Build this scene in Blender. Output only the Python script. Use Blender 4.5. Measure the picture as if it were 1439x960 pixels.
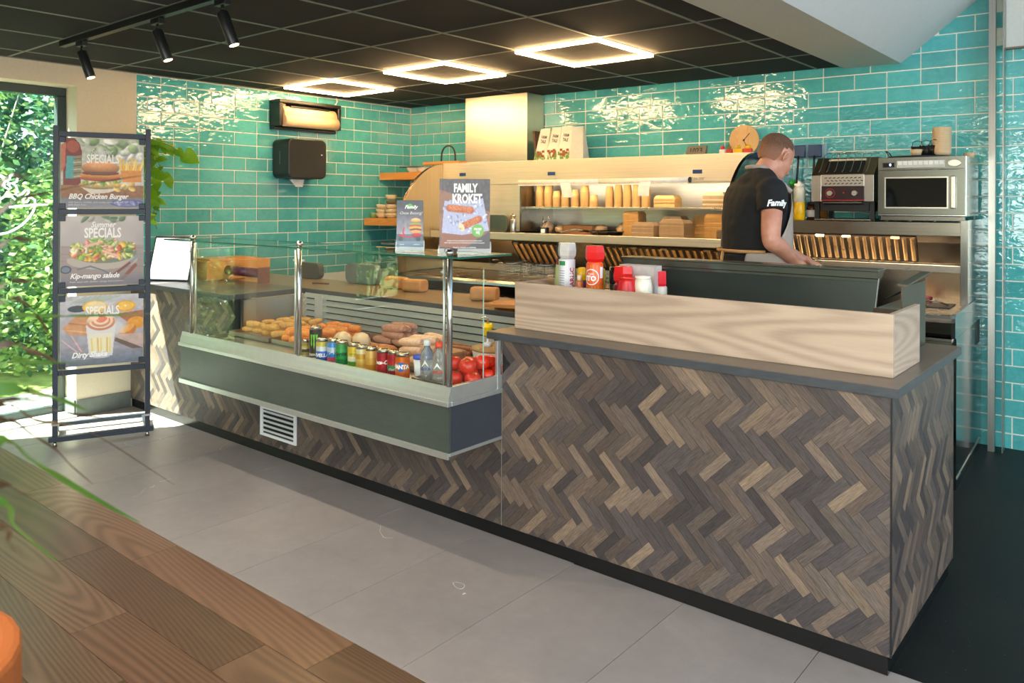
import bpy, bmesh, math, random
import numpy as np
from mathutils import Vector, Matrix, noise as mnoise

for _o in list(bpy.data.objects):
    bpy.data.objects.remove(_o)
scene = bpy.context.scene
COL = scene.collection
R0 = random.Random(11)

# ------------------------------------------------------------------ camera
YAW, ROLL, FPX, HY, EYE = 0.6914, -0.0033, 1115.06, 285.3, 1.5
_f = Vector((-math.sin(YAW), math.cos(YAW), 0)); _r = Vector((math.cos(YAW), math.sin(YAW), 0)); _d = _f.cross(_r)
_rr = math.cos(ROLL) * _r + math.sin(ROLL) * _d
_dd = -math.sin(ROLL) * _r + math.cos(ROLL) * _d
cam_data = bpy.data.cameras.new('camera'); cam = bpy.data.objects.new('camera', cam_data); COL.objects.link(cam)
M = Matrix.Identity(4)
for i in range(3):
    M[i][0] = _rr[i]; M[i][1] = -_dd[i]; M[i][2] = -_f[i]
M[2][3] = EYE
cam.matrix_world = M
cam_data.sensor_width = 36; cam_data.lens = 36 * FPX / 1439
cam_data.shift_y = (HY - 480) / 1439
cam_data.clip_start = 0.05; cam_data.clip_end = 200
cam_data.dof.use_dof = True; cam_data.dof.focus_distance = 3.6; cam_data.dof.aperture_fstop = 5.0
scene.camera = cam

# ------------------------------------------------------------------ light
world = bpy.data.worlds.new('world'); scene.world = world; world.use_nodes = True
_nt = world.node_tree; _bg = _nt.nodes['Background']
_sky = _nt.nodes.new('ShaderNodeTexSky'); _sky.sky_type = 'NISHITA'; _sky.sun_disc = False
_sky.sun_elevation = math.radians(50); _sky.sun_rotation = math.radians(212)
_nt.links.new(_sky.outputs[0], _bg.inputs[0]); _bg.inputs[1].default_value = 0.5

def lamp(name, kind, loc, energy, color, size=None, direction=None, size_y=None):
    l = bpy.data.lights.new(name, kind); l.energy = energy; l.color = color
    o = bpy.data.objects.new(name, l); COL.objects.link(o); o.location = loc
    if kind == 'AREA':
        l.shape = 'RECTANGLE'; l.size = size; l.size_y = size_y or size
    if direction is not None:
        o.rotation_euler = Vector(direction).to_track_quat('-Z', 'Y').to_euler()
    return o
sun = lamp('sun', 'SUN', (0, 0, 5), 34, (1.0, 0.95, 0.86), direction=(0.525, 0.85, -1.19))
sun.data.angle = 0.01
# area lamps added as daylight fill; the right wall has no window
lamp('daylight_fill_front', 'AREA', (1.3, -3.3, 1.35), 120, (0.90, 0.96, 1.0), 4.8, (0, 1, -0.05), 1.9)
lamp('daylight_fill_right', 'AREA', (3.6, 1.0, 1.5), 80, (0.86, 0.95, 1.0), 4.0, (-1, 0.1, -0.02), 1.9)
#lamp('daylight_left', 'AREA', (-5.80, -0.45, 1.35), 26, (0.92, 1.0, 0.96), 0.8, (1, 0.25, -0.1), 1.6)

lamp('overhead_fill', 'AREA', (-1.6, -.4, 2.40), 75, (1.0, 0.90, 0.78), 4.5, (0, 0, -1), 2.0)  # unseen overhead area lamp, added to brighten the floor
_ca, _sa = math.cos(math.radians(2.5866)), math.sin(math.radians(2.5866))
def _w(s, o, z): return (-5.864 + _ca * s + _sa * o, 5.483 + _sa * s - _ca * o, z)
# strip lamps fitted under the two canopies of the cooking range
lamp('range_strip_left', 'AREA', _w(2.6, .42, 1.645), 2.8, (1.0, .84, .62), 1.7, (_sa * -.35, .35, -1), .05).rotation_euler.rotate_axis('Z', 0)
lamp('range_strip_right', 'AREA', _w(4.3, .54, 1.312), 5, (1.0, .76, .50), 1.1, (0, .6, -1), .04)
scene.view_settings.view_transform = 'Standard'; scene.view_settings.look = 'None'
scene.view_settings.gamma = 1; scene.view_settings.use_curve_mapping = False
scene.view_settings.exposure = 0.85

# ------------------------------------------------------------------ frame of the skewed back wall
CEIL = 2.445; WX = -5.864
C0 = Vector((WX, 5.483, 0)); ANG = math.radians(2.5866)
BD = Vector((math.cos(ANG), math.sin(ANG), 0)); BN = Vector((math.sin(ANG), -math.cos(ANG), 0))
def wb(s, o, z=0.0):
    "point at s along the back wall, o out from it"
    return C0 + BD * s + BN * o + Vector((0, 0, z))

# ------------------------------------------------------------------ materials
def srgb(h):
    if isinstance(h, str):
        h = h.lstrip('#'); v = [int(h[i:i + 2], 16) / 255 for i in (0, 2, 4)]
    else: v = h
    return tuple(x / 12.92 if x <= 0.04045 else ((x + 0.055) / 1.055) ** 2.4 for x in v) + (1,)
MATS = {}
class N:
    def __init__(s, name):
        s.m = bpy.data.materials.new(name); s.m.use_nodes = True; s.t = s.m.node_tree
        s.b = s.t.nodes['Principled BSDF']; s.out = s.t.nodes['Material Output']
    def n(s, kind, **kw):
        x = s.t.nodes.new('ShaderNode' + kind)
        for k, v in kw.items(): setattr(x, k, v)
        return x
    def l(s, a, b): s.t.links.new(a, b)
    def coords(s, kind='Object', scale=(1, 1, 1), rot=(0, 0, 0), rnd=False):
        tc = s.n('TexCoord'); mp = s.n('Mapping'); s.l(tc.outputs[kind], mp.inputs[0])
        mp.inputs['Scale'].default_value = scale; mp.inputs['Rotation'].default_value = rot
        if rnd:
            oi = s.n('ObjectInfo'); mu = s.n('Math', operation='MULTIPLY'); mu.inputs[1].default_value = 37.0
            s.l(oi.outputs['Random'], mu.inputs[0]); s.l(mu.outputs[0], mp.inputs['Location'])
        return mp.outputs[0]
    def noise(s, vec, scale=5, detail=4, rough=0.5, dist=0):
        x = s.n('TexNoise'); s.l(vec, x.inputs['Vector']); x.inputs['Scale'].default_value = scale
        x.inputs['Detail'].default_value = detail; x.inputs['Roughness'].default_value = rough; x.inputs['Distortion'].default_value = dist
        return x.outputs['Fac']
    def ramp(s, fac, stops):
        x = s.n('ValToRGB'); s.l(fac, x.inputs[0]); e = x.color_ramp.elements
        while len(e) < len(stops): e.new(0.5)
        for i, (p, c) in enumerate(stops): e[i].position = p; e[i].color = c if len(c) == 4 else tuple(c) + (1,)
        return x.outputs[0]
    def mix(s, fac, a, b, mode='MIX'):
        x = s.n('MixRGB', blend_type=mode)
        for sock, v in ((x.inputs[0], fac), (x.inputs[1], a), (x.inputs[2], b)):
            if isinstance(v, (int, float)): sock.default_value = v
            elif isinstance(v, tuple): sock.default_value = v
            else: s.l(v, sock)
        return x.outputs[0]
    def bump(s, fac, strength=0.2, dist=0.01):
        x = s.n('Bump'); x.inputs['Strength'].default_value = strength; x.inputs['Distance'].default_value = dist
        s.l(fac, x.inputs['Height']); s.l(x.outputs[0], s.b.inputs['Normal']); return x
    def set(s, **kw):
        for k, v in kw.items():
            key = {'base': 'Base Color', 'rough': 'Roughness', 'metal': 'Metallic', 'spec': 'Specular IOR Level', 'coat': 'Coat Weight',
                   'trans': 'Transmission Weight', 'ior': 'IOR', 'alpha': 'Alpha', 'sheen': 'Sheen Weight', 'emit': 'Emission Color', 'es': 'Emission Strength',
                   'sss': 'Subsurface Weight', 'coat_rough': 'Coat Roughness', 'aniso': 'Anisotropic'}[k]
            if hasattr(v, 'is_linked'): s.l(v, s.b.inputs[key])
            else: s.b.inputs[key].default_value = v
        return s

def plain(name, col, rough=0.5, metal=0.0, var=0.08, scale=30, bump=0.0, **kw):
    if name in MATS: return MATS[name]
    n = N(name); c = srgb(col); v = n.coords()
    f = n.noise(v, scale, 3)
    d = tuple(x * (1 - var) for x in c[:3]) + (1,); u = tuple(min(1, x * (1 + var)) for x in c[:3]) + (1,)
    n.set(base=n.ramp(f, [(0.3, d), (0.7, u)]), rough=rough, metal=metal, **kw)
    if bump: n.bump(n.noise(v, scale * 3, 3), bump, 0.003)
    MATS[name] = n.m; return n.m

def brushed(name, col='#b9b4aa', rough=0.26, axis='x', fine=1.0, var=0.10):
    if name in MATS: return MATS[name]
    n = N(name); sc = {'x': (2, 160, 160), 'z': (160, 160, 2), 'y': (160, 2, 160)}[axis]
    f = n.noise(n.coords(scale=sc), fine, 3); g = n.noise(n.coords(), 2.2, 2)
    c = srgb(col)
    n.set(base=n.ramp(f, [(0.25, tuple(x * (1 - var) for x in c[:3])), (0.75, tuple(min(1, x * (1 + var)) for x in c[:3]))]), metal=1.0)
    m = n.n('MapRange'); n.l(g, m.inputs[0]); m.inputs['To Min'].default_value = rough * 0.75; m.inputs['To Max'].default_value = rough * 1.3
    n.l(m.outputs[0], n.b.inputs['Roughness']); n.bump(f, 0.06, 0.001)
    MATS[name] = n.m; return n.m

def wood(name, dark, light, axis='x', scale=1.0, rough=0.45, rnd=True, bump=0.08, tonevar=0.25, stretch=9.0, kind='Object', coat=0.0, knot=0.0):
    if name in MATS: return MATS[name]
    n = N(name); k = stretch
    sc = {'x': (1, k, k), 'y': (k, 1, k), 'z': (k, k, 1)}[axis]; lo = {'x': (.11, 1, 1), 'y': (1, .11, 1), 'z': (1, 1, .11)}[axis]
    fine = n.noise(n.coords(kind, tuple(a * scale * (1 if a == 1 else 2.6) for a in sc), rnd=rnd), 9, 6, 0.65, 0.3)
    big = n.noise(n.coords(kind, tuple(a * scale for a in lo), rnd=rnd), 5.0, 3, 0.55)
    wv = n.n('TexWave', wave_type='BANDS', bands_direction='DIAGONAL', wave_profile='SIN'); n.l(n.coords(kind, tuple(a * scale for a in lo), rnd=rnd), wv.inputs['Vector'])
    wv.inputs['Scale'].default_value = 13; wv.inputs['Distortion'].default_value = 150; wv.inputs['Detail'].default_value = .6; wv.inputs['Detail Scale'].default_value = .22; wv.inputs['Detail Roughness'].default_value = .45
    rings = n.mix(.45, n.mix(.55, wv.outputs['Fac'], fine), big)
    base = n.ramp(rings, [(0.2, srgb(dark)), (0.5, tuple((a + b) / 2 for a, b in zip(srgb(dark), srgb(light)))), (0.85, srgb(light))])
    if tonevar and rnd:
        oi = n.n('ObjectInfo'); r = n.n('MapRange'); n.l(oi.outputs['Random'], r.inputs[0])
        r.inputs['To Min'].default_value = 1 - tonevar; r.inputs['To Max'].default_value = 1 + tonevar * 0.6
        hs = n.n('HueSaturation'); n.l(base, hs.inputs['Color']); n.l(r.outputs[0], hs.inputs['Value']); base = hs.outputs[0]
    n.set(base=base, rough=rough, coat=coat); n.bump(rings, bump, 0.002)
    MATS[name] = n.m; return n.m

def attr_mat(name, rough=0.45, grain=False, coat=0.0, attr='Col', bump=0.0, trans=0.0, sss=0.0):
    if name in MATS: return MATS[name]
    n = N(name); a = n.n('Attribute', attribute_name=attr); base = a.outputs['Color']
    if grain:
        v = n.coords('UV', (4.0, 60.0, 1)); f = n.noise(v, 5.0, 5, 0.7, 0.6)
        v2 = n.coords('UV', (14.0, 240.0, 1)); g = n.noise(v2, 2.0, 2, 0.6)
        base = n.mix(1.0, base, n.ramp(f, [(0.3, (0.42, 0.42, 0.43)), (0.7, (1.42, 1.38, 1.32))]), 'MULTIPLY')
        base = n.mix(1.0, base, n.ramp(g, [(0.35, (0.82, 0.82, 0.82)), (0.6, (1.1, 1.1, 1.1))]), 'MULTIPLY')
        n.bump(f, 0.15, 0.001)
    n.set(base=base, rough=rough, coat=coat)
    if sss: n.set(sss=sss)
    MATS[name] = n.m; return n.m

def glass(name, tint='#e9fbf4', rough=0.0):
    "thin clear pane: mirror reflection by Fresnel, light passes straight through"
    if name in MATS: return MATS[name]
    n = N(name); t = n.n('BsdfTransparent'); t.inputs[0].default_value = srgb(tint)
    g = n.n('BsdfGlossy'); g.inputs['Roughness'].default_value = rough
    fr = n.n('Fresnel'); fr.inputs[0].default_value = 1.75
    mx = n.n('MixShader'); n.l(fr.outputs[0], mx.inputs[0]); n.l(t.outputs[0], mx.inputs[1]); n.l(g.outputs[0], mx.inputs[2])
    ge = n.n('NewGeometry'); om = n.n('Math', operation='SUBTRACT'); om.inputs[0].default_value = 1.0; n.l(ge.outputs['Backfacing'], om.inputs[1])
    ml = n.n('Math', operation='MULTIPLY'); n.l(fr.outputs[0], ml.inputs[0]); n.l(om.outputs[0], ml.inputs[1]); n.l(ml.outputs[0], mx.inputs[0])
    n.l(mx.outputs[0], n.out.inputs[0]); n.t.nodes.remove(n.b)
    MATS[name] = n.m; return n.m

def emit(name, col, strength):
    if name in MATS: return MATS[name]
    n = N(name); n.set(base=srgb('#fff1d8'), emit=srgb(col), es=strength, rough=0.4)
    MATS[name] = n.m; return n.m

# ------------------------------------------------------------------ mesh building
class MB:
    def __init__(s): s.v = []; s.f = []; s.mi = []; s.uv = []; s.col = []; s.smooth = []; s.mats = []
    def midx(s, m):
        if m is None: return 0
        if m not in s.mats: s.mats.append(m)
        return s.mats.index(m)
    def add(s, verts, faces, mat=None, smooth=False, col=None, uvs=None, M=None):
        o = len(s.v)
        if M is not None: verts = [M @ Vector(p) for p in verts]
        s.v.extend([tuple(p) for p in verts]); k = s.midx(mat)
        for i, f in enumerate(faces):
            s.f.append(tuple(o + j for j in f)); s.mi.append(k); s.smooth.append(smooth); s.col.append(col)
            s.uv.append(uvs[i] if uvs else None)
        return s
    def box(s, x0, x1, y0, y1, z0, z1, mat=None, M=None, col=None):
        v = [(x0, y0, z0), (x1, y0, z0), (x1, y1, z0), (x0, y1, z0), (x0, y0, z1), (x1, y0, z1), (x1, y1, z1), (x0, y1, z1)]
        f = [(0, 3, 2, 1), (4, 5, 6, 7), (0, 1, 5, 4), (1, 2, 6, 5), (2, 3, 7, 6), (3, 0, 4, 7)]
        return s.add(v, f, mat, M=M, col=col)
    def cbox(s, c, d, mat=None, rot=None, col=None):
        M = Matrix.Translation(Vector(c))
        if rot: 
            from mathutils import Euler
            M = M @ Euler(rot).to_matrix().to_4x4()
        x, y, z = (k / 2 for k in d)
        return s.box(-x, x, -y, y, -z, z, mat, M=M, col=col)
    def rbox(s, c, d, r, mat=None, axis='z', seg=4, rot=None, col=None):
        "box with rounded vertical (axis) edges"
        x, y, z = (k / 2 for k in d)
        a, b, h = {'z': (x, y, z), 'y': (x, z, y), 'x': (y, z, x)}[axis]
        r = min(r, a * .999, b * .999); pts = []
        for cx, cy, a0 in ((a - r, b - r, 0), (-a + r, b - r, 90), (-a + r, -b + r, 180), (a - r, -b + r, 270)):
            for i in range(seg + 1):
                t = math.radians(a0 + 90 * i / seg); pts.append((cx + r * math.cos(t), cy + r * math.sin(t)))
        n = len(pts)
        mp = {'z': lambda p, q: (p[0], p[1], q), 'y': lambda p, q: (p[0], -q, p[1]), 'x': lambda p, q: (q, p[0], p[1])}[axis]
        v = [mp(p, -h) for p in pts] + [mp(p, h) for p in pts]
        f = [tuple(range(n))[::-1], tuple(range(n, 2 * n))] + [(i, (i + 1) % n, n + (i + 1) % n, n + i) for i in range(n)]
        M = Matrix.Translation(Vector(c))
        if rot:
            from mathutils import Euler
            M = M @ Euler(rot).to_matrix().to_4x4()
        return s.add(v, f, mat, M=M, col=col)
    def cyl(s, p0, p1, r0, r1=None, seg=12, mat=None, smooth=True, caps=True, col=None):
        p0 = Vector(p0); p1 = Vector(p1); r1 = r0 if r1 is None else r1
        q = (p1 - p0).to_track_quat('Z', 'Y').to_matrix(); v = []
        for p, r in ((p0, r0), (p1, r1)):
            for i in range(seg):
                t = 2 * math.pi * i / seg; v.append(p + q @ Vector((r * math.cos(t), r * math.sin(t), 0)))
        f = [(i, (i + 1) % seg, seg + (i + 1) % seg, seg + i) for i in range(seg)]
        s.add(v, f, mat, smooth, col=col)
        if caps:
            s.add(v, [tuple(range(seg))[::-1], tuple(range(seg, 2 * seg))], mat, False, col=col)
        return s
    def lathe(s, prof, c=(0, 0, 0), seg=16, mat=None, smooth=True, M=None, col=None, facets=None):
        "prof: (r,z) list from bottom to top"
        v = []; n = len(prof)
        for r, z in prof:
            for i in range(seg):
                t = 2 * math.pi * i / seg; v.append((c[0] + r * math.cos(t), c[1] + r * math.sin(t), c[2] + z))
        f = [(k * seg + i, k * seg + (i + 1) % seg, (k + 1) * seg + (i + 1) % seg, (k + 1) * seg + i) for k in range(n - 1) for i in range(seg)]
        s.add(v, f, mat, smooth, M=M, col=col)
        if prof[0][0] > 1e-5: s.add(v[:seg], [tuple(range(seg))[::-1]], mat, False, M=M, col=col)
        if prof[-1][0] > 1e-5: s.add(v[-seg:], [tuple(range(seg))], mat, False, M=M, col=col)
        return s
    def sph(s, c, r, seg=12, rings=8, mat=None, M=None, col=None):
        if not hasattr(r, '__len__'): r = (r, r, r)
        v = []
        for k in range(rings + 1):
            a = math.pi * k / rings - math.pi / 2
            for i in range(seg):
                t = 2 * math.pi * i / seg
                v.append((c[0] + r[0] * math.cos(a) * math.cos(t), c[1] + r[1] * math.cos(a) * math.sin(t), c[2] + r[2] * math.sin(a)))
        f = [(k * seg + i, k * seg + (i + 1) % seg, (k + 1) * seg + (i + 1) % seg, (k + 1) * seg + i) for k in range(rings) for i in range(seg)]
        return s.add(v, f, mat, True, M=M, col=col)
    def tube(s, pts, r, seg=8, mat=None, col=None, closed=False):
        pts = [Vector(p) for p in pts]; n = len(pts); v = []; px_ = None
        for i, p in enumerate(pts):
            a = pts[(i + 1) % n] if (closed or i < n - 1) else p; b = pts[i - 1] if (closed or i > 0) else p
            t = (a - b).normalized()
            if px_ is None:
                x = t.cross(Vector((0, 0, 1))); x = x.normalized() if x.length > .05 else t.cross(Vector((0, 1, 0))).normalized()
            else:
                x = px_ - t * px_.dot(t); x = x.normalized() if x.length > 1e-4 else px_
            px_ = x; y = t.cross(x); rr = r[i] if hasattr(r, '__len__') else r
            for k in range(seg):
                q = 2 * math.pi * k / seg; v.append(p + x * rr * math.cos(q) + y * rr * math.sin(q))
        f = []
        for i in range(n if closed else n - 1):
            j = (i + 1) % n
            f += [(i * seg + k, i * seg + (k + 1) % seg, j * seg + (k + 1) % seg, j * seg + k) for k in range(seg)]
        s.add(v, f, mat, True, col=col)
        if not closed: s.add(v, [tuple(range(seg))[::-1], tuple(range((n - 1) * seg, n * seg))], mat, False, col=col)
        return s
    def prism(s, poly, h0, h1, axis='z', mat=None, M=None, col=None, smooth_side=False):
        "poly in the plane across axis; axis y: poly=(x,z); axis x: poly=(y,z)"
        n = len(poly); mp = {'z': lambda p, q: (p[0], p[1], q), 'y': lambda p, q: (p[0], q, p[1]), 'x': lambda p, q: (q, p[0], p[1])}[axis]
        v = [mp(p, h0) for p in poly] + [mp(p, h1) for p in poly]
        s.add(v, [tuple(range(n))[::-1], tuple(range(n, 2 * n))], mat, M=M, col=col)
        s.add(v, [(i, (i + 1) % n, n + (i + 1) % n, n + i) for i in range(n)], mat, smooth_side, M=M, col=col)
        return s
    def text(s, txt, M, size=0.05, mat=None, shear=0.0, offset=0.0, depth=0.0004, xs=1.0, align='CENTER', col=None, wrap=None, spacing=1.0):
        cu = bpy.data.curves.new('t', 'FONT'); cu.body = txt; cu.size = size; cu.shear = shear; cu.offset = offset; cu.extrude = depth
        cu.align_x = align; cu.align_y = 'CENTER'; cu.resolution_u = 2; cu.space_character = spacing
        o = bpy.data.objects.new('t', cu); COL.objects.link(o)
        me = o.to_mesh(); sc = Matrix.Diagonal((xs, 1, 1, 1))
        vs = [sc @ v.co for v in me.vertices]
        if wrap: vs = [Vector(wrap(p)) for p in vs]
        fs = [tuple(p.vertices) for p in me.polygons]
        o.to_mesh_clear(); bpy.data.objects.remove(o); bpy.data.curves.remove(cu)
        return s.add(vs, fs, mat, M=M, col=col)
    def build(s, name, mat=None, parent=None, bevel=0.0, loc=None, fix=True, kind=None, bseg=2):
        me = bpy.data.meshes.new(name); me.from_pydata(s.v, [], s.f)
        ms = s.mats or ([mat] if mat else [])
        if mat and s.mats and mat not in s.mats and None: pass
        for m in ms: me.materials.append(m)
        me.polygons.foreach_set('material_index', s.mi); me.polygons.foreach_set('use_smooth', s.smooth)
        if any(c is not None for c in s.col):
            a = me.color_attributes.new('Col', 'FLOAT_COLOR', 'CORNER'); buf = []
            for p, c in zip(me.polygons, s.col):
                c = c or (0.5, 0.5, 0.5, 1); buf += list(c) * p.loop_total
            a.data.foreach_set('color', buf)
        if any(u is not None for u in s.uv):
            uvl = me.uv_layers.new(name='UVMap'); buf = []
            for p, u in zip(me.polygons, s.uv):
                u = u or [(0, 0)] * p.loop_total
                for q in u: buf += [q[0], q[1]]
            uvl.data.foreach_set('uv', buf)
        if fix and len(s.f) < 60000:
            bm = bmesh.new(); bm.from_mesh(me); bmesh.ops.remove_doubles(bm, verts=bm.verts, dist=1e-6)
            bmesh.ops.recalc_face_normals(bm, faces=bm.faces); bm.to_mesh(me); bm.free()
        me.update()
        o = bpy.data.objects.new(name, me); COL.objects.link(o)
        if parent is not None: o.parent = parent
        if loc is not None: o.location = loc
        if kind: o['kind'] = kind
        if bevel:
            md = o.modifiers.new('bevel', 'BEVEL'); md.width = bevel; md.segments = bseg; md.limit_method = 'ANGLE'; md.angle_limit = math.radians(40)
        return o

def thing(name, label, cat, loc=(0, 0, 0), rotz=0.0, group=None):
    o = bpy.data.objects.new(name, None); COL.objects.link(o); o.empty_display_size = 0.05
    o.location = loc; o.rotation_euler = (0, 0, rotz); o['label'] = label; o['category'] = cat
    if group: o['group'] = group
    return o
def tag(o, label, cat, group=None, kind=None):
    o['label'] = label; o['category'] = cat
    if group: o['group'] = group
    if kind: o['kind'] = kind
    return o
def struct(name, label=None):
    o = bpy.data.objects.new(name, None); COL.objects.link(o); o['kind'] = 'structure'
    if label: o['label'] = label
    return o
def dup(root, loc=None, rotz=None, label=None, group=None, scale=None):
    r = root.copy(); COL.objects.link(r)
    if loc is not None: r.location = loc
    if rotz is not None: r.rotation_euler = (0, 0, rotz)
    if scale is not None: r.scale = scale
    if label: r['label'] = label
    if group: r['group'] = group
    for ch in list(root.children):
        c = ch.copy(); COL.objects.link(c); c.parent = r; c.matrix_parent_inverse = ch.matrix_parent_inverse
        for g in ch.children:
            d = g.copy(); COL.objects.link(d); d.parent = c
    return r
def prism_part(name, poly, h0, h1, axis, mat, parent, bevel=0.0):
    return MB().prism(poly, h0, h1, axis).build(name, mat, parent, bevel)
def boxp(name, x0, x1, y0, y1, z0, z1, mat, parent=None, bevel=0.0, kind=None):
    return MB().box(x0, x1, y0, y1, z0, z1).build(name, mat, parent, bevel, kind=kind)
def clip(poly, x0, x1, z0, z1):
    def half(P, f, inter):
        out = []
        for i in range(len(P)):
            a, b = P[i - 1], P[i]; fa, fb = f(a), f(b)
            if fa >= 0: out.append(a)
            if (fa >= 0) != (fb >= 0):
                t = fa / (fa - fb); out.append((a[0] + (b[0] - a[0]) * t, a[1] + (b[1] - a[1]) * t))
        return out
    for f in (lambda p: p[0] - x0, lambda p: x1 - p[0], lambda p: p[1] - z0, lambda p: z1 - p[1]):
        poly = half(poly, f, None)
        if len(poly) < 3: return []
    return poly
def area(P): return abs(sum(P[i - 1][0] * P[i][1] - P[i][0] * P[i - 1][1] for i in range(len(P)))) / 2
# ================================================================== THE SETTING
def clip_line(poly, px, py, nx, ny):
    "keep the side where (p - (px,py)).n >= 0"
    out = []; f = lambda q: (q[0] - px) * nx + (q[1] - py) * ny
    for i in range(len(poly)):
        a, b = poly[i - 1], poly[i]; fa, fb = f(a), f(b)
        if fa >= 0: out.append(a)
        if (fa >= 0) != (fb >= 0):
            t = fa / (fa - fb); out.append((a[0] + (b[0] - a[0]) * t, a[1] + (b[1] - a[1]) * t))
    return out
def inroom(poly):
    return clip_line(poly, C0.x, C0.y, BN.x, BN.y)

# ---- glazed wall tile
def tile_mat(name, c1, c2):
    n = N(name); v = n.coords('Object', rnd=True)
    oi = n.n('ObjectInfo'); a = n.noise(v, 9, 4, 0.6, 0.6); b = n.noise(v, 45, 3, 0.5)
    m = n.mix(0.35, a, b); c = n.ramp(m, [(0.25, srgb(c1)), (0.75, srgb(c2))])
    r = n.n('MapRange'); n.l(oi.outputs['Random'], r.inputs[0]); r.inputs['To Min'].default_value = 0.86; r.inputs['To Max'].default_value = 1.1
    hs = n.n('HueSaturation'); n.l(c, hs.inputs['Color']); n.l(r.outputs[0], hs.inputs['Value'])
    n.set(base=hs.outputs[0], rough=0.05, coat=0.7, coat_rough=0.012)
    v2 = n.coords('Object', (1.0, 1.0, 1.9), rnd=True)
    f = n.noise(v2, 12, 2, 0.5, 0.6)
    bp = n.bump(f, 0.55, 0.0065); n.l(bp.outputs[0], n.b.inputs['Coat Normal'])
    return n.m
M_TILE = tile_mat('teal glazed tile', '#45a3a3', '#62b8b2')
M_GROUT = plain('grout', '#dde0d0', 0.9, var=0.05)
M_CREAM = plain('cream plaster', '#cbbfa6', 0.9, var=0.03, scale=60, bump=0.08)
M_CREAM2 = plain('off white plaster', '#c9c8bd', 0.9, var=0.03, scale=60, bump=0.06)
M_SKIRT = plain('grey skirting', '#5c625c', 0.45)
U = 0.1025; RH = 0.1042; TOP = 2.384
def tile_run(parent, a0, a1, z0, ztop, place, seed, top_at=None, vis=None, phase=0.0):
    """rows of 2- and 3-unit tiles along a wall. place(a, z) -> matrix; returns nothing. one object per tile, meshes shared by size"""
    rnd = random.Random(seed); cache = {}; stuff = MB(); cnt = 0; jobs = []
    k0 = int(math.floor((TOP - z0) / RH)) + 1
    for row in range(-5, k0 + 1):
        zt = TOP - row * RH; zb = zt - RH
        if zb > ztop or zt < z0: continue
        a = phase - U * 3 - U * rnd.choice((0, 1, 2)); last = 0
        while a < a1:
            n = rnd.choice((2, 2, 3)) if last != 3 else 2 if rnd.random() < 0.8 else 3
            last = n; b = a + n * U
            x0, x1 = max(a, a0), min(b, a1); y0, y1 = max(zb, z0), min(zt, ztop)
            if x1 - x0 > 0.012 and y1 - y0 > 0.01: jobs.append((x0, x1, y0, y1, row))
            a = b
    for x0, x1, y0, y1, row in jobs:
        if top_at:
            lim = top_at((x0 + x1) / 2)
            if y0 > lim: continue
        if vis and not vis(x0, x1, y0, y1):
            g = 0.0022; stuff.box(-x1 + g, -x0 - g, -0.0, 0.006, y0 + g, y1 - g); continue
        w, h = round(x1 - x0, 4), round(y1 - y0, 4); key = (w, h)
        if key not in cache:
            g = 0.0034; mb = MB(); a, b = w / 2 - g, h / 2 - g; c = 0.002
            v = [(-a, 0, -b), (a, 0, -b), (a, 0, b), (-a, 0, b), (-a + c, .0045, -b + c), (a - c, .0045, -b + c), (a - c, .0045, b - c), (-a + c, .0045, b - c)]
            mb.add(v, [(0, 1, 5, 4), (1, 2, 6, 5), (2, 3, 7, 6), (3, 0, 4, 7), (4, 5, 6, 7)])
            o = mb.build('tile', M_TILE, parent); cache[key] = o.data
        else:
            o = bpy.data.objects.new('tile', cache[key]); COL.objects.link(o); o.parent = parent
        # slightly uneven handmade tiles
        T = place((x0 + x1) / 2, (y0 + y1) / 2)
        from mathutils import Euler
        o.matrix_local = T @ Euler((rnd.gauss(0, .004), 0, rnd.gauss(0, .004))).to_matrix().to_4x4()
        cnt += 1
    if stuff.f:
        o = stuff.build('tile', M_TILE, parent, kind='stuff'); o.matrix_local = place(0, 0)
    return cnt

# left wall (x = WX), room side faces +X
wall_left = struct('wall_left')
T = 0.24
for y0, y1, z0, z1 in ((-4, -.85, 0, 2.6), (-.85, -.05, 0, .5), (-.85, -.05, 2.2, 2.6), (-.05, 1.00, 0, 2.6), (1.00, 2.325, 2.305, 2.6), (2.325, 2.735, 0, 2.6)):
    boxp('plaster', WX - T, WX, y0, y1, z0, z1, M_CREAM, wall_left)
boxp('tile_backing', WX - T, WX - 0.001, 2.735, 5.483, 0, 2.6, M_GROUT, wall_left)
def pl_left(a, z): return Matrix.Translation((WX - 0.001, a, z)) @ Matrix.Rotation(-math.pi / 2, 4, 'Z')
nA = tile_run(wall_left, 2.737, 5.48, 0.86, CEIL - .003, pl_left, 5, phase=4.153 - U * 20)
boxp('corner_bead', WX, WX + .004, 5.473, 5.481, .9, CEIL, M_CREAM, wall_left)
bl = MB(); bl.box(WX, WX + .012, 2.325, 2.70, 0, .115); bl.box(WX - .2, WX, 2.313, 2.325, 0, .115)
o = bl.build('baseboard_left', M_SKIRT); o['kind'] = 'structure'
o = MB().box(WX, WX + .012, -4, 1.00, 0, .115).build('baseboard_left', M_SKIRT); o['kind'] = 'structure'

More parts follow.
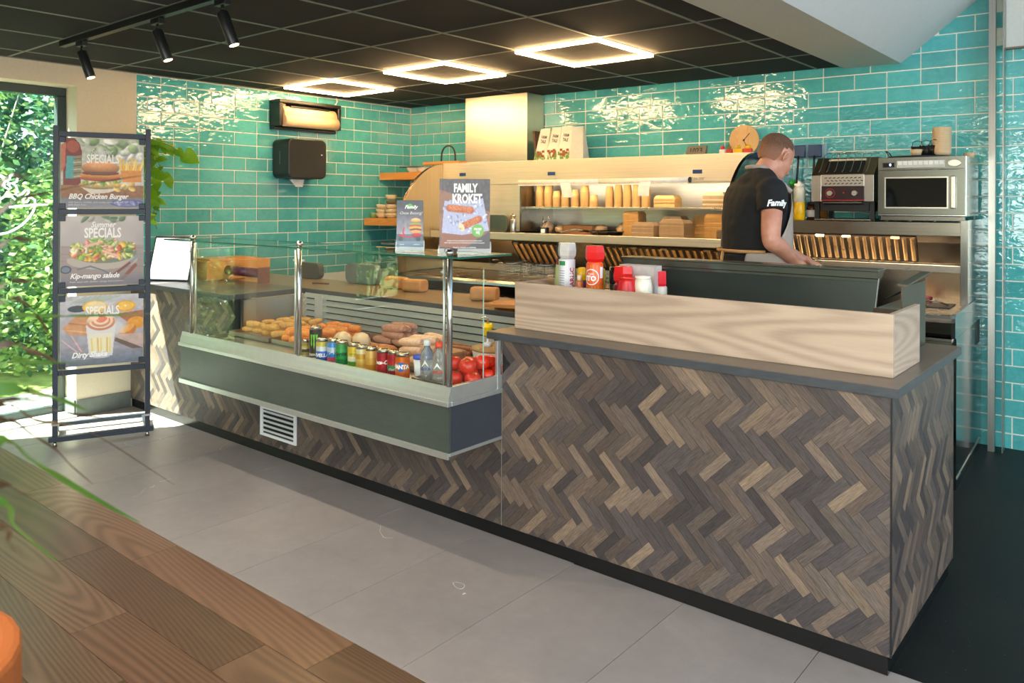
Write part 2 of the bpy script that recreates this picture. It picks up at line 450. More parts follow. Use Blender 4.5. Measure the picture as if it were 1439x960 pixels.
# back wall (skewed by 2.6 degrees)
wall_back = struct('wall_back')
MW = Matrix.Translation(C0) @ Matrix.Rotation(ANG, 4, 'Z')       # local x = s, local y = away from the room
def roofz(s): return CEIL + 0.02 if s < 4.52 else 2.41 + (s - 4.52) * 0.806
mb = MB(); mb.box(-.24, 9, 0.001, .25, 0, 3.6); o = mb.build('tile_backing', M_GROUT, wall_back); o.matrix_local = MW
def pl_back(a, z): return MW @ Matrix.Translation((a, 0.001, z)) @ Matrix.Rotation(math.pi, 4, 'Z')
nB = tile_run(wall_back, 0.004, 5.9, -0.01, 3.0, pl_back, 9, top_at=lambda s: roofz(s) + .1 if s < 5.07 else 2.47,
              vis=lambda a, b, c, d: (d > 1.80 and b < 3.75) or (d > 1.35 and b >= 3.70 and a < 4.99) or b > 4.92 or (a < .95 and d > .95), phase=4.107 - U * 42)
mb = MB(); mb.box(5.085, 9, -.05, 0, 2.462, 3.6); o = mb.build('trim_1', M_CREAM2); o.matrix_world = MW; o['kind'] = 'structure'
mb = MB(); mb.box(5.085, 9, -.052, 0, 2.452, 2.462); o = mb.build('trim_2', plain('brown trim', '#7a6a58', .5)); o.matrix_world = MW; o['kind'] = 'structure'

# behind and beside the camera
wall_right = struct('wall_right')
boxp('plaster', 4.4, 4.6, -4, 6.2, 0, 3.2, M_CREAM2, wall_right)
wall_front = struct('wall_front')
for x0, x1, z0, z1 in ((-6.1, -5.2, 0, 2.6), (-5.2, -1.4, 0, 2.6), (-1.4, 4.0, 0, .35), (-1.4, 4.0, 2.3, 2.6), (4.0, 4.6, 0, 2.6)):
    boxp('plaster', x0, x1, -4.2, -4.0, z0, z1, M_CREAM, wall_front)

# ---- windows
M_FRAME = plain('window frame', '#2f3a38', 0.45)
M_PANE = glass('window pane', '#f4fffb')
def window(name, y0, y1, z0, z1, x):
    w = struct(name); t = .06
    for nm, b in (('frame', (y0, y1, z1 - t, z1)), ('frame', (y0, y1, z0, z0 + t)), ('frame', (y0, y0 + t, z0 + t, z1 - t)), ('frame', (y1 - t, y1, z0 + t, z1 - t))):
        boxp(nm, x - .03, x + .03, b[0], b[1], b[2], b[3], M_FRAME, w, 0.004)
    boxp('pane', x - .004, x + .004, y0 + t, y1 - t, z0 + t, z1 - t, M_PANE, w)
    return w
w1 = window('window_1', 1.00, 2.325, 0.0, 2.305, -6.07)
boxp('sill', -6.10, WX + .02, 1.00, 2.325, -.01, .012, plain('pale sill', '#c9cac0', .5), w1)
w2 = window('window_2', -.85, -.05, .5, 2.2, -6.07)
boxp('sill', -6.10, WX + .03, -.85, -.05, .48, .5, plain('pale sill', '#c9cac0', .5), w2)
w3 = window('window_3', -1.4, 4.0, .35, 2.3, 0); w3.matrix_world = Matrix.Translation((0, -4.1, 0)) @ Matrix.Rotation(-math.pi / 2, 4, 'Z') @ Matrix.Scale(1, 4)
w3.matrix_world = Matrix.Translation((0, -4.1, 0)) @ Matrix.Rotation(math.pi / 2, 4, 'Z') @ Matrix.Diagonal((1, -1, 1, 1))
dec = MB(); M_DEC = plain('white window film', '#fbfcfa', .5, var=.01)
_n = M_DEC.node_tree.nodes; _t = _n.new('ShaderNodeBsdfTranslucent'); _t.inputs[0].default_value = (1, 1, 1, 1); _m = _n.new('ShaderNodeMixShader'); _m.inputs[0].default_value = .7
M_DEC.node_tree.links.new(_n['Principled BSDF'].outputs[0], _m.inputs[1]); M_DEC.node_tree.links.new(_t.outputs[0], _m.inputs[2]); M_DEC.node_tree.links.new(_m.outputs[0], _n['Material Output'].inputs[0])
DL = [[(1.86, 1.272), (1.921, 1.28), (1.963, 1.288), (2.006, 1.308), (2.05, 1.338), (2.088, 1.38), (2.119, 1.429), (2.133, 1.478), (2.13, 1.509), (2.11, 1.526), (2.088, 1.524)],
      [(1.973, 1.461), (2.055, 1.469), (2.138, 1.477), (2.212, 1.478)],
      [(1.87, 1.66), (1.92, 1.667), (1.935, 1.658), (1.941, 1.628), (1.944, 1.595), (1.968, 1.581), (1.984, 1.59), (1.97, 1.608), (1.978, 1.623), (2.0, 1.618), (2.016, 1.597), (2.022, 1.563), (2.006, 1.548), (2.022, 1.539), (2.049, 1.551), (2.068, 1.573), (2.088, 1.579), (2.093, 1.567), (2.077, 1.539), (2.055, 1.512), (2.058, 1.49), (2.077, 1.493), (2.091, 1.512)],
      [(1.975, 1.675), (1.994, 1.68), (2.013, 1.677), (2.023, 1.661), (2.016, 1.633), (1.994, 1.624), (1.973, 1.623), (1.96, 1.611)],
      [(1.978, 1.675), (1.976, 1.653), (1.962, 1.635), (1.946, 1.641)], [(1.86, 1.45), (1.92, 1.514), (1.941, 1.532), (1.968, 1.537), (1.989, 1.53), (2.008, 1.51)]]
for l in DL: dec.tube([(-6.060, y, z) for y, z in l], 0.0068, 5, M_DEC)
o = dec.build('window_lettering', M_DEC, w1); o['label'] = 'white line drawing of a dish and fork stuck on the pane'

# ---- floor
floor = struct('floor')
boxp('screed', -6.1, 4.6, -4.2, 6.3, -.12, -.006, plain('screed', '#3a3734', .9), floor)
def stone_mat():
    n = N('grey stone floor tile'); v = n.coords('Object', rnd=True)
    a = n.noise(v, 2.2, 6, .62, .5); b = n.noise(v, 14, 5, .7); c = n.ramp(n.mix(.4, a, b), [(.25, srgb('#89817c')), (.55, srgb('#978f8a')), (.8, srgb('#a59c97'))])
    w = n.n('TexVoronoi', feature='DISTANCE_TO_EDGE'); w.inputs['Scale'].default_value = 2.1
    d = n.n('Vector Math' if False else 'VectorMath', operation='ADD'); n.l(v, d.inputs[0]); nz = n.n('TexNoise'); nz.inputs['Scale'].default_value = 3.0; n.l(v, nz.inputs['Vector']); n.l(nz.outputs['Color'], d.inputs[1]); n.l(d.outputs[0], w.inputs['Vector'])
    lt = n.n('Math', operation='LESS_THAN'); n.l(w.outputs['Distance'], lt.inputs[0]); lt.inputs[1].default_value = .0032
    msk = n.noise(v, 2.4, 1); gt = n.n('Math', operation='GREATER_THAN'); n.l(msk, gt.inputs[0]); gt.inputs[1].default_value = .66
    mm = n.n('Math', operation='MULTIPLY'); n.l(lt.outputs[0], mm.inputs[0]); n.l(gt.outputs[0], mm.inputs[1])
    n.set(base=n.mix(mm.outputs[0], c, srgb('#dedad4')), rough=.36); n.bump(b, .06, .002); return n.m
M_STONE = stone_mat(); YB = 1.742
xs = [-1.90 - .5 * k for k in range(9)]; xs = [-1.4, -.9] + xs
xs = sorted(set([-5.864] + [x for x in xs if x > -5.8] + [-.4, .1, .6, 1.1]))
for i in range(len(xs) - 1):
    a, b = xs[i], xs[i + 1]; g = .0012
    boxp('floor_tile', a + g, b - g, YB + g, 2.74, -.006, 0, M_STONE, floor, .0008)
boxp('floor_tile', -6.1, -5.866, 1.05, 2.3, -.006, 0, M_STONE, floor)
M_PLANK = [wood('floor oak %d' % i, d, l, 'x', .8, rough=.34, tonevar=.30, stretch=8, bump=.05) for i, (d, l) in enumerate((('#49301f', '#84614a'), ('#4e3626', '#8c6a51')))]
pr = random.Random(4); y = YB; starts = {0: -3.33, 1: -2.355, 2: -2.93, 3: -3.72, 4: -2.6}
k = 0; pc = 0
while y > -1.3:
    y1 = y; y0 = y - .199; s0 = starts.get(k, pr.uniform(-3, -1.8)); x = s0 - 1.2 * 4
    while x < 1.6:
        a, b = max(x, -5.864), min(x + 1.2, 1.6)
        if b - a > .05:
            boxp('plank', a + .0009, b - .0009, y0 + .0009, y1 - .0009, -.006, 0, M_PLANK[pr.randrange(2)], floor, .0008); pc += 1
        x += 1.2
    y = y0; k += 1
boxp('floor_covering', -6, 4.5, -4, y, -.006, 0, M_PLANK[0], floor)
def dark_floor():
    n = N('black anti-slip floor'); v = n.coords(); a = n.noise(v, 3, 5, .6); s = n.n('TexVoronoi'); s.inputs['Scale'].default_value = 26; n.l(v, s.inputs['Vector'])
    lt = n.n('Math', operation='LESS_THAN'); n.l(s.outputs['Distance'], lt.inputs[0]); lt.inputs[1].default_value = .045
    n.set(base=n.mix(lt.outputs[0], n.ramp(a, [(.3, srgb('#090a0b')), (.8, srgb('#141617'))]), srgb('#5f6668')), rough=.55, spec=.3); n.bump(n.noise(v, 180, 2), .15, .001); return n.m
M_DARKF = dark_floor()
mb = MB(); mb.prism(inroom([(-6.09, 2.742), (4.4, 2.742), (4.4, 6.4), (-6.09, 6.4)]), -.006, .0005)
mb.build('floor_covering', M_DARKF, floor)

# ---- ceiling
ceiling = struct('ceiling')
M_CT = plain('black mineral ceiling tile', '#1e1b17', 0.95, var=.25, scale=120, bump=.35)
M_CG = plain('dark ceiling grid', '#696d61', 0.45, var=.03)
SX = -1.722
gx = [-1.905 - .61 * k for k in range(-1, 7)]; gx = [SX] + [x for x in gx if x < SX and x > WX] + [WX]
gy = [2.53 + .635 * k for k in range(-7, 5)] + [6.2]
for i in range(len(gx) - 1):
    for j in range(len(gy) - 1):
        p = inroom([(gx[i + 1] + .008, gy[j] + .008), (gx[i] - .008, gy[j] + .008), (gx[i] - .008, gy[j + 1] - .008), (gx[i + 1] + .008, gy[j + 1] - .008)])
        if len(p) > 2 and area(p) > .004: MB().prism(p, CEIL + .004, CEIL + .018).build('ceiling_tile', M_CT, ceiling)
for x in gx[:-1]:
    p = inroom([(x - .008, gy[0]), (x + .008, gy[0]), (x + .008, 6.2), (x - .008, 6.2)]); MB().prism(p, CEIL, CEIL + .02).build('grid_bar', M_CG, ceiling)
for y in gy[:-1]:
    p = inroom([(WX, y - .008), (SX, y - .008), (SX, y + .008), (WX, y + .008)])
    if len(p) > 2: MB().prism(p, CEIL + .001, CEIL + .02).build('grid_bar', M_CG, ceiling)
mb = MB(); mb.box(WX, WX + .02, gy[0], 5.48, CEIL - .001, CEIL + .02, MATS['dark ceiling grid']); mb.build('edge_trim', M_CG, ceiling)
boxp('slab', -6.2, SX, -4.2, 6.2, CEIL + .02, 2.62, M_CT, ceiling)
boxp('slab', -6.2, 4.6, -4.2, gy[0] - .0, CEIL + .021, 2.63, M_CT, ceiling)
o = MB().prism(inroom([(SX, gy[0]), (-1.368, gy[0]), (-1.368, 6.3), (SX, 6.3)]), CEIL - .012, 2.75).build('trim_3', M_CREAM2); o['kind'] = 'structure'
# rising underside of the roof / stair on the right
mb = MB(); mb.prism([(-1.368, CEIL - .012), (3.2, CEIL - .012 + 4.568 * .806), (3.2, CEIL + .2 + 4.568 * .806), (-1.368, CEIL + .2)], gy[0], 6.4, 'y')
o = mb.build('trim_4', plain('white sloped plaster', '#cfd0cb', .9, var=.02)); o['kind'] = 'structure'
boxp('slab', 3.2, 4.6, -4.2, 6.4, 6.0, 6.2, M_CREAM2, ceiling)
boxp('slab', -1.3, 4.6, gy[0] - .1, gy[0], CEIL, 6.2, M_CREAM2, ceiling)
# stainless corner post at the end of the range
pole = MB(); pole.box(-.018, .018, -.018, .018, 0, 3.0)
o = pole.build('trim_5', brushed('steel post', '#a8a49c', .3, 'z')); o.location = (-.828, 5.585, 0); o['kind'] = 'structure'
o = MB().box(-.003, .003, -.06, .02, 0, 2.95).build('trim_6', brushed('steel post', '#a8a49c', .3, 'z')); o.location = (-.770, 5.63, 0); o['kind'] = 'structure'
print('tiles', nA, nB, 'planks', pc)
# ================================================================== FRONT COUNTER
M_BLACK = plain('matt black', '#121314', .5, var=.1)
M_WT = None
def laminate(name, c1, c2, rough=.32):
    n = N(name); v = n.coords('Object', (1, 1, 1)); a = n.noise(v, 5, 6, .7); b = n.noise(n.coords('Object', (3, 26, 26)), 5, 5, .65); m = n.mix(.5, a, b)
    n.set(base=n.ramp(m, [(.3, srgb(c1)), (.7, srgb(c2))]), rough=rough); n.bump(b, .06, .001); return n.m
M_WT = laminate('dark wood worktop', '#54493f', '#7b6c5e'); M_WTE = laminate('slate worktop edge', '#33363a', '#4a4d50', .45)
M_HB = attr_mat('herringbone wood', .5, grain=True)
TONES = ['#484140', '#534a47', '#61544c', '#6d5d52', '#7b6a5c', '#544b49', '#5f534c', '#6b5b50', '#84715f', '#474040', '#64584f']
def herring(parent, x0, x1, z0, z1, place, seed, holes=(), limit=300, near=None, W=.0365, Ln=4):
    "herringbone boards laid at 45 degrees over a rectangle; nearest `limit` are separate parts, the rest one joined part"
    rnd = random.Random(seed); Lg = W * Ln; g = .00035; c = math.sqrt(.5); J = []
    rot = lambda u, v: (c * (u - v), c * (u + v))
    n = int(2.2 * max(x1 - x0, z1 - z0) / (W * math.sqrt(2))) + 12; m = int((z1 - z0 + x1 - x0) / (Lg * math.sqrt(2))) + 6
    for j in range(-m, m):
        for k in range(-n, n):
            for typ in (0, 1):
                u0, v0 = k * W + j * Lg, -k * W + j * Lg
                if typ == 0: a, b, d, e = u0, u0 + Lg, v0, v0 + W
                else: a, b, d, e = u0 + Lg, u0 + Lg + W, v0, v0 + Lg
                cen = rot((a + b) / 2, (d + e) / 2); cx, cz = cen[0] + x0, cen[1] + z0
                if cx < x0 - .12 or cx > x1 + .12 or cz < z0 - .12 or cz > z1 + .12: continue
                q = [(a + g, d + g), (b - g, d + g), (b - g, e - g), (a + g, e - g)]
                P = [(lambda t: (t[0] + x0, t[1] + z0))(rot(*p)) for p in q]
                P = clip(P, x0, x1, z0, z1)
                if len(P) < 3 or area(P) < 4e-5: continue
                if any(h[0] < cx < h[1] and max(p[1] for p in P) > h[2] for h in holes):
                    P = clip(P, x0, x1, z0, holes[0][2])
                    if len(P) < 3 or area(P) < 4e-5: continue
                J.append((near(cx, cz) if near else cx, P, typ, (cx, cz), (u0, v0)))
    J.sort(key=lambda t: t[0]); stuff = MB()
    for i, (_, P, typ, cen, uv0) in enumerate(J):
        mb = MB() if i < limit else stuff
        t = srgb(TONES[min(len(TONES) - 1, int(rnd.random() ** 1.15 * len(TONES)))]); k = rnd.uniform(.72, 1.12); col = (t[0] * k, t[1] * k, t[2] * k, 1)
        th = .0022 + rnd.uniform(0, .0006); ou, ov = rnd.uniform(0, 9), rnd.uniform(0, 9)
        def uv(p):
            x, z = p[0] - cen[0], p[1] - cen[1]; u, v = c * (x + z), c * (z - x)
            if typ: u, v = v, u
            return (ou + u, ov + v)
        N_ = len(P); vs = [place(p[0], p[1], 0) for p in P] + [place(p[0], p[1], th) for p in P]
        mb.add(vs, [tuple(range(N_, 2 * N_))], M_HB, col=col, uvs=[[uv(p) for p in P]])
        mb.add(vs, [(q, (q + 1) % N_, N_ + (q + 1) % N_, N_ + q) for q in range(N_)], M_HB, col=tuple(x * .5 for x in col[:3]) + (1,), uvs=[[uv(P[0])] * 4] * N_)
        if i < limit: mb.build('herringbone_board', M_HB, parent, fix=False)
    if stuff.f: stuff.build('herringbone_board', M_HB, parent, kind='stuff', fix=False)
    return len(J)
CX1 = -.672
cnt = thing('service_counter', 'long service counter clad in dark brown herringbone wood with a black toe kick', 'counter', (-3.2, 2.70, 0))
def local(root, mb, name, mat=None, bevel=0.0, **kw):
    o = mb.build(name, mat, root, bevel, **kw)
    return o
cnt.location = (0, 0, 0)
boxp('carcass', WX + .001, -4.50, 2.703, 2.76, .062, .888, M_BLACK, cnt)
boxp('carcass', -4.50, -2.288, 2.703, 2.76, .062, .66, M_BLACK, cnt)
boxp('carcass', -2.288, CX1 - .004, 2.703, 2.76, .062, .888, M_BLACK, cnt)
boxp('carcass', CX1 - .03, CX1 - .004, 2.76, 3.64, .062, .888, M_BLACK, cnt)
boxp('carcass', -2.29, CX1 - .03, 3.62, 3.64, .062, .888, brushed('steel', '#b9b4aa', .28, 'x'), cnt)
M_TOE = plain('black toe kick', '#101112', .22, var=.05)
boxp('toe_kick', WX + .001, -1.90, 2.712, 2.73, .001, .062, M_TOE, cnt)
boxp('toe_kick', -1.90, CX1 - .012, 2.706, 2.73, .001, .062, M_TOE, cnt)
boxp('toe_kick', CX1 - .03, CX1 - .012, 2.73, 3.60, .001, .062, M_TOE, cnt)
boxp('joint_strip', -2.2915, -2.2895, 2.699, 2.703, .062, .888, plain('pale strip', '#8b857c', .4), cnt)
boxp('corner_strip', CX1 - .004, CX1 + .000, 2.699, 2.704, .062, .888, M_BLACK, cnt)
nh = herring(cnt, WX + .01, CX1 - .005, .063, .887, lambda x, z, t: (x, 2.703 - t, z), 3, holes=[(-4.50, -2.29, .655, .9)], near=lambda x, z: -x)
nh2 = herring(cnt, 2.712, 3.64, .063, .887, lambda y, z, t: (CX1 - .004 + t, y, z), 8, limit=0)
print('boards', nh, nh2)
wt = thing('worktop', 'dark wood-look worktop on the right half of the counter carrying the oak box', 'worktop', (0, 0, 0))
mb = MB(); mb.prism([(-2.37, 2.686), (-.649, 2.686), (-.649, 3.66), (-2.37, 3.66)], .8885, .9195); mb.build('edge', M_WTE, wt, .002)
boxp('top', -2.368, -.651, 2.688, 3.658, .9195, .921, M_WT, wt)
wl = thing('worktop', 'dark worktop left of the glass case, against the teal wall, under the tablet', 'worktop')
boxp('edge', WX + .003, -4.50, 2.672, 3.235, .8885, .9195, M_WTE, wl, .002); boxp('top', WX + .004, -4.502, 2.674, 3.235, .9195, .921, M_WT, wl)
wbk = thing('worktop', 'brown wood-look worktop behind the glass display case above the louvres', 'worktop')
boxp('edge', WX + .003, -2.375, 3.238, 3.72, .885, .9195, M_WTE, wbk, .002); boxp('top', WX + .004, -2.376, 3.24, 3.719, .9195, .921, laminate('warm worktop', '#7a6348', '#9a8060', .28), wbk)
# oak box on the counter
M_OAK = wood('pale oak', '#98806b', '#d0b69e', 'x', 1.3, rough=.5, rnd=False, tonevar=0, stretch=7, bump=.05)
M_OAK_Y = wood('pale oak side', '#98806b', '#d0b69e', 'y', 1.3, rough=.5, rnd=False, tonevar=0, stretch=7, bump=.05)
ob = thing('upstand', 'pale oak upstand boxed around the prep area on the worktop', 'upstand')
boxp('front_panel', -2.330, -.704, 2.838, 2.856, .9215, 1.133, M_OAK, ob, .0012)
boxp('side_panel', -.722, -.704, 2.856, 3.205, .9215, 1.133, M_OAK_Y, ob, .0012)
boxp('side_panel', -2.330, -2.312, 2.856, 3.205, .9215, 1.133, M_OAK_Y, ob, .0012)
# vent
M_WHITE = plain('white metal', '#e6e8e6', .35, var=.02)
vt = thing('air_vent', 'white slatted air vent set low in the herringbone counter', 'vent', (-3.99, 2.697, .204))
for b in ((-.178, .178, .072, .087), (-.178, .178, -.087, -.072), (-.178, -.156, -.072, .072), (.156, .178, -.072, .072)): boxp('frame', b[0], b[1], -.010, .0, b[2], b[3], M_WHITE, vt, .001)
for k in range(5): MB().cbox((0, -.004, -.056 + .028 * k), (.312, .0016, .024), rot=(math.radians(35), 0, 0)).build('slat', M_WHITE, vt)
boxp('backing', -.156, .156, .001, .003, -.072, .072, M_BLACK, vt)

# ================================================================== GLASS DISPLAY CASE
M_ALU = plain('satin aluminium', '#c9cdc8', .28, metal=.75, var=.03); M_CASE = laminate('dark green-grey panel', '#3d443e', '#49514a', .33)
M_CASE2 = laminate('dark slate panel', '#33363d', '#3d4048', .35)
M_GLS = glass('case glass', '#fcfffd'); M_GEDGE = plain('green glass edge', '#1f5a46', .15, var=.05)
X0, X1, YF, YK = -4.494, -2.29, 2.365, 2.699
cs = thing('display_case', 'refrigerated glass display case with aluminium rails built into the counter', 'display case')
boxp('base_panel', X0, X1 - .002, YF, YF + .012, .462, .655, M_CASE, cs)
boxp('side_panel', X1 - .012, X1, YF + .012, YK, .462, .655, M_CASE2, cs)
boxp('side_panel', X0, X0 + .012, YF + .012, YK, .462, .655, M_CASE, cs)
boxp('underside', X0, X1 - .002, YF + .012, YK, .445, .462, M_CASE2, cs)
boxp('bottom_trim', X0 - .004, X1 + .001, YF - .010, YF, .436, .462, M_ALU, cs, .0015); boxp('bottom_trim', X1 - .001, X1 + .004, YF, YK, .448, .462, M_ALU, cs, .001)
boxp('ledge_trim', X0 - .006, X1 + .004, YF - .014, YF + .01, .655, .674, M_ALU, cs, .002); boxp('ledge_trim', X1 - .01, X1 + .006, YF + .01, YK, .655, .674, M_ALU, cs, .002)
mb = MB(); mb.prism([(YF - .006, .674), (YF + .014, .674), (YF + .014, .735), (YF + .008, .735), (YF + .004, .715), (YF - .002, .70), (YF - .004, .69)], X0, X1 + .001, 'x'); mb.build('glass_rail', M_ALU, cs)
boxp('glass_rail', X1 - .014, X1, YF + .014, YK, .674, .735, M_ALU, cs, .002)
boxp('rear_post', X1 - .014, X1 + .002, YK - .03, YK - .008, .66, .888, M_ALU, cs, .002)
boxp('front_glass', -4.37, -3.352, YF + .006, YF + .010, .733, 1.262, M_GLS, cs); boxp('front_glass', -3.338, -2.306, YF + .006, YF + .010, .733, 1.262, M_GLS, cs)
boxp('side_glass', X1 - .009, X1 - .005, YF + .02, 2.582, .735, 1.21, M_GLS, cs); boxp('side_glass', X0 + .005, X0 + .009, YF + .02, 2.60, .735, 1.21, M_GLS, cs)
boxp('glass_edge', X1 - .0095, X1 - .0045, 2.582, 2.5835, .735, 1.21, plain('bright glass edge', '#b9d6c9', .2), cs)
for x in (-4.385, -3.345, -2.302):
    for dx in (-.0, .022) if x < -3 and False else (0,):
        p = MB(); p.cyl((x, YF + .012, .735), (x, YF + .012, 1.306), .0125, seg=16); p.cyl((x, YF + .012, 1.284), (x, YF + .012, 1.300), .0175, seg=16, caps=True)
        p.build('post', brushed('post steel', '#c4c6c2', .22, 'z'), cs)
    p = MB(); p.cyl((x + .034 if x < -4 else x - .034, YF + .014, .735), (x + .034 if x < -4 else x - .034, YF + .014, 1.262), .006, seg=10); p.build('post', M_ALU, cs)
for x in (-4.40, -3.38, -3.31, -2.34): 
    for z in (1.21,): MB().cyl((x, YF + .002, z), (x, YF + .016, z), .006, seg=10).build('glass_stud', M_ALU, cs)
tg = MB(); tg.box(-4.62, -2.20, 2.325, 2.655, 1.272, 1.280, M_GLS); 
o = tg.build('top_glass', M_GLS, cs)
ge = MB(); 
for b in ((-4.621, -2.199, 2.3238, 2.325, 1.272, 1.280), (-4.621, -2.199, 2.655, 2.6562, 1.272, 1.280), (-2.20, -2.1988, 2.325, 2.655, 1.272, 1.280), (-4.6212, -4.62, 2.325, 2.655, 1.272, 1.280)): ge.box(*b)
ge.build('glass_edge', M_GEDGE, cs)
M_INOX = brushed('steel y', '#c9c6bd', .3, 'x')
boxp('deck', X0 + .013, X1 - .015, YF + .02, 3.20, .680, .690, M_INOX, cs)
boxp('inner_side', X1 - .03, X1 - .012, YK + .06, 3.20, .69, .884, M_INOX, cs); boxp('inner_side', X0 + .012, X0 + .03, YK + .06, 3.20, .69, .884, M_INOX, cs)
M_SLAT = plain('grey louvre', '#c9cdc2', .38, metal=.3, var=.04)
boxp('louvre_frame', X0 + .03, X1 - .03, 3.205, 3.235, .69, .70, M_SLAT, cs); boxp('louvre_frame', -4.33, -4.25, 3.195, 3.236, .70, .885, plain('pale bracket', '#b9b7ad', .5), cs, .003)
for k in range(5): MB().cbox(((X0 + X1) / 2, 3.212, .722 + .040 * k), (X1 - X0 - .06, .0016, .036), rot=(math.radians(-42), 0, 0)).build('louvre_slat', M_SLAT, cs)
boxp('louvre_back', X0 + .03, X1 - .03, 3.232, 3.236, .70, .885, plain('dark louvre back', '#2d302c', .6), cs)

# ================================================================== STAINLESS PREP COVER behind the oak
M_DKST = plain('dark tinted steel', '#6c756e', .22, metal=.8, var=.06, scale=8)
dh = thing('prep_cover', 'dark sloping steel sneeze cover behind the oak upstand', 'cover')
xa, xb = -2.06, -.885
mb = MB(); mb.prism([(3.23, .9215), (3.36, 1.19), (3.36, 1.20), (3.345, 1.205), (3.345, 1.23), (3.43, 1.236), (3.43, 1.225), (3.37, 1.19), (3.245, .9215)], xa, xb, 'x'); mb.build('sloping_panel', M_DKST, dh)
boxp('top_flange', xa - .01, xb + .004, 3.335, 3.44, 1.232, 1.240, M_DKST, dh, .001)
mb = MB(); mb.prism([(3.226, .9215), (3.345, 1.205), (3.352, 1.205), (3.236, .9215)], xb, xb + .003, 'x'); mb.build('edge_strip', M_ALU, dh)
M_STDK = brushed('brown steel bin', '#6a5f52', .42, 'y')
bn_ = thing('steel_bin', 'stainless steel bain-marie with a black rod behind the dark cover', 'container')
for b in ((-.878, -.775, 3.25, 3.255, .9215, 1.10), (-1.45, -.775, 3.62, 3.625, .9215, 1.215), (-.78, -.775, 3.255, 3.62, .9215, 1.185)): boxp('wall_panel', *b, M_STDK, bn_)
mb = MB(); mb.prism([(3.24, 1.19), (3.63, 1.215), (3.63, 1.222), (3.24, 1.198)], -.79, -.755, 'x'); mb.build('rim', M_STDK, bn_)
boxp('rim', -1.45, -.76, 3.615, 3.64, 1.215, 1.222, M_STDK, bn_)
boxp('shelf', -.87, -.78, 3.26, 3.62, 1.10, 1.063, M_INOX, bn_)
MB().tube([(-.865, 3.36, 1.125), (-.80, 3.52, 1.165)], .004, 6).build('rod', M_BLACK, bn_)
# ================================================================== COOKING RANGE along the back wall
def RB(x0, x1, o0, o1, z0, z1): return (x0, x1, -o1, -o0, z0, z1)
def rthing(name, label, cat, s=0, o=0, z=0, group=None):
    return thing(name, label, cat, wb(s, o, z), ANG, group)
M_ST = brushed('range steel', '#c4bcae', .27, 'x'); M_STZ = brushed('hood steel', '#cbc3b4', .36, 'x'); M_STV = brushed('vertical steel', '#bdb6aa', .24, 'z')
M_STD = brushed('dark steel', '#7b756c', .25, 'x'); M_SIDE = brushed('polished side', '#9aa0a0', .12, 'z', var=.04)
def arch_poly(z0=.925, of=1.05):
    P = [(0, z0), (of, z0), (of, 1.2)]
    for k in range(1, 13):
        t = math.pi / 2 * k / 12; P.append((.45 + (of - .45) * math.cos(t), 1.2 + .648 * math.sin(t)))
    return P + [(0, 1.848)]
M_CAN = brushed('canopy steel', '#e2d8c4', .46, 'x')
rg = rthing('frying_range', 'stainless steel frying range with arched sides, filter bank and open shelf', 'frying range')
def rb(name, *b, mat=M_ST, bevel=0.0): return MB().box(*RB(*b)).build(name, mat, rg, bevel)
for s0, s1, m in ((.868, .888, brushed('bronze side steel', '#b39b74', .34, 'z')), (3.690, 3.706, M_SIDE)):
    mb = MB(); mb.prism([(-o, z) for o, z in arch_poly()], s0, s1, 'x'); mb.build('side_panel', m, rg, .003)
for s0, s1 in ((.864, .892), (3.687, 3.709)):
    pts = [(-o, z) for o, z in arch_poly()[1:-1]] + [(0, 1.848)]; mb = MB(); mid = (s0 + s1) / 2
    for i in range(len(pts) - 1):
        a, b = pts[i], pts[i + 1]; mb.add([(s0, a[0], a[1]), (s1, a[0], a[1]), (s1, b[0], b[1]), (s0, b[0], b[1])], [(0, 1, 2, 3)], smooth=True)
    mb.build('side_edge', M_STD if s0 > 2 else M_ST, rg)
rb('canopy_front', .888, 3.69, .488, .50, 1.655, 1.848, bevel=.002, mat=M_CAN); rb('canopy_top', .888, 3.69, .0, .488, 1.838, 1.848); rb('canopy_underside', 1.75, 3.69, .03, .488, 1.655, 1.665)
rb('panel_front', .888, 1.735, .486, .498, 1.268, 1.652, mat=M_CAN); rb('panel_return', 1.735, 1.75, .03, .498, 1.268, 1.652, mat=M_STD)
rb('back_panel', 1.75, 3.69, .004, .03, 1.25, 1.655, mat=brushed('bright steel back', '#d8d3c8', .34, 'x'))
rb('shelf', 1.75, 3.69, .03, .44, 1.452, 1.470, bevel=.002)
rb('ledge', .888, 3.69, .03, .655, 1.235, 1.250, bevel=.002); rb('ledge_front', .888, 3.69, .643, .66, 1.203, 1.262, bevel=.004, mat=M_CAN)
mb = MB(); mb.prism([(-.62, 1.205), (-.62, 1.195), (-.44, .985), (-.44, 1.0)], .888, 3.69, 'x'); mb.build('filter_housing', M_STD, rg)
rb('splash_back', .888, 3.69, .0, .40, .925, 1.235, mat=M_ST)
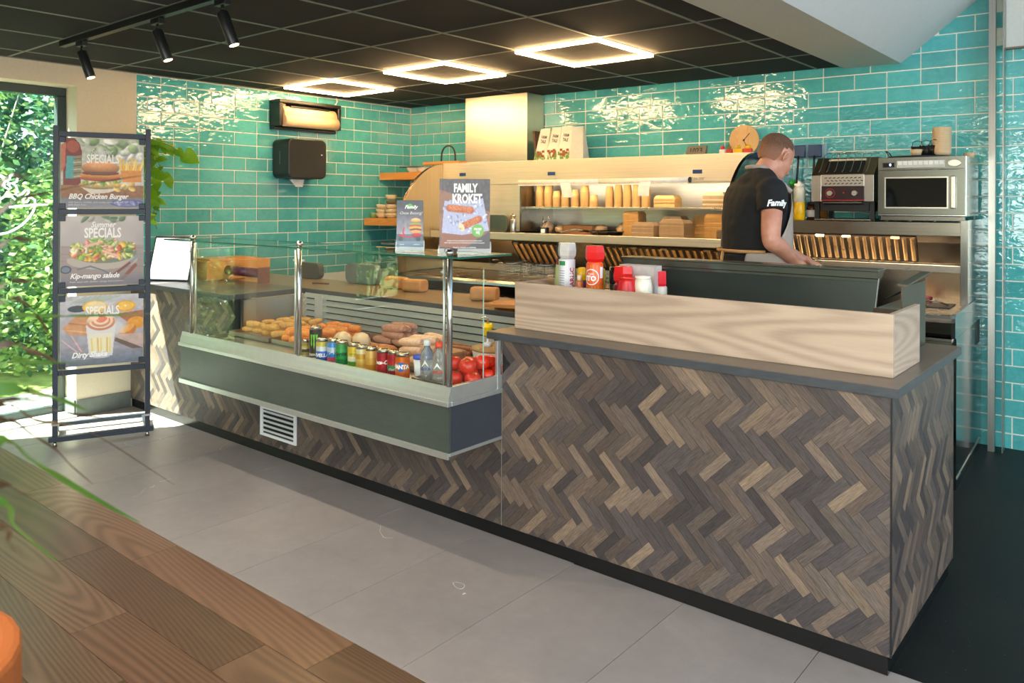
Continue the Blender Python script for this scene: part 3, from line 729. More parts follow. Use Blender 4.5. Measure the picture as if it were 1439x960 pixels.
# grease filter baffles: each a bent slat on the sloping bank
def baffles(root, s0, s1, top, bot, n, mat, w):
    slot = MB(); d = Vector((0, -(top[0] - bot[0]), top[1] - bot[1])); ln = d.length
    nrm = Vector((0, -(top[1] - bot[1]), -(top[0] - bot[0]))).normalized() * .012
    ux = d.normalized(); lean = .0
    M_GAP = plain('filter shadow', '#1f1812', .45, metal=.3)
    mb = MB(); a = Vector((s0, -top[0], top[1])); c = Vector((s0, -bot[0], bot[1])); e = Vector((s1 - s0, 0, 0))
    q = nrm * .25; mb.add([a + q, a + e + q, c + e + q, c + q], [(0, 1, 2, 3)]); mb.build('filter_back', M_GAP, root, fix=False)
    for k in range(n):
        x = s0 + (s1 - s0) * (k + .5) / n; hw = (s1 - s0) / n * w / 2; m = MB(); prof = []
        for j in range(7):
            t = math.pi * j / 6; prof.append((-math.cos(t) * hw, math.sin(t)))
        top_p = Vector((x, -top[0], top[1])) - ux * ln * .05; bot_p = Vector((x, -bot[0], bot[1])) + ux * ln * .07
        vs = [P + Vector((px_, 0, 0)) + nrm * (.35 + .65 * h) for P in (top_p, bot_p) for px_, h in prof]
        m.add(vs, [(i, i + 1, 8 + i, 7 + i) for i in range(6)], smooth=True); m.add(vs, [tuple(range(7)), tuple(range(7, 14))])
        m.build('filter_baffle', mat, root, fix=False)
    return
M_BAF = brushed('filter steel', '#c2a47c', .26, 'z')
baffles(rg, 1.74, 2.20, (.62, 1.19), (.46, 1.005), 8, M_BAF, .66)
baffles(rg, 2.50, 3.66, (.62, 1.19), (.46, 1.005), 22, M_BAF, .66)
for s in (1.80, 2.56, 2.86, 3.10, 3.42):
    MB().cbox((s, -.632, 1.178), (.05, .012, .012), rot=(math.radians(-45), 0, 0)).build('filter_handle', M_ST, rg)
for s, zz in ((1.12, 1.745), (2.05, 1.735), (3.29, 1.725)):
    boxp('display', s - .035, s + .035, -.503, -.499, zz - .014, zz + .014, plain('blue display', '#24406e', .3), rg)
    o = MB().text('11:24 200°', Matrix.Translation((s, -.5035, zz - .05)) @ Matrix.Rotation(math.pi / 2, 4, 'X'), .028).build('lettering', plain('grey print', '#a9a498', .6), rg)
# roller blind cassette below the canopy
for s0, s1 in ((1.74, 2.495), (2.50, 3.235)):
    m = MB(); m.cyl((s0, -.515, 1.668), (s1, -.515, 1.668), .019, seg=14); m.build('light_tube', plain('white enamel', '#e9e6dd', .35), rg)
    rb('light_rail', s0, s1, .498, .535, 1.640, 1.648, mat=plain('white enamel', '#e9e6dd', .35))
MB().cyl((3.235, -.515, 1.668), (3.245, -.515, 1.668), .021, seg=14).build('end_cap', M_BLACK, rg)
# body with fryer deck, shared with the lower right-hand unit
rb('deck', .888, 4.950, .0, 1.03, .905, .92); rb('body', .888, 4.950, .02, .98, .08, .79, mat=M_ST)
mb = MB(); P = [(-1.03, .92), (-1.052, .915), (-1.066, .90), (-1.070, .88), (-1.066, .82), (-1.055, .806), (-.98, .80), (-.98, .905)]
mb.prism(P, .888, 4.950, 'x', smooth_side=False); mb.build('front_lip', brushed('smoked steel lip', '#8a857c', .2, 'x'), rg)
rb('lower_rail', .888, 4.952, .98, 1.045, .776, .792, mat=M_ST, bevel=.002)
mb = MB(); mb.prism([(-1.045, .925), (-1.058, .918), (-1.068, .905), (-1.072, .88), (-1.068, .80), (-.0, .80), (-.0, .935), (-.2, .935)], 4.950, 4.970, 'x'); mb.build('end_panel', brushed('satin end steel', '#9da3a4', .18, 'z', var=.04), rg)
rb('end_panel', 4.950, 4.968, .02, 1.02, .0, .797, mat=M_SIDE); rb('foot_rail', 4.952, 4.972, .05, 1.01, .055, .063, mat=M_ST)
# upper right unit
ru = rg
rb('unit_top', 3.706, 4.955, .0, .60, 1.375, 1.395); rb('unit_fascia', 3.706, 4.950, .585, .602, 1.318, 1.395, bevel=.002, mat=brushed('fascia steel', '#8f887b', .25, 'x'))
mb = MB(); mb.prism([(-.50, 1.33), (-.485, 1.318), (-.385, 1.13), (-.37, 1.14)], 3.706, 4.95, 'x'); mb.build('filter_housing', M_STD, rg)
baffles(rg, 3.74, 4.68, (.49, 1.305), (.40, 1.15), 21, M_BAF, .60)
for s in (4.13, 4.29, 4.57): MB().cbox((s, -.515, 1.298), (.05, .012, .012), rot=(math.radians(-45), 0, 0)).build('filter_handle', M_ST, rg)
rb('gutter', 3.706, 4.95, .28, .40, 1.118, 1.126, mat=M_ST); rb('gutter_lip', 3.706, 4.95, .395, .402, 1.09, 1.135, mat=M_ST, bevel=.002)
rb('splash_back', 3.706, 4.95, .0, .28, .92, 1.34, mat=brushed('splash steel', '#c0a98c', .26, 'z')); 
rb('side_cheek', 4.950, 4.968, .0, .602, .935, 1.41, mat=M_SIDE); rb('cheek_edge', 4.93, 4.970, .600, .612, .922, 1.41, mat=brushed('edge steel', '#8d8a82', .24, 'z'), bevel=.002)
boxp('vent_slot', 4.967, 4.9705, -.28, -.12, .66, .80, M_BLACK, rg)
# hood chimney
ch = rthing('extractor_chimney', 'square brushed steel extractor chimney rising from the range to the ceiling', 'chimney')
MB().box(*RB(.945, 1.636, .012, .262, 1.852, CEIL - .001)).build('duct', M_STZ, ch, .002)
MB().box(*RB(.940, 1.641, .010, .268, 1.850, 1.866)).build('collar', M_ST, ch, .001)

# ------------------------------------------------------------------ things on and around the range
# cups
M_KR = plain('kraft paper', '#bf9355', .7, var=.06); M_KRD = plain('dark kraft', '#a78a66', .75, var=.06); M_KRL = plain('light kraft', '#c9aa80', .7, var=.05)
ORD = ['topmost', 'second', 'third', 'fourth', 'fifth', 'sixth', 'seventh', 'eighth', 'ninth', 'tenth', 'eleventh', 'twelfth', 'thirteenth', 'fourteenth', 'fifteenth', 'sixteenth']
def nth(k, n): return ORD[n - 1 - k] if k == n - 1 else ORD[n - 1 - k] + ' from top'
def cup_proto(r, h, mat, label, group, loc):
    c = MB(); c.lathe([(r * .78, 0), (r * .80, .002), (r, h - .004), (r * 1.07, h - .003), (r * 1.07, h), (r * .98, h), (r * .76, .006), (0, .006)], seg=14)
    o = c.build('paper_cup', mat); tag(o, label, 'cup', group); o.location = loc; return o
def cup_stack(s, o, z, n, r, h, step, label, group, mat, inv=True):
    for k in range(n):
        p = wb(s, o, z + k * step)
        if k == 0: base = cup_proto(r, h, mat, label, group, p); ob = base
        else:
            ob = base.copy(); COL.objects.link(ob); ob.location = p
        ob['label'] = label.replace('paper cup', 'cup,', 1).replace(', in', ', ' + nth(k, n) + ' in')
        if inv: ob.rotation_euler = (math.pi, 0, 0); ob.location = wb(s, o, z + h + k * step)
W1_, G1 = 'paper cup in ', 'kraft paper cups on the range shelf'
stk = [(1.80, 12, 'the far left stack on the upper range shelf'), (1.885, 12, 'the second tall stack on the range shelf'), (1.968, 8, 'the third, shorter stack on the shelf'),
       (2.052, 8, 'the fourth, shorter stack on the shelf'), (2.148, 9, 'the stack half hidden by the receipt'), (2.24, 12, 'the tall stack right of the receipt'),
       (2.322, 5, 'the low stack left of the shelf divide')]
for s, n, w in stk: cup_stack(s, .30, 1.471, n, .034 if n != 12 else .036, .055, .0105, W1_ + w, 'cups of ' + w, M_KR)
stk2 = [(2.455, 12, 'the first stack right of the shelf gap'), (2.535, 13, 'the second stack right of the shelf gap'), (2.615, 13, 'the lit middle stack of the right group'), (2.695, 13, 'the fourth stack right of the shelf gap'), (2.775, 13, 'the last stack before the cartons')]
for s, n, w in stk2: cup_stack(s, .28, 1.471, n, .033, .055, .0098, W1_ + w, 'cups of ' + w, M_KR)
# folded burger cartons, nested in stacks
def carton_stack(s, o, z, n, w, d, label, group, rot=0.0, mat=None, h=.034, step=.011, flip=True):
    m = MB(); t = .82
    lo = [(-w / 2, -d / 2), (w / 2, -d / 2), (w / 2, d / 2), (-w / 2, d / 2)]
    v = [(x, y, 0) for x, y in lo] + [(x, y, .009) for x, y in lo] + [(x * t, y * t, h) for x, y in lo]
    m.add(v, [(0, 3, 2, 1), (8, 9, 10, 11)] + [(i, (i + 1) % 4, 4 + (i + 1) % 4, 4 + i) for i in range(4)] + [(4 + i, 4 + (i + 1) % 4, 8 + (i + 1) % 4, 8 + i) for i in range(4)])
    base = None; rr = random.Random(int(s * 1000))
    for k in range(n):
        p = wb(s + rr.gauss(0, .0012), o + rr.gauss(0, .0012), z + k * step)
        if base is None: ob = base = m.build('burger_carton', mat or M_KRD, None, .0008); tag(ob, label, 'carton', group)
        else: ob = base.copy(); COL.objects.link(ob)
        ob.location = p; ob.rotation_euler = (0, 0, ANG + rot); ob['label'] = label.replace('carton', 'carton, ' + nth(k, n))
GC = 'kraft carton in the '
for a in ((2.965, .30, 1.471, 6, .165, .14, 'short shelf stack behind the receipt', .05, M_KR), (3.36, .30, 1.471, 8, .17, .15, 'upper shelf stack nearest the cook', -.1, M_KRD),
          (2.72, .36, 1.251, 15, .13, .13, 'tall narrow stack at the left of the ledge', 0, M_KR), (2.885, .50, 1.251, 8, .17, .13, 'low front stack on the ledge', .12, M_KRD),
          (3.03, .30, 1.251, 12, .16, .13, 'rear stack on the middle of the ledge', 0, M_KRL), (3.13, .50, 1.251, 10, .20, .14, 'widest front stack on the ledge', -.08, M_KRD),
          (3.235, .26, 1.251, 13, .12, .12, 'slim stack behind the widest ledge stack', 0, M_KR), (3.38, .36, 1.251, 14, .14, .14, 'tall stack on the ledge beside the cook', .06, M_KR)):
    carton_stack(*a[:6], GC + a[6], 'cartons in the ' + a[6], a[7], a[8])
tag(MB().rbox((0, 0, .035), (.11, .1, .07), .02, axis='x').build('tray_stack', plain('brown card', '#6d5840', .7)), 'dark brown card tray on the ledge behind the cook', 'tray').location = wb(3.50, .48, 1.251)
# hanging receipts
M_PAP = plain('receipt paper', '#f0ece2', .8, var=.02)
for s, z0, z1, w in ((2.205, 1.545, 1.66, 'left'), (2.90, 1.555, 1.66, 'right')):
    m = MB(); P = []
    for k in range(9):
        z = z1 - (z1 - z0) * k / 8; y = -.538 - .006 * math.sin(k * .5); P.append((y, z, .004 * k if w == 'left' else -.002 * k))
    vs = [(dx + p[2], p[0], p[1]) for p in P for dx in (-.046, .046)]
    m.add(vs, [(2 * i, 2 * i + 1, 2 * i + 3, 2 * i + 2) for i in range(8)], smooth=True)
    for k in range(5): m.box(-.03, .02 - .01 * (k % 2), -.5475, -.547, z1 - .03 - .014 * k, z1 - .027 - .014 * k, plain('grey print', '#a9a498', .6))
    r = m.build('receipt', M_PAP); r.data.materials.clear(); r.data.materials.append(M_PAP); r.data.materials.append(plain('grey print', '#a9a498', .6)); r.matrix_world = MW @ Matrix.Translation((s, 0, 0))
    tag(r, 'white paper receipt hanging from the range light rail, the %s one' % w, 'receipt')
# coffee bags
def bag(s, lean, w, h, label, back=False, col='#d8d5c4'):
    b = rthing('coffee_bag', label, 'bag', s, .26, 1.849, 'paper bags standing on the range top'); m = MB(); m2 = plain('bag paper ' + col, col, .75, var=.04)
    ys = .05; v = []
    for k in range(6):
        t = k / 5; z = h * t; ww = w / 2 * (1 - .22 * t); dd = ys * (1 - .75 * t); x = lean * t
        v += [(x - ww, -dd, z), (x + ww, -dd, z), (x + ww, dd, z), (x - ww, dd, z)]
    m.add(v, [(4 * k + i, 4 * k + (i + 1) % 4, 4 * k + 4 + (i + 1) % 4, 4 * k + 4 + i) for k in range(5) for i in range(4)] + [(0, 3, 2, 1), (20, 21, 22, 23)])
    m.build('pouch', m2, b, .002)
    rr = random.Random(int(s * 100)); g, g2, g3 = MB(), MB(), MB()
    if not back:
        for k in range(26):
            x = rr.uniform(-w * .42, w * .42); z = rr.uniform(.005, .055); gr = plain('leaf print', '#5f8a3c', .7)
            g.add([(x - .008, -ys - .001 + z / h * ys * .75, z), (x + .008, -ys - .001 + z / h * ys * .75, z), (x + rr.uniform(-.012, .012), -ys - .002 + (z + .03) / h * ys * .75, z + .035)], [(0, 1, 2)], gr)
        for k in range(7):
            x = rr.uniform(-w * .3, w * .3); z = rr.uniform(.03, .08); g2.box(x - .012, x + .012, -ys - .003 + z / h * ys * .75, -ys - .001 + z / h * ys * .75, z, z + .02, plain('brown animal print', '#8a4a2c', .7))
        T = Matrix.Translation((lean * .7, -ys * .45 - .004, h * .66)) @ Matrix.Rotation(math.radians(80), 4, 'X') @ Matrix.Rotation(-.12, 4, 'Z')
        g3.text('FARM', T @ Matrix.Translation((0, .02, 0)), .036, plain('black print', '#2a2622', .6), offset=.001, xs=.62)
        g3.text('TALE', T @ Matrix.Translation((0, -.018, 0)), .038, plain('black print', '#2a2622', .6), offset=.001, xs=.62)
    else:
        g.cyl((0, -.02, h * .5), (0, -.024, h * .5), .018, seg=14, mat=plain('grey print', '#a9a498', .6))
        for k in range(6): g.box(-.02, .022, -.016, -.012, h * .65 + .01 * k, h * .65 + .004 + .01 * k, plain('grey print', '#a9a498', .6))
    g.build('bag_print', None, b, fix=False)
    if g2.f: g2.build('animal_print', None, b, fix=False)
    if g3.f: g3.build('lettering', None, b, fix=False)
bag(1.80, .035, .125, .275, 'leftmost leaning white farm print paper bag beside the chimney')
bag(1.915, .035, .12, .280, 'second white farm print paper bag on the range top')
bag(2.035, .015, .125, .285, 'third and tallest white farm print paper bag on the range top')
bag(2.16, -.01, .135, .275, 'plain grey back of a paper bag, rightmost of four', True, '#bcbfb6')
tg_ = tag(MB().cbox((0, 0, .13), (.02, .12, .26), rot=(0, math.radians(-6), 0)).build('cutting_board', wood('dark board', '#4a2d1c', '#6a452d', 'z')), 'dark wooden board leaning on the steel chimney', 'board'); tg_.location = wb(1.73, .22, 1.849); tg_.rotation_euler = (0, 0, ANG)
# wooden carrier with metal hoop on the range
cr = rthing('serving_tray', 'orange wooden tray with a dark hoop handle on the range top', 'tray', .74, .24, 1.849)
M_OR = wood('orange wood', '#b97a35', '#d99a52', 'x', 2, rough=.5)
boxp('tray_base', -.22, .22, -.13, .13, .0, .028, M_OR, cr, .002); 
pts = [(-.14 * math.cos(t) * .62 - .02, 0, .028 + .15 * math.sin(t) ** .6 if math.sin(t) > 0 else .028) for t in [math.pi * k / 16 for k in range(17)]]
MB().tube(pts, .008, 8).build('handle', plain('dark iron', '#3b3630', .5, metal=.4), cr)
# floating shelves in the corner
for z, o1, w, lab in ((1.716, .42, .95, 'upper'), (1.286, .62, .95, 'middle')):
    t = tag(MB().box(*RB(.003, .86, .006, o1, 0, .068)).build('corner_shelf', M_OR, None, .002), '%s orange wooden corner shelf between teal wall and range' % lab, 'shelf')
    t.location = wb(0, 0, z); t.rotation_euler = (0, 0, ANG)
t = tag(MB().box(*RB(.003, .86, .006, .40, 0, .018)).build('corner_shelf', plain('pale shelf', '#c8bfa8', .5)), 'thin pale shelf lowest in the corner beside the range', 'shelf'); t.location = wb(0, 0, 1.098); t.rotation_euler = (0, 0, ANG)
# bowls
def bowl(s, o, z, r, h, label, group, mat, tilt=0):
    m = MB(); m.lathe([(r * .55, 0), (r * .85, h * .35), (r, h * .8), (r * 1.0, h), (r * .93, h), (r * .8, h * .4), (r * .4, .008), (0, .008)], seg=18)
    b = tag(m.build('bowl', mat), label, 'bowl', group); b.location = wb(s, o, z); b.rotation_euler = (tilt, 0, 0); return b
M_CER = plain('cream ceramic', '#d6c7a4', .35)
for k, dx in enumerate((.10, .225)):
    for j in range(3): bowl(dx, .48, 1.355 + .040 * j, .058, .045, 'cream bowl, %s in the %s of two stacks on the middle shelf' % (('bottom', 'middle', 'topmost')[j], ('left', 'right')[k]), 'bowls of the %s stack on the middle shelf' % ('left', 'right')[k], M_CER, (0, .05, -.06)[j])
bowl(.20, .46, 1.482, .055, .04, 'grey-brown bowl lying on top of the right bowl stack', None, plain('taupe ceramic', '#6d655a', .4)); bowl(.20, .46, 1.523, .052, .05, 'cream bowl topmost over the grey-brown bowl', None, M_CER)
tag(MB().lathe([(.03, 0), (.034, .04), (.03, .05)], seg=12).build('glass_jar', plain('green glass', '#7a9a62', .1)), 'small green jar left of the bowl stacks', 'jar').location = wb(.028, .52, 1.355)
for k, s in enumerate((.30, .42)): bowl(s, .25, 1.785, .075, .05, 'white shallow bowl on the upper corner shelf, the %s one' % ('left', 'right')[k], None, plain('white china', '#e5e1d6', .3))
tag(MB().box(-.16, .12, -.09, .09, 0, .006).build('lid', M_BLACK), 'flat black lid lying over the bowls on the upper shelf', 'lid').location = wb(.34, .25, 1.8355)
# pepper mill, jar, spatula, pan, bags on the ledge
pm = rthing('salt_shaker', 'slim steel shaker with a bulbous top standing on the ledge', 'shaker', 1.715, .56, 1.2505)
MB().lathe([(.024, 0), (.026, .005), (.024, .11), (.02, .118), (.012, .125)], seg=16).build('body', M_STV, pm); MB().lathe([(.012, .125), (.022, .135), (.024, .15), (.014, .162), (0, .165)], seg=16).build('cap', M_ST, pm)
jr = rthing('spoon_jar', 'small black jar with a white label holding two spoons', 'jar', 2.03, .56, 1.2505)
MB().rbox((0, 0, .028), (.055, .055, .056), .014).build('jar', plain('black glass', '#141414', .15), jr); MB().box(-.018, .018, -.0295, -.0285, .012, .045).build('jar_label', M_PAP, jr)
for dx in (-.012, .012): 
    m = MB(); m.tube([(dx, 0, .02), (dx * 2.0, .01, .12)], .002, 6); m.sph((dx * 2.1, .011, .128), (.008, .003, .014)); m.build('spoon', M_ST, jr)
pan = rthing('frying_pan', 'wide steel pan with a long handle lying on the ledge', 'pan', 2.52, .42, 1.2505)
MB().lathe([(.11, 0), (.15, .035), (.152, .037), (.147, .037), (.108, .004), (0, .004)], seg=28).build('pan_body', M_STD, pan)
MB().tube([(-.15, -.03, .03), (-.24, -.10, .045), (-.33, -.17, .022)], [.008, .009, .006], 8).build('handle', M_STD, pan)
bs = rthing('food_tub', 'brown roasting tub with paper on the ledge behind the jar', 'tub', 2.18, .22, 1.2505)
MB().rbox((0, 0, .035), (.30, .2, .07), .02, mat=plain('brown tub', '#8d6138', .5)).build('tub', None, bs)
for i, (s, w, hh) in enumerate(((1.84, .055, .10), (1.98, .05, .07), (2.36, .055, .08), (2.56, .05, .10))):
    m = MB(); m.sph((0, 0, hh / 2), (w, .055, hh / 2), 12, 8); o = m.build('bread_bag', plain('bag film', '#d6b48a', .35)); tag(o, 'crumpled clear bag of bread on the ledge, number %s from the left' % ('one', 'two', 'three', 'four')[i], 'bag'); o.location = wb(s, .25, 1.2505)
    dm = o.modifiers.new('d', 'DISPLACE'); tx = bpy.data.textures.new('c', 'CLOUDS'); tx.noise_scale = .05; dm.texture = tx; dm.strength = .03
m = MB(); m.rbox((0, 0, .075), (.26, .02, .15), .05, axis='y', seg=6); o = m.build('serving_tray', M_STD, None, .002); tag(o, 'rounded grey steel tray leaning on the back of the ledge', 'tray'); o.location = wb(1.52, .545, 1.2505); o.rotation_euler = (0, 0, ANG)
# scale display, clock and figurines
dsp = rthing('digital_display', 'grey desk clock with tilted digital display left of the round clock', 'clock', 3.19, .30, 1.8495)
m = MB(); m.prism([(-.02, 0), (.02, 0), (.035, .075), (.015, .075)], -.075, .075, 'x'); m.build('housing', plain('warm grey plastic', '#6f6a5a', .5), dsp, .002)
MB().text('1023', Matrix.Translation((0, -.0045, .036)) @ Matrix.Rotation(math.radians(78), 4, 'X'), .055, offset=.001, xs=.95).build('digits', plain('dark digits', '#2a2a22', .5), dsp)
ck = rthing('wall_clock', 'round pale wooden clock with black hands on the teal wall', 'clock', 3.455, .035, 1.968)
m = MB(); m.cyl((0, 0, 0), (0, -.018, 0), .112, seg=48); m.build('dial', wood('clock wood', '#cf9f62', '#e6bd83', 'z', 3, rough=.22), ck, .001)
m = MB(); m.cyl((0, -.018, 0), (0, -.024, 0), .007, seg=12); m.tube([(0, -.022, 0), (.044, -.022, .050)], .0022, 5); m.tube([(0, -.023, 0), (.035, -.023, -.072)], .0018, 5); m.build('clock_hands', M_BLACK, ck)
figs = (('red and white candy sweet shaped toy, leftmost of the toys', '#e7dcd2', '#b3222a'), ('red toy figure with a brown head, second of the toys', '#b8261c', '#8a6a1e'), ('wide yellow toy, third of the toys below the clock', '#d9a90f', '#c7a012'), ('yellow toy with a red rim, rightmost of the toys', '#c5341a', '#e7b50c'))
for i, (lab, c1, c2) in enumerate(figs):
    f = rthing('toy_figure', lab, 'toy', (3.405, 3.455, 3.52, 3.59)[i], .33, 1.8495, 'small toys on the range top'); 
    MB().rbox((0, 0, .018), ((.045, .045, .07, .06)[i], .03, .036), .01, mat=plain('toy ' + c1, c1, .4)).build('toy_body', None, f, .002)
    MB().sph((0, 0, .048), ((.016, .014, .02, .022)[i], .014, .016), mat=plain('toy ' + c2, c2, .4)).build('toy_head', None, f)
# sockets and cables
M_DKB = plain('dark blue grey plastic', '#1c3f63', .5)
sk = rthing('power_socket', 'double blue-black wall socket with two plugs and cables', 'socket', 3.905, .008, 1.87)
boxp('base', -.09, .13, -.02, 0, -.05, .05, plain('grey socket base', '#87a2a6', .4), sk, .003)
for dx in (-.055, .055):
    m = MB(); m.prism([(-.05, -.04), (-.02, -.045), (-.02, .045), (-.035, .045)], dx - .045, dx + .045, 'x'); m.build('flap', M_DKB, sk, .003)
    m = MB(); m.tube([(dx, -.045, -.03), (dx, -.055, -.10), (dx - .015, -.05, -.28), (dx - .02, -.05, -.45)], .007, 8); m.build('cable', M_BLACK, sk)
# bottles on the right unit
def bottle(name, label, s, o, prof, mat, cap=None, capmat=None, z=1.3955, seg=18, group=None, liquid=None):
    t = rthing(name, label, 'bottle', s, o, z, group); MB().lathe(prof, seg=seg).build('body', mat, t)
    if cap: MB().lathe(cap, seg=seg).build('cap', capmat, t)
    return t
t = rthing('squeeze_bottle', 'clear squeeze bottle half full of bright yellow sauce', 'bottle', 3.995, .50, 1.3955)
MB().lathe([(.033, 0), (.036, .004), (.036, .115), (.0355, .116)], seg=24).build('sauce', plain('yellow sauce', '#f2b705', .3), t)
MB().lathe([(.036, .116), (.036, .20), (.033, .212), (.030, .214)], seg=24).build('body', plain('cloudy plastic', '#e2d9bd', .35), t); MB().lathe([(.031, .214), (.031, .236), (.012, .240), (.010, .252), (.0, .252)], seg=24).build('cap', plain('milky cap', '#efe8d4', .4), t)
t = bottle('herb_bottle', 'tall clear green bottle with a bright green cap behind the squeeze bottle', 3.90, .34, [(.03, 0), (.032, .15), (.02, .20), (.014, .23)], plain('green bottle', '#66794f', .12), [(.015, .228), (.022, .235), (.022, .262), (0, .264)], plain('bright green cap', '#2fb52b', .4))
t = bottle('vinegar_bottle', 'small dark bottle with a label left of the squeeze bottle', 3.93, .53, [(.018, 0), (.02, .07), (.012, .10), (.010, .13)], plain('dark glass', '#241c16', .1)); MB().lathe([(.0205, .015), (.0206, .055)], seg=18).build('bottle_label', M_PAP, t)
t = bottle('spice_jar', 'brown spice jar with white label right of the squeeze bottle', 4.055, .42, [(.034, 0), (.036, .08), (.03, .095)], plain('brown glass', '#5a2f18', .12), [(.032, .095), (.032, .118), (0, .119)], plain('black cap', '#1c1917', .4)); MB().lathe([(.0365, .02), (.0367, .065)], seg=18).build('jar_label', M_PAP, t)
t = bottle('oil_jar', 'amber jar stacked beside the toaster behind the spice jar', 4.07, .25, [(.034, 0), (.036, .17), (.03, .2)], plain('amber glass', '#8a5a2a', .12), [(.032, .2), (.032, .225), (0, .226)], M_BLACK)
# conveyor toaster
tt = rthing('conveyor_toaster', 'stainless conveyor toaster with red-ringed dials and a wire rack on top', 'toaster', 4.09, 0, 1.3955)
def tb(n, *b, mat=M_ST, bv=.002): return MB().box(b[0], b[1], -b[3], -b[2], b[4], b[5]).build(n, mat, tt, bv)
tb('side_panel', 0, .06, .14, .56, .12, .285, mat=M_STV); tb('side_panel', .315, .37, .14, .56, .12, .285, mat=M_STV)
m = MB(); m.prism([(-.56, .285), (-.42, .40), (-.14, .40), (-.14, .285)], 0, .37, 'x'); m.build('hood', brushed('brown steel', '#9c8468', .35, 'x'), tt, .002)
m = MB(); m.prism([(-.549, .302), (-.46, .378), (-.456, .374), (-.545, .298)], .075, .300, 'x'); m.build('feed_opening', plain('toaster dark', '#15110e', .5), tt)
m = MB(); m.prism([(-.452, .380), (-.438, .392), (-.434, .388), (-.448, .376)], .075, .300, 'x'); m.build('opening_lip', plain('beige strip', '#d9c9a8', .4), tt)
tb('control_panel', .06, .315, .14, .562, .125, .215, mat=plain('maroon black panel', '#2a1214', .3)); tb('vent_panel', .06, .315, .14, .564, .215, .290, mat=M_ST)
for j in range(3):
    for i in range(9): MB().cbox((.09 + .025 * i + (.012 if j % 2 else 0), -.5655, .232 + .018 * j), (.015, .002, .005), rot=(0, .3 if j % 2 else -.3, 0)).build('vent_slot', plain('toaster dark', '#15110e', .5), tt)
for x, ring in ((.115, True), (.262, False)):
    m = MB(); m.cyl((x, -.562, .172), (x, -.582, .172), .019, .016, 20); m.build('dial', M_ST, tt)
    if ring:
        m = MB(); m.tube([(x + .028 * math.cos(a), -.563, .172 + .028 * math.sin(a)) for a in [2 * math.pi * k / 24 for k in range(24)]], .0022, 5, closed=True); m.build('dial_ring', plain('red ring', '#c2202a', .4), tt)
MB().cyl((.195, -.562, .175), (.195, -.567, .175), .005, seg=10).build('lamp_button', plain('red ring', '#c2202a', .4), tt)
boxp('red_line', .06, .315, -.5635, -.562, .126, .130, plain('red ring', '#c2202a', .4), tt)
for x in (.02, .35):
    for y in (-.5, -.18): MB().box(x - .014, x + .014, y - .014, y + .014, 0, .12).build('leg', M_BLACK, tt)
tb('crumb_tray', .03, .36, .2, .6, .004, .012, mat=M_ST); tb('outlet', .04, .33, .14, .50, .06, .12, mat=plain('toaster dark', '#15110e', .5))
m = MB(); m.prism([(-.56, .11), (-.56, .118), (-.40, .085), (-.40, .08)], .07, .30, 'x'); m.build('chute', brushed('dark steel', '#7b756c', .25, 'x'), tt)
for k in range(7):
    x = .045 + .047 * k; MB().tube([(x, -.565, .305), (x, -.53, .318), (x, -.43, .415), (x, -.36, .435), (x, -.22, .435)], .0022, 5).build('rack_wire', M_ST, tt)
for y, z in ((-.22, .435), (-.36, .435)): MB().tube([(.045, y, z), (.327, y, z)], .0022, 5).build('rack_wire', M_ST, tt)
# microwave
mw = rthing('microwave', 'steel commercial microwave with black window and keypad strip', 'microwave', 4.488, 0, 1.3955)
def mb_(n, *b, mat=M_ST, bv=.002): return MB().box(b[0], b[1], -b[3], -b[2], b[4], b[5]).build(n, mat, mw, bv)
M_MW = brushed('microwave steel', '#76766c', .24, 'x')
mb_('case', .0, .468, .08, .575, .035, .383, mat=brushed('microwave side', '#b9bcb8', .2, 'z')); mb_('door', .004, .464, .575, .600, .045, .305, mat=M_MW); mb_('control_strip', .004, .464, .575, .598, .308, .383, mat=M_MW)
mb_('door_window', .048, .372, .600, .602, .088, .258, mat=plain('dark window', '#0d1210', .06)); mb_('window_frame', .040, .380, .6, .6008, .080, .266, mat=M_ST)
mb_('handle', .392, .418, .602, .628, .080, .268, mat=M_STV, bv=.006); mb_('vent_strip', .02, .46, .55, .597, .008, .034, mat=M_STD)
for k in range(4): mb_('foot', .03 + .13 * k, .045 + .13 * k, .5, .53, .0, .035, mat=M_STD)
mb_('display', .030, .095, .598, .6, .324, .352, mat=plain('black glass', '#141414', .15)); 
o = MB().text('0', Matrix.Translation((.072, -.6005, .338)) @ Matrix.Rotation(math.pi / 2, 4, 'X'), .024).build('digit', emit('blue digit', '#7aa0ff', 3), mw)
mb_('keypad', .108, .362, .598, .6, .320, .362, mat=plain('keypad grey', '#b8b6ad', .4))
for k in range(9): mb_('key', .114 + .0275 * k, .136 + .0275 * k, .6, .6012, .336, .358, mat=plain('key pale', '#d8d6cc', .4), bv=0)
m = MB(); v = [(.41 + .034 * math.cos(a), .342 + .020 * math.sin(a)) for a in [2 * math.pi * k / 24 for k in range(24)]]; m.prism(v, -.608, -.598, 'y'); m.build('start_button', M_ST, mw, .002)
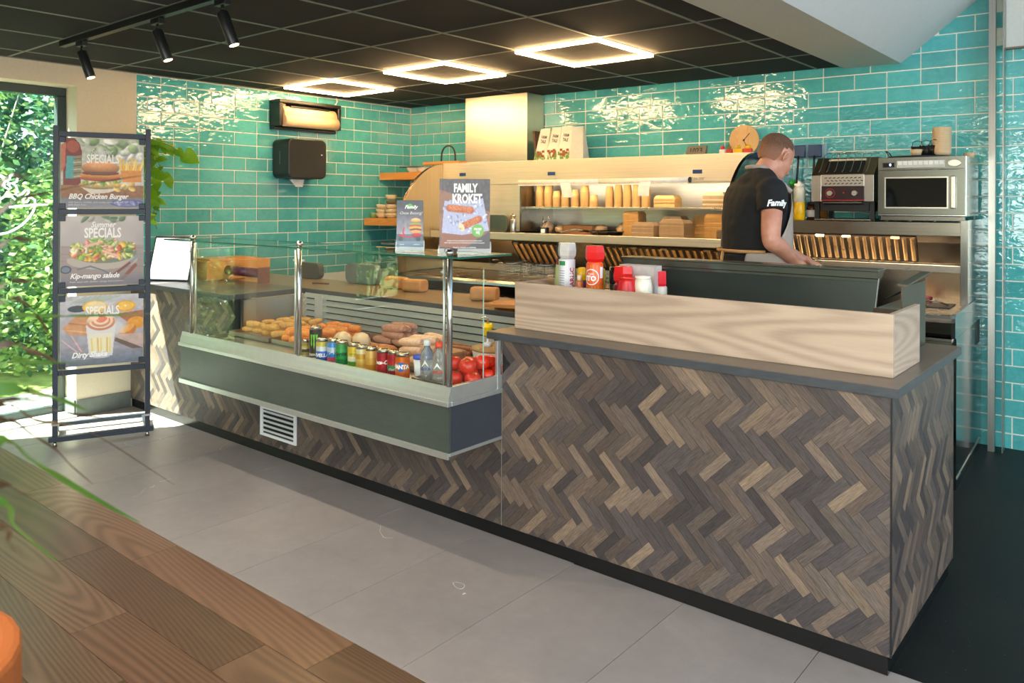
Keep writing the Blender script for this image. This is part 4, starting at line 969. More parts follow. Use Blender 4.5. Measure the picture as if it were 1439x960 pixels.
# on the microwave
ts = rthing('serving_pan', 'flat black round pan with two wire handles on the microwave', 'pan', 4.66, .33, 1.7795)
MB().lathe([(.15, 0), (.165, .006), (.168, .014), (.162, .014), (.148, .004), (0, .004)], seg=32).build('pan', M_BLACK, ts)
for sx in (-1, 1): MB().tube([(sx * .15, -.04, .012), (sx * .17, -.035, .045), (sx * .18, 0, .055), (sx * .17, .035, .045), (sx * .15, .04, .012)], .003, 6).build('handle', M_BLACK, ts)
for i in range(3):
    t = rthing('mini_basket', 'black wire serving basket on the black pan, the %s of three' % ('left', 'middle', 'right')[i], 'basket', 4.665 + .052 * i, .32 + .03 * i, 1.795, 'small black baskets on the microwave')
    MB().lathe([(.036, 0), (.042, .06), (.040, .06), (.034, .004), (0, .004)], seg=16).build('basket', M_BLACK, t)
    for k in range(10):
        a = 2 * math.pi * k / 10; MB().tube([(.037 * math.cos(a), .037 * math.sin(a), .0), (.0435 * math.cos(a), .0435 * math.sin(a), .066)], .0015, 4).build('wire', M_BLACK, t)
    MB().tube([(-.03, -.04, .06), (-.025, -.045, .085), (0, -.047, .094), (.025, -.045, .085), (.03, -.04, .06)], .0022, 5).build('handle', M_BLACK, t)
lab = 'pale kraft bowl in the tall stack on the microwave'
for k in range(14):
    if k == 0:
        m = MB(); m.lathe([(.042, 0), (.05, .010), (.052, .032), (.049, .032), (.04, .003), (0, .003)], seg=20); b0 = tag(m.build('paper_bowl', M_KRL), lab, 'bowl', 'kraft bowls in the tall stack on the microwave'); ob = b0
    else: ob = b0.copy(); COL.objects.link(ob)
    ob.location = wb(4.80, .38, 1.794 + k * .0105); ob['label'] = 'kraft bowl, %s in the tall stack on the microwave' % nth(k, 14)
for s, o, z, l in ((4.925, .22, 1.7795, 'small kraft cup alone at the right end of the microwave'), (4.672, .44, 1.7965, 'small kraft cup standing before the black baskets')):
    m = MB(); m.lathe([(.026, 0), (.034, .035), (.032, .035), (.024, .003), (0, .003)], seg=16); t = tag(m.build('paper_cup', M_KRL), l, 'cup'); t.location = wb(s, o, z)
# fryer baskets and tools on the deck
def wire_basket(s, o, z, label, group, w=.14, d=.26, h=.10):
    t = rthing('fryer_basket', label, 'basket', s, o, z, group); m = MB()
    for x in np.linspace(-w / 2, w / 2, 8): m.tube([(x, -d / 2, h), (x, -d / 2 + .01, 0), (x, d / 2 - .01, 0), (x, d / 2, h)], .0013, 4)
    for y in np.linspace(-d / 2, d / 2, 12): m.tube([(-w / 2, y, h), (-w / 2 + .005, y, 0), (w / 2 - .005, y, 0), (w / 2, y, h)], .0013, 4)
    for zz in np.linspace(0, h, 6): m.tube([(-w / 2, -d / 2, zz), (w / 2, -d / 2, zz), (w / 2, d / 2, zz), (-w / 2, d / 2, zz)], .0013, 4, closed=True)
    m.build('basket_mesh', M_ST, t, kind='stuff', fix=False); MB().tube([(-w / 2, -d / 2, h), (w / 2, -d / 2, h), (w / 2, d / 2, h), (-w / 2, d / 2, h)], .003, 6, closed=True).build('rim', M_ST, t)
    MB().tube([(0, -d / 2, h), (0, -d / 2 - .08, h + .03), (0, -d / 2 - .16, h + .035)], .006, 6).build('handle', M_STD, t)
wire_basket(1.78, .62, .922, 'left wire frying basket on the range deck', 'frying baskets on the deck'); wire_basket(2.05, .60, .922, 'right wire frying basket on the range deck', 'frying baskets on the deck', .22)
for i, (x, y, rz) in enumerate(((4.60, .80, .25), (4.70, .72, -.1))):
    t = rthing('serving_tongs', ('rear', 'front')[i] + ' pair of tongs with wooden handle and green band on the range deck', 'tongs', x, y, .925)
    m = MB(); m.cyl((-.12, .02 * i, .028), (.03, .0, .022), .013, .015, 10); m.build('handle', wood('tong handle', '#8a5a2a', '#b98048', 'x', 3), t); m = MB(); m.cyl((.03, 0, .022), (.055, 0, .021), .019, .019, 12); m.build('band', plain('dark green rubber', '#1f3a34', .4), t)
    m = MB(); m.tube([(.055, 0, .021), (.12, .02, .03), (.18, .05, .004)], .005, 6); m.build('blade', M_STD, t)
tag(MB().lathe([(.03, 0), (.035, .03), (.03, .035)], seg=14).build('onion_pot', plain('dark red', '#5a1020', .4)), 'small dark red pot behind the tongs', 'pot').location = wb(4.74, .5, .9205)
m = MB(); m.box(*RB(4.78, 4.90, .55, .78, .9205, .926)); t = tag(m.build('deck_plate', M_BLACK), 'black square opening plate in the range deck corner', 'plate'); t.matrix_world = MW
# ================================================================== CEILING LIGHTS
M_LED = emit('warm light bar', (1.0, .82, .58), 58)
for i, (x, l) in enumerate(((-5.56, 'leftmost'), (-4.345, 'middle'), (-3.125, 'rightmost'))):
    L = thing('ceiling_light', 'glowing square frame light on the dark ceiling, the %s of three' % l, 'ceiling light', (x, 3.80, CEIL), 0, 'square frame lights on the ceiling')
    a, b, w, h = .61, .635, .015, .018
    for nm, bx in (('light_bar', (0, a, 0, w)), ('light_bar', (0, a, b - w, b)), ('light_bar', (0, w, w, b - w)), ('light_bar', (a - w, a, w, b - w))):
        boxp(nm, bx[0], bx[1], bx[2], bx[3], -h, -.001, M_LED, L)
# track with three spots
M_TRK = plain('black track', '#171a18', .35, var=.05)
tr = thing('light_track', 'long black ceiling track carrying three cylinder spots', 'track', (0, 0, 0))
boxp('rail', -5.03, -2.2, 1.892, 1.928, CEIL - .036, CEIL - .001, M_TRK, tr, .002)
for i, (x, rz) in enumerate(((-4.755, 0), (-3.87, 0), (-3.27, 0))):
    s_ = thing('spotlight', 'black cylinder spotlight on the track, the %s of three' % ('far left', 'middle', 'nearest')[i], 'spotlight', (x, 1.91, CEIL - .036), 0, 'spotlights on the ceiling track')
    MB().box(-.045, .045, -.016, .016, -.028, 0).build('adapter', M_TRK, s_, .003); MB().cyl((0, 0, -.028), (0, 0, -.058), .007, seg=10).build('stem', M_TRK, s_); MB().sph((0, 0, -.058), (.012, .012, .014)).build('joint', M_TRK, s_)
    d = Vector((.042, .034, -.146)); p = Vector((0, 0, -.060))
    m = MB(); m.cyl(p, p + d, .0265, seg=24); m.build('cylinder', M_TRK, s_, .002)
    q = p + d; MB().cyl(q - d * .012, q + d * .004, .021, seg=20).build('lens', emit('spot lens', (1, .85, .62), 6), s_)
    sp = lamp('spot_bulb', 'SPOT', (x + .05, 1.95, CEIL - .26), 22, (1, .86, .68), direction=d); sp.data.spot_size = math.radians(62); sp.data.spot_blend = .6; sp.data.shadow_soft_size = .03
# ================================================================== DISPENSERS ON THE LEFT WALL
M_BP = plain('black plastic', '#151413', .28, var=.05)
fd = thing('foil_dispenser', 'black wall holder with a large roll of kraft paper near the ceiling', 'dispenser', (WX + .008, 4.175, 2.24))
mb = MB(); mb.rbox((.075, 0, 0), (.15, .64, .25), .03, axis='x'); 
def frame_x(y0, y1, z0, z1, x0, x1): return (x0, x1, y0, y1, z0, z1)
for b in ((0, .15, -.32, .32, .095, .125), (0, .15, -.32, .32, -.125, -.100), (0, .15, -.32, -.285, -.10, .095), (0, .15, .285, .32, -.10, .095), (0, .01, -.285, .285, -.1, .095)): boxp('housing', *((b[0], b[1] * (.55 if b[5] < 0 else 1)) + b[2:]), M_BP, fd, .006)
M_ROLL = plain('kraft roll', '#dcbb94', .5, var=.04); MB().cyl((.085, -.272, .005), (.085, .272, .005), .070, seg=28).build('roll', M_ROLL, fd); MB().cyl((.135, -.275, -.050), (.135, .275, -.050), .052, seg=24).build('roll', M_ROLL, fd)
boxp('flap', .10, .112, -.278, -.235, -.09, .09, plain('tan flap', '#b3875c', .5), fd); boxp('cutter', .118, .135, -.2, .2, .062, .078, M_BP, fd)
td = thing('towel_dispenser', 'black rounded paper towel dispenser on the teal tiles', 'dispenser', (WX + .008, 4.08, 1.868))
mb = MB(); mb.rbox((.115, 0, 0), (.23, .385, .335), .05, axis='x', seg=6); mb.build('cover', M_BP, td, .008); boxp('slot', .06, .15, -.12, .12, -.172, -.164, M_BLACK, td); 
boxp('side_slot', .10, .112, -.1935, -.1915, -.05, .06, plain('grey plastic slot', '#5a5f5c', .4), td); boxp('badge', .2305, .2315, .135, .15, .035, .042, plain('silver badge', '#d8d8d0', .3), td)
m = MB(); m.add([(.08, -.09, -.16), (.10, .06, -.16), (.13, .02, -.235), (.115, -.04, -.235)], [(0, 1, 2, 3)]); m.build('paper', plain('tissue', '#e6e4de', .9), td, fix=False)
t = tag(MB().tube([(0, 0, 0), (.01, .01, -.03), (.005, -.02, -.07), (.012, -.04, -.10)], .004, 6).build('cable', plain('white cable', '#e2ddcf', .5)), 'short white cable hanging from the ceiling above the roll holder', 'cable'); t.location = (WX + .05, 4.52, CEIL)
# ================================================================== POSTERS (flat print painted onto a fine mesh)
class Canvas:
    def __init__(s, w, h, col):
        s.w, s.h = w, h; s.a = np.zeros((h, w, 3)) + np.array(col); s.Y, s.X = np.mgrid[0:h, 0:w]; s.X = (s.X + .5) / w; s.Y = 1 - (s.Y + .5) / h; s.asp = h / w
        s.rs = np.random.RandomState(3)
    def c(s, h):
        h = h.lstrip('#'); return np.array([int(h[i:i + 2], 16) / 255 for i in (0, 2, 4)])
    def put(s, m, col, al=1.0):
        m = np.clip(m, 0, 1)[..., None] * al; s.a = s.a * (1 - m) + (col if hasattr(col, 'shape') else s.c(col)) * m
    def nz(s, f, seed=0):
        r = np.random.RandomState(seed); n = max(2, int(f)); g = r.rand(n + 2, n + 2); x = s.X * n; y = s.Y * n; i = x.astype(int); j = y.astype(int); u = x - i; v = y - j; u = u * u * (3 - 2 * u); v = v * v * (3 - 2 * v)
        return (g[j, i] * (1 - u) * (1 - v) + g[j, i + 1] * u * (1 - v) + g[j + 1, i] * (1 - u) * v + g[j + 1, i + 1] * u * v)
    def grad(s, c0, c1, y0=0, y1=1, m=None):
        t = np.clip((s.Y - y0) / (y1 - y0), 0, 1)[..., None]; col = s.c(c0) * (1 - t) + s.c(c1) * t
        mm = (np.ones_like(s.X) if m is None else m)[..., None]; s.a = s.a * (1 - mm) + col * mm
    def ell(s, x, y, rx, ry, col, rot=0, al=1.0, soft=.06, shade=0.0):
        dx, dy = s.X - x, (s.Y - y) * s.asp; c, n = math.cos(rot), math.sin(rot); u, v = (dx * c + dy * n) / rx, (-dx * n + dy * c) / (ry * s.asp)
        r = np.sqrt(u * u + v * v); m = np.clip((1 - r) / soft, 0, 1)
        if shade:
            k = (1 + shade * (v * .8 - r * r * .35))[..., None]; s.put(m, np.clip(s.c(col) * k, 0, 1), al)
        else: s.put(m, col, al)
        return m
    def poly(s, pts, col, al=1.0):
        m = np.zeros_like(s.X, bool); n = len(pts)
        for i in range(n):
            (x0, y0), (x1, y1) = pts[i - 1], pts[i]
            if y0 == y1: continue
            m ^= ((s.Y >= min(y0, y1)) & (s.Y < max(y0, y1))) & (s.X < x0 + (s.Y - y0) * (x1 - x0) / (y1 - y0))
        s.put(m.astype(float), col, al)
    def stroke(s, pts, w, col, al=1.0):
        for (x0, y0), (x1, y1) in zip(pts[:-1], pts[1:]):
            dx, dy = x1 - x0, (y1 - y0) * s.asp; L = dx * dx + dy * dy + 1e-9; t = np.clip(((s.X - x0) * dx + (s.Y - y0) * s.asp * dy) / L, 0, 1)
            d = np.hypot(s.X - x0 - t * dx, (s.Y - y0) * s.asp - t * dy); s.put(np.clip((w - d) / (w * .4), 0, 1), col, al)
    def spots(s, x0, x1, y0, y1, n, r, cols, seed=1, rot=True):
        rr = random.Random(seed)
        for _ in range(n): s.ell(rr.uniform(x0, x1), rr.uniform(y0, y1), r * rr.uniform(.6, 1.4), r * rr.uniform(.3, 1.0), rr.choice(cols), rr.uniform(0, 3), .95, .25, .4)
    def mod(s, amt, f, seed=0): s.a = np.clip(s.a * (1 + amt * (s.nz(f, seed) - .5))[..., None], 0, 1)
    def mesh(s, name, W, H, mat, parent, y=0.0):
        "grid in the local xz plane, facing -y"
        w, h = s.w, s.h; lin = np.where(s.a <= .04045, s.a / 12.92, ((s.a + .055) / 1.055) ** 2.4)
        gx, gz = np.meshgrid((np.arange(w) + .5) / w * W - W / 2, H / 2 - (np.arange(h) + .5) / h * H)
        gx[:, 0] = -W / 2; gx[:, -1] = W / 2; gz[0] = H / 2; gz[-1] = -H / 2
        v = np.stack([gx, np.full_like(gx, y), gz], -1).reshape(-1, 3)
        idx = np.arange(w * h).reshape(h, w); f = np.stack([idx[:-1, :-1], idx[1:, :-1], idx[1:, 1:], idx[:-1, 1:]], -1).reshape(-1, 4)
        me = bpy.data.meshes.new(name); me.vertices.add(len(v)); me.vertices.foreach_set('co', v.ravel()); me.loops.add(f.size); me.loops.foreach_set('vertex_index', f.ravel())
        me.polygons.add(len(f)); me.polygons.foreach_set('loop_start', np.arange(0, f.size, 4)); me.update(calc_edges=True)
        a = me.color_attributes.new('Col', 'FLOAT_COLOR', 'POINT'); rgba = np.concatenate([lin.reshape(-1, 3), np.ones((w * h, 1))], 1); a.data.foreach_set('color', rgba.ravel())
        me.materials.append(mat); o = bpy.data.objects.new(name, me); COL.objects.link(o)
        if parent: o.parent = parent
        return o
M_PRINT = attr_mat('poster print', .38); M_WP = plain('white print', '#f4f0e8', .5, var=.01); M_WP2 = plain('faint white print', '#d9d5cc', .5, var=.01)
M_PANELB = plain('poster panel', '#c8c6c0', .4)
RXm = Matrix.Rotation(math.pi / 2, 4, 'X')
def lettering(parent, items, y=-.0035, mat=None):
    out = []
    for txt, x, z, size, kw in items:
        m = MB(); mt = kw.pop('mat', None) or mat or M_WP; m.text(txt, Matrix.Translation((x, y, z)) @ RXm, size, mt, depth=.0003, **kw); out.append(m.build('lettering', mt, parent, fix=False))
    return out
def cv_burger():
    c = Canvas(150, 140, (.80, .78, .73)); c.grad('#c9bfae', '#b9bdaa', .3, 1); c.spots(.25, 1, .72, 1.0, 24, .09, ['#7f9a62', '#cfd2c0', '#9db07c', '#e2e0d6', '#8b9f74'], 5); c.mod(.2, 9, 2)
    c.grad('#8a5a35', '#9c6b44', .1, .33, (c.Y < .33).astype(float)); c.mod(.18, 30, 4)
    c.poly([(.03, .33), (.23, .33), (.25, .80), (.22, .92), (.16, 1.0), (.05, 1.0), (.03, .8)], '#7a2f1d'); c.ell(.14, .88, .075, .09, '#b4552e', 0, .8); c.poly([(.05, .42), (.14, .42), (.16, .74), (.07, .74)], '#4f9f9a'); c.poly([(.14, .42), (.24, .44), (.25, .76), (.16, .74)], '#8d8262'); c.poly([(.0, .5), (.05, .6), (.06, .95), (.0, .9)], '#c06a4a')
    for k in range(6): c.stroke([(.15, .7 - .05 * k), (.235, .71 - .05 * k)], .008, '#c8c29c' if k % 2 else '#5f563c')
    c.poly([(.70, .62), (.98, .62), (.97, .38), (.74, .38)], '#d98a35')
    for k in range(9): c.stroke([(.72 + .03 * k, .56), (.70 + .036 * k + (k % 3) * .01, .73 - (k % 4) * .03)], .016, ['#f0c75e', '#e8b548', '#f5d67c'][k % 3])
    c.poly([(.2, .33), (.86, .33), (.55, .22), (.36, .20)], '#d8cdbb')
    c.ell(.47, .33, .27, .06, '#d9b36a', shade=.4); c.spots(.24, .7, .34, .40, 18, .04, ['#8fae45', '#c8d487', '#d5d4a0', '#6f9338'], 7); c.ell(.47, .43, .26, .045, '#c4542e', shade=.3); c.ell(.48, .475, .27, .05, '#e59a3d', shade=.3); c.ell(.47, .50, .23, .03, '#7a2c1c')
    c.ell(.47, .575, .235, .105, '#cf8a52', shade=.55); c.ell(.44, .62, .15, .045, '#dfa878', 0, .6, .6); c.put((c.Y < .52) * (c.Y > .505) * (np.abs(c.X - .47) < .22), '#6b2a1a', .6)
    c.spots(.66, .9, .27, .34, 9, .045, ['#e9c36a', '#dba94c', '#f3d58a'], 9); c.grad('#8e8d92', '#77767c', 0, .15, (c.Y < .15).astype(float)); c.mod(.08, 40, 6); c.ell(.80, .07, .22, .055, '#57588c', 0, .9); c.ell(.80, .07, .18, .04, '#8a8cb8', 0, .9); c.spots(.68, .92, .05, .09, 10, .03, ['#6d6ea0', '#a9aad0'], 3); c.a = np.clip(c.a * 1.0, 0, 1); return c
def cv_salad():
    c = Canvas(150, 140, (.75, .71, .69)); c.grad('#a59c98', '#bdb2ac', 0, 1); c.spots(.3, .75, .95, 1.0, 8, .08, ['#5f7d58', '#8a9c7f', '#b9b4a6'], 5); c.mod(.15, 6, 2)
    c.grad('#94857f', '#a7958d', .0, .58, (c.Y < .58).astype(float))
    for k in range(6): c.stroke([(0, .56 - .1 * k), (1, .53 - .09 * k)], .004, '#7f706a', .6)
    c.ell(.5, .37, .42, .13, '#b7a79a', shade=.5); c.ell(.51, .47, .42, .16, '#77806a'); c.spots(.14, .88, .38, .60, 260, .045, ['#9fb84c', '#7c9c3c', '#e8c14a', '#e0a13c', '#e9a58c', '#d9806a', '#e7d8a8', '#5f8636', '#c8d27c', '#cf5a3a', '#eadfc8'], 8)
    c.spots(.3, .7, .56, .67, 40, .04, ['#8fae55', '#c2cc84', '#e0b27c', '#e7998a'], 9); c.stroke([(.28, .56), (.45, .62)], .02, '#e9b3a2'); c.stroke([(.5, .5), (.68, .42)], .02, '#f0b49a')
    m = ((np.hypot((c.X - .51) / .42, (c.Y - .49) / .17) > 1) & (np.hypot((c.X - .5) / .43, (c.Y - .37) / .14) < 1)).astype(float); c.put(m * (c.Y < .40), '#b8aa9d')
    c.stroke([(.6, .12), (.86, .34)], .022, '#7a4a3e'); c.stroke([(.85, .33), (.95, .44)], .02, '#8c939a'); c.stroke([(.72, .06), (.9, .28)], .028, '#8a4f3a'); c.ell(.06, .24, .07, .06, '#4c5560', 0); c.ell(.06, .24, .05, .04, '#77808a', 0)
    c.stroke([(.2, .24), (.35, .28), (.5, .22), (.62, .14)], .012, '#64707c'); c.grad('#6b6872', '#8a828a', 0, .16, (c.Y < .15).astype(float) * .7); return c
def cv_shake():
    c = Canvas(150, 140, (.78, .76, .76)); c.grad('#8f8b92', '#c4bfc0', 0, 1); c.mod(.1, 8, 2)
    for k in range(8): c.stroke([(.12 + .05 * k, .9), (.3 + .06 * k, .99)], .01, '#86a07c', .5)
    c.ell(.2, .82, .12, .05, '#3f4548'); c.poly([(.02, .55), (.18, .72), (.45, .74), (.5, .4), (.1, .46)], '#cf9566'); c.stroke([(.1, .62), (.4, .56)], .012, '#b67c50'); c.stroke([(.08, .52), (.4, .46)], .01, '#dcae82')
    c.ell(.41, .84, .16, .09, '#e9b64c'); c.ell(.41, .85, .13, .07, '#f2d488'); c.ell(.78, .83, .13, .085, '#e2a236'); c.ell(.78, .835, .105, .065, '#f0bd4c'); c.ell(.78, .835, .015, .012, '#f7e6b8')
    c.poly([(.66, .72), (1, .76), (1, .55), (.8, .60)], '#a9643f'); c.ell(.92, .58, .12, .09, '#e0982e'); c.ell(.80, .46, .13, .085, '#cf7a2c', .5); c.ell(.80, .50, .10, .05, '#e8a552', .5)
    c.poly([(.62, .35), (1, .2), (1, .42), (.7, .42)], '#bfa497'); c.poly([(.64, .33), (1, .12), (1, .2), (.66, .38)], '#6b5548'); c.stroke([(.13, .44), (.3, .10)], .012, '#d9a9a4'); c.stroke([(.02, .38), (.28, .12)], .012, '#cbb0b4')
    c.grad('#5b6673', '#8f9198', .0, .22, (c.Y < .20).astype(float) * .8); c.mod(.12, 25, 8); c.ell(.67, .52, .14, .15, '#d9d3cf', 0, .8, .5)
    c.poly([(.34, .12), (.30, .58), (.66, .58), (.62, .12)], '#ddd6d0'); c.poly([(.36, .13), (.33, .45), (.62, .45), (.60, .13)], '#e6dcc2')
    for k in range(7): c.stroke([(.38 + .035 * k, .18), (.365 + .038 * k, .38)], .011, ['#e8cf6a', '#f1e3a4', '#dcb94e'][k % 3])
    c.ell(.48, .14, .13, .05, '#c8ccd2', 0, .8); c.ell(.48, .62, .18, .13, '#eec8a6', shade=.4)
    for k in range(5): c.stroke([(.48 + (.16 - .028 * k) * math.cos(t), .62 + (.115 - .02 * k) * math.sin(t) + .008 * k) for t in np.linspace(3.3, 6.6, 12)], .010, ['#e07c50', '#f3d3b8'][k % 2])
    c.ell(.49, .72, .05, .035, '#d2553a'); c.ell(.5, .66, .06, .04, '#df6f54', 0, .8); return c
def cv_kroket():
    c = Canvas(130, 180, (.30, .27, .27)); c.grad('#4b4446', '#554c4c', 0, 1); c.mod(.3, 30, 2); c.poly([(0, .0), (0, .86), (.25, .80), (1, .55), (1, .0)], '#8a5f48'); c.mod(.15, 18, 3)
    c.poly([(.0, .22), (.2, .18), (.8, .2), (1, .3), (1, 0), (0, 0)], '#4d4647'); c.poly([(.05, .27), (.10, .70), (.55, .68), (.86, .74), (.98, .30), (.45, .24)], '#a9abc4'); c.spots(.1, .95, .28, .70, 60, .04, ['#b6b8d0', '#9c9eb8', '#c3c4d8'], 5)
    c.poly([(.0, .08), (.05, .26), (.45, .235), (.9, .28), (.6, .10), (.4, .06)], '#8b5640'); c.mod(.08, 60, 9)
    def roll(x0, y0, x1, y1, w, cut=None):
        c.stroke([(x0, y0), (x1, y1)], w, '#a64a22'); c.stroke([(x0, y0 + .012), (x1, y1 + .012)], w * .6, '#c0642f', .9)
        rr = random.Random(int(x0 * 100)); 
        for _ in range(260):
            t = rr.random(); o = rr.uniform(-.8, .8) * w; dx, dy = x1 - x0, (y1 - y0) * c.asp; L = math.hypot(dx, dy); nx, ny = -dy / L, dx / L
            c.ell(x0 + dx * t + nx * o, y0 + (y1 - y0) * t + ny * o / c.asp, .009, .005, rr.choice(['#d98a4c', '#7f3416', '#c9682f', '#e3a56a']), rr.uniform(0, 3), .8, .5)
    roll(.20, .605, .62, .575, .080); roll(.47, .36, .78, .455, .078); c.ell(.44, .345, .055, .062, '#ddc69c', .5); c.spots(.41, .47, .31, .38, 8, .012, ['#b97a4c', '#efe0c0', '#8a5a3a'], 4)
    c.ell(.76, .30, .125, .088, '#69a84a'); return c
def cv_flyer():
    c = Canvas(64, 120, (.3, .3, .33)); c.grad('#5e7384', '#3b3b42', 0, 1); c.grad('#9a95a0', '#4a4750', .35, .85, ((c.Y > .33) & (c.Y < .85)).astype(float)); c.mod(.25, 12, 2)
    c.ell(.5, .885, .11, .05, '#4fae3e'); c.ell(.72, .60, .20, .05, '#e0ab66', shade=.4); c.ell(.70, .535, .24, .02, '#7fae45'); c.ell(.7, .50, .24, .03, '#b9542e'); c.ell(.7, .46, .25, .03, '#e0a44c'); c.ell(.72, .42, .23, .03, '#7a3a20'); c.ell(.72, .385, .22, .03, '#d9a259')
    c.stroke([(.28, .46), (.24, .36), (.30, .30)], .03, '#b3202e'); c.ell(.75, .31, .19, .05, '#b3202e', shade=.4); c.stroke([(.3, .28), (.6, .28)], .03, '#b3202e'); c.ell(.18, .30, .10, .03, '#b3202e'); c.ell(.15, .24, .09, .045, '#39434c'); c.ell(.82, .24, .09, .045, '#39434c'); c.grad('#4c6678', '#7d95a6', 0, .2, (c.Y < .19).astype(float) * .85); return c
# stand
M_STN = plain('anthracite stand', '#2c333d', .4, metal=.3, var=.04)
SA, SB = Vector((-5.242, 1.958, 0)), Vector((-5.047, 2.434, 0)); sd = (SB - SA); sl = sd.length; srot = math.atan2(sd.y, sd.x)
st = thing('poster_stand', 'tall dark metal floor stand with three printed food panels', 'stand', SA, srot)
for x in (0, sl): boxp('post', x - .015, x + .015, -.015, .015, .06, 1.965, M_STN, st, .002)
for z in (1.915, 1.437, .950, .448): boxp('cross_bar', .015, sl - .015, -.012, .012, z - .016, z + .016, M_STN, st, .002)
boxp('foot_bar', -.035, sl + .035, -.02, .02, .03, .062, M_STN, st, .002); boxp('foot_bar', -.02, sl + .02, .36, .39, .03, .055, M_STN, st, .002)
for x in (0, sl):
    boxp('foot', x - .014, x + .014, .02, .36, .03, .05, M_STN, st, .002); boxp('post_clamp', x - .019, x + .019, -.019, .019, .13, .142, M_ST, st, .001)
    for y in (0, .375): MB().cyl((x, y, 0), (x, y, .03), .014, .009, 12).build('levelling_foot', M_ST, st)
posters = ((1.676, cv_burger(), 'poster of a chicken burger, top of the three panels on the stand', [('Summer', -.01, .135, .045, dict(shear=.35, xs=.8, mat=M_WP2)), ('SPECIALS', 0, .088, .075, dict(offset=.002, xs=.60)), ('BBQ Chicken Burger', -.19, -.145, .045, dict(shear=.35, offset=.0012, align='LEFT', xs=.85)), ('with bacon, cheddar and smoky sauce on a soft roll', -.19, -.180, .016, dict(align='LEFT', mat=M_WP2)), ('with fresh fries', -.19, -.196, .016, dict(align='LEFT', mat=M_WP2))]),
           (1.192, cv_salad(), 'poster of a salad bowl, middle of the three panels on the stand', [('Summer', .0, .163, .05, dict(shear=.35, offset=.001, xs=.8)), ('SPECIALS', 0, .110, .085, dict(offset=.0025, xs=.60)), ('Kip-mango salade', -.18, -.155, .045, dict(shear=.35, offset=.0012, align='LEFT', xs=.85)), ('fresh salad with chicken, mango and croutons', -.18, -.190, .016, dict(align='LEFT', mat=M_WP2))]),
           (.697, cv_shake(), 'poster of an orange shake, lowest of the three panels on the stand', [('Summer', .0, .163, .045, dict(shear=.35, xs=.8, mat=M_WP2)), ('SPECIALS', 0, .118, .078, dict(offset=.002, xs=.60)), ('Dirty Shake', -.17, -.150, .048, dict(shear=.35, offset=.0015, align='LEFT', xs=.85)), ('_____________________', -.17, -.165, .02, dict(align='LEFT', mat=M_WP2))]))
for z, cv, lab, txt in posters:
    u = sl / 2; P = SA + sd * .5 + Vector((0, 0, z)); p = thing('poster', lab, 'poster', P, srot, 'posters on the stand')
    boxp('panel', -.232, .232, -.001, .003, -.218, .218, M_PANELB, p); cv.mesh('print', .460, .432, M_PRINT, p, -.0022); lettering(p, txt)
    for sx in (-1, 1):
        for sz in (-1, 1): boxp('corner_clamp', sx * .222 - .018, sx * .222 + .018, -.012, .008, sz * .205 - .018, sz * .205 + .018, M_STN, p, .003)
# posters on the glass top
def yawed(x, y, z, a): return Matrix.Translation((x, y, z)) @ Matrix.Rotation(a, 4, 'Z')
FA = 0.69
def stand_poster(name, lab, x, y, W, H, cv, txt, holder):
    t = thing(name, lab, 'sign', (x, y, 1.281), FA)
    if holder: boxp('holder', -W / 2 - .006, W / 2 + .006, .004, .03, 0, .05, glass('acrylic', '#f2f0e8'), t); boxp('holder', -W / 2 - .006, W / 2 + .006, -.008, -.004, 0, .022, glass('acrylic', '#f2f0e8'), t)
    boxp('foot', -W / 2, W / 2, -.0, .05, 0, .004, glass('acrylic', '#f2f0e8'), t)
    boxp('panel', -W / 2, W / 2, .0, .003, .004, .004 + H, M_PANELB, t)
    o = cv.mesh('print', W, H, M_PRINT, t, -.0012); o.location = (0, 0, .004 + H / 2)
    for l in lettering(t, txt, -.0022): l.location = (0, 0, .004 + H / 2)
    return t
stand_poster('table_sign', 'dark FAMILY KROKET sign showing two croquettes, standing on the glass top', -2.338, 2.505, .218, .318, cv_kroket(),
    [('FAMILY', .003, .118, .050, dict(offset=.0022, xs=.62)), ('KROKET', .010, .072, .054, dict(offset=.0022, xs=.62)), ('PROEF', .057, -.058, .014, dict(offset=.0005, xs=.8)), ('MIJ', .057, -.072, .016, dict(offset=.0005, xs=.8)),
     ('AMBACHTELIJK BEREIDE RUNDVLEESKROKET', .0, -.108, .0075, dict()), ('MET EEN KROKANT KORSTJE EN ROMIGE VULLING', .0, -.117, .0075, dict()), ('ENJOY, FOOD & DRINKS', .0, -.137, .009, dict())], True)
stand_poster('table_sign', 'small dark flyer with a burger on a red scooter in a clear holder', -2.60, 2.43, .118, .225, cv_flyer(),
    [('Family', .004, .083, .022, dict(shear=.35, offset=.0006)), ('Onze Bezorg!', .004, .056, .018, dict(shear=.35, mat=M_WP2)), ('bestel', -.045, -.083, .008, dict(align='LEFT')), ('online via de site', -.045, -.094, .006, dict(align='LEFT')), ('snel thuis', .03, -.083, .007, dict())], True)
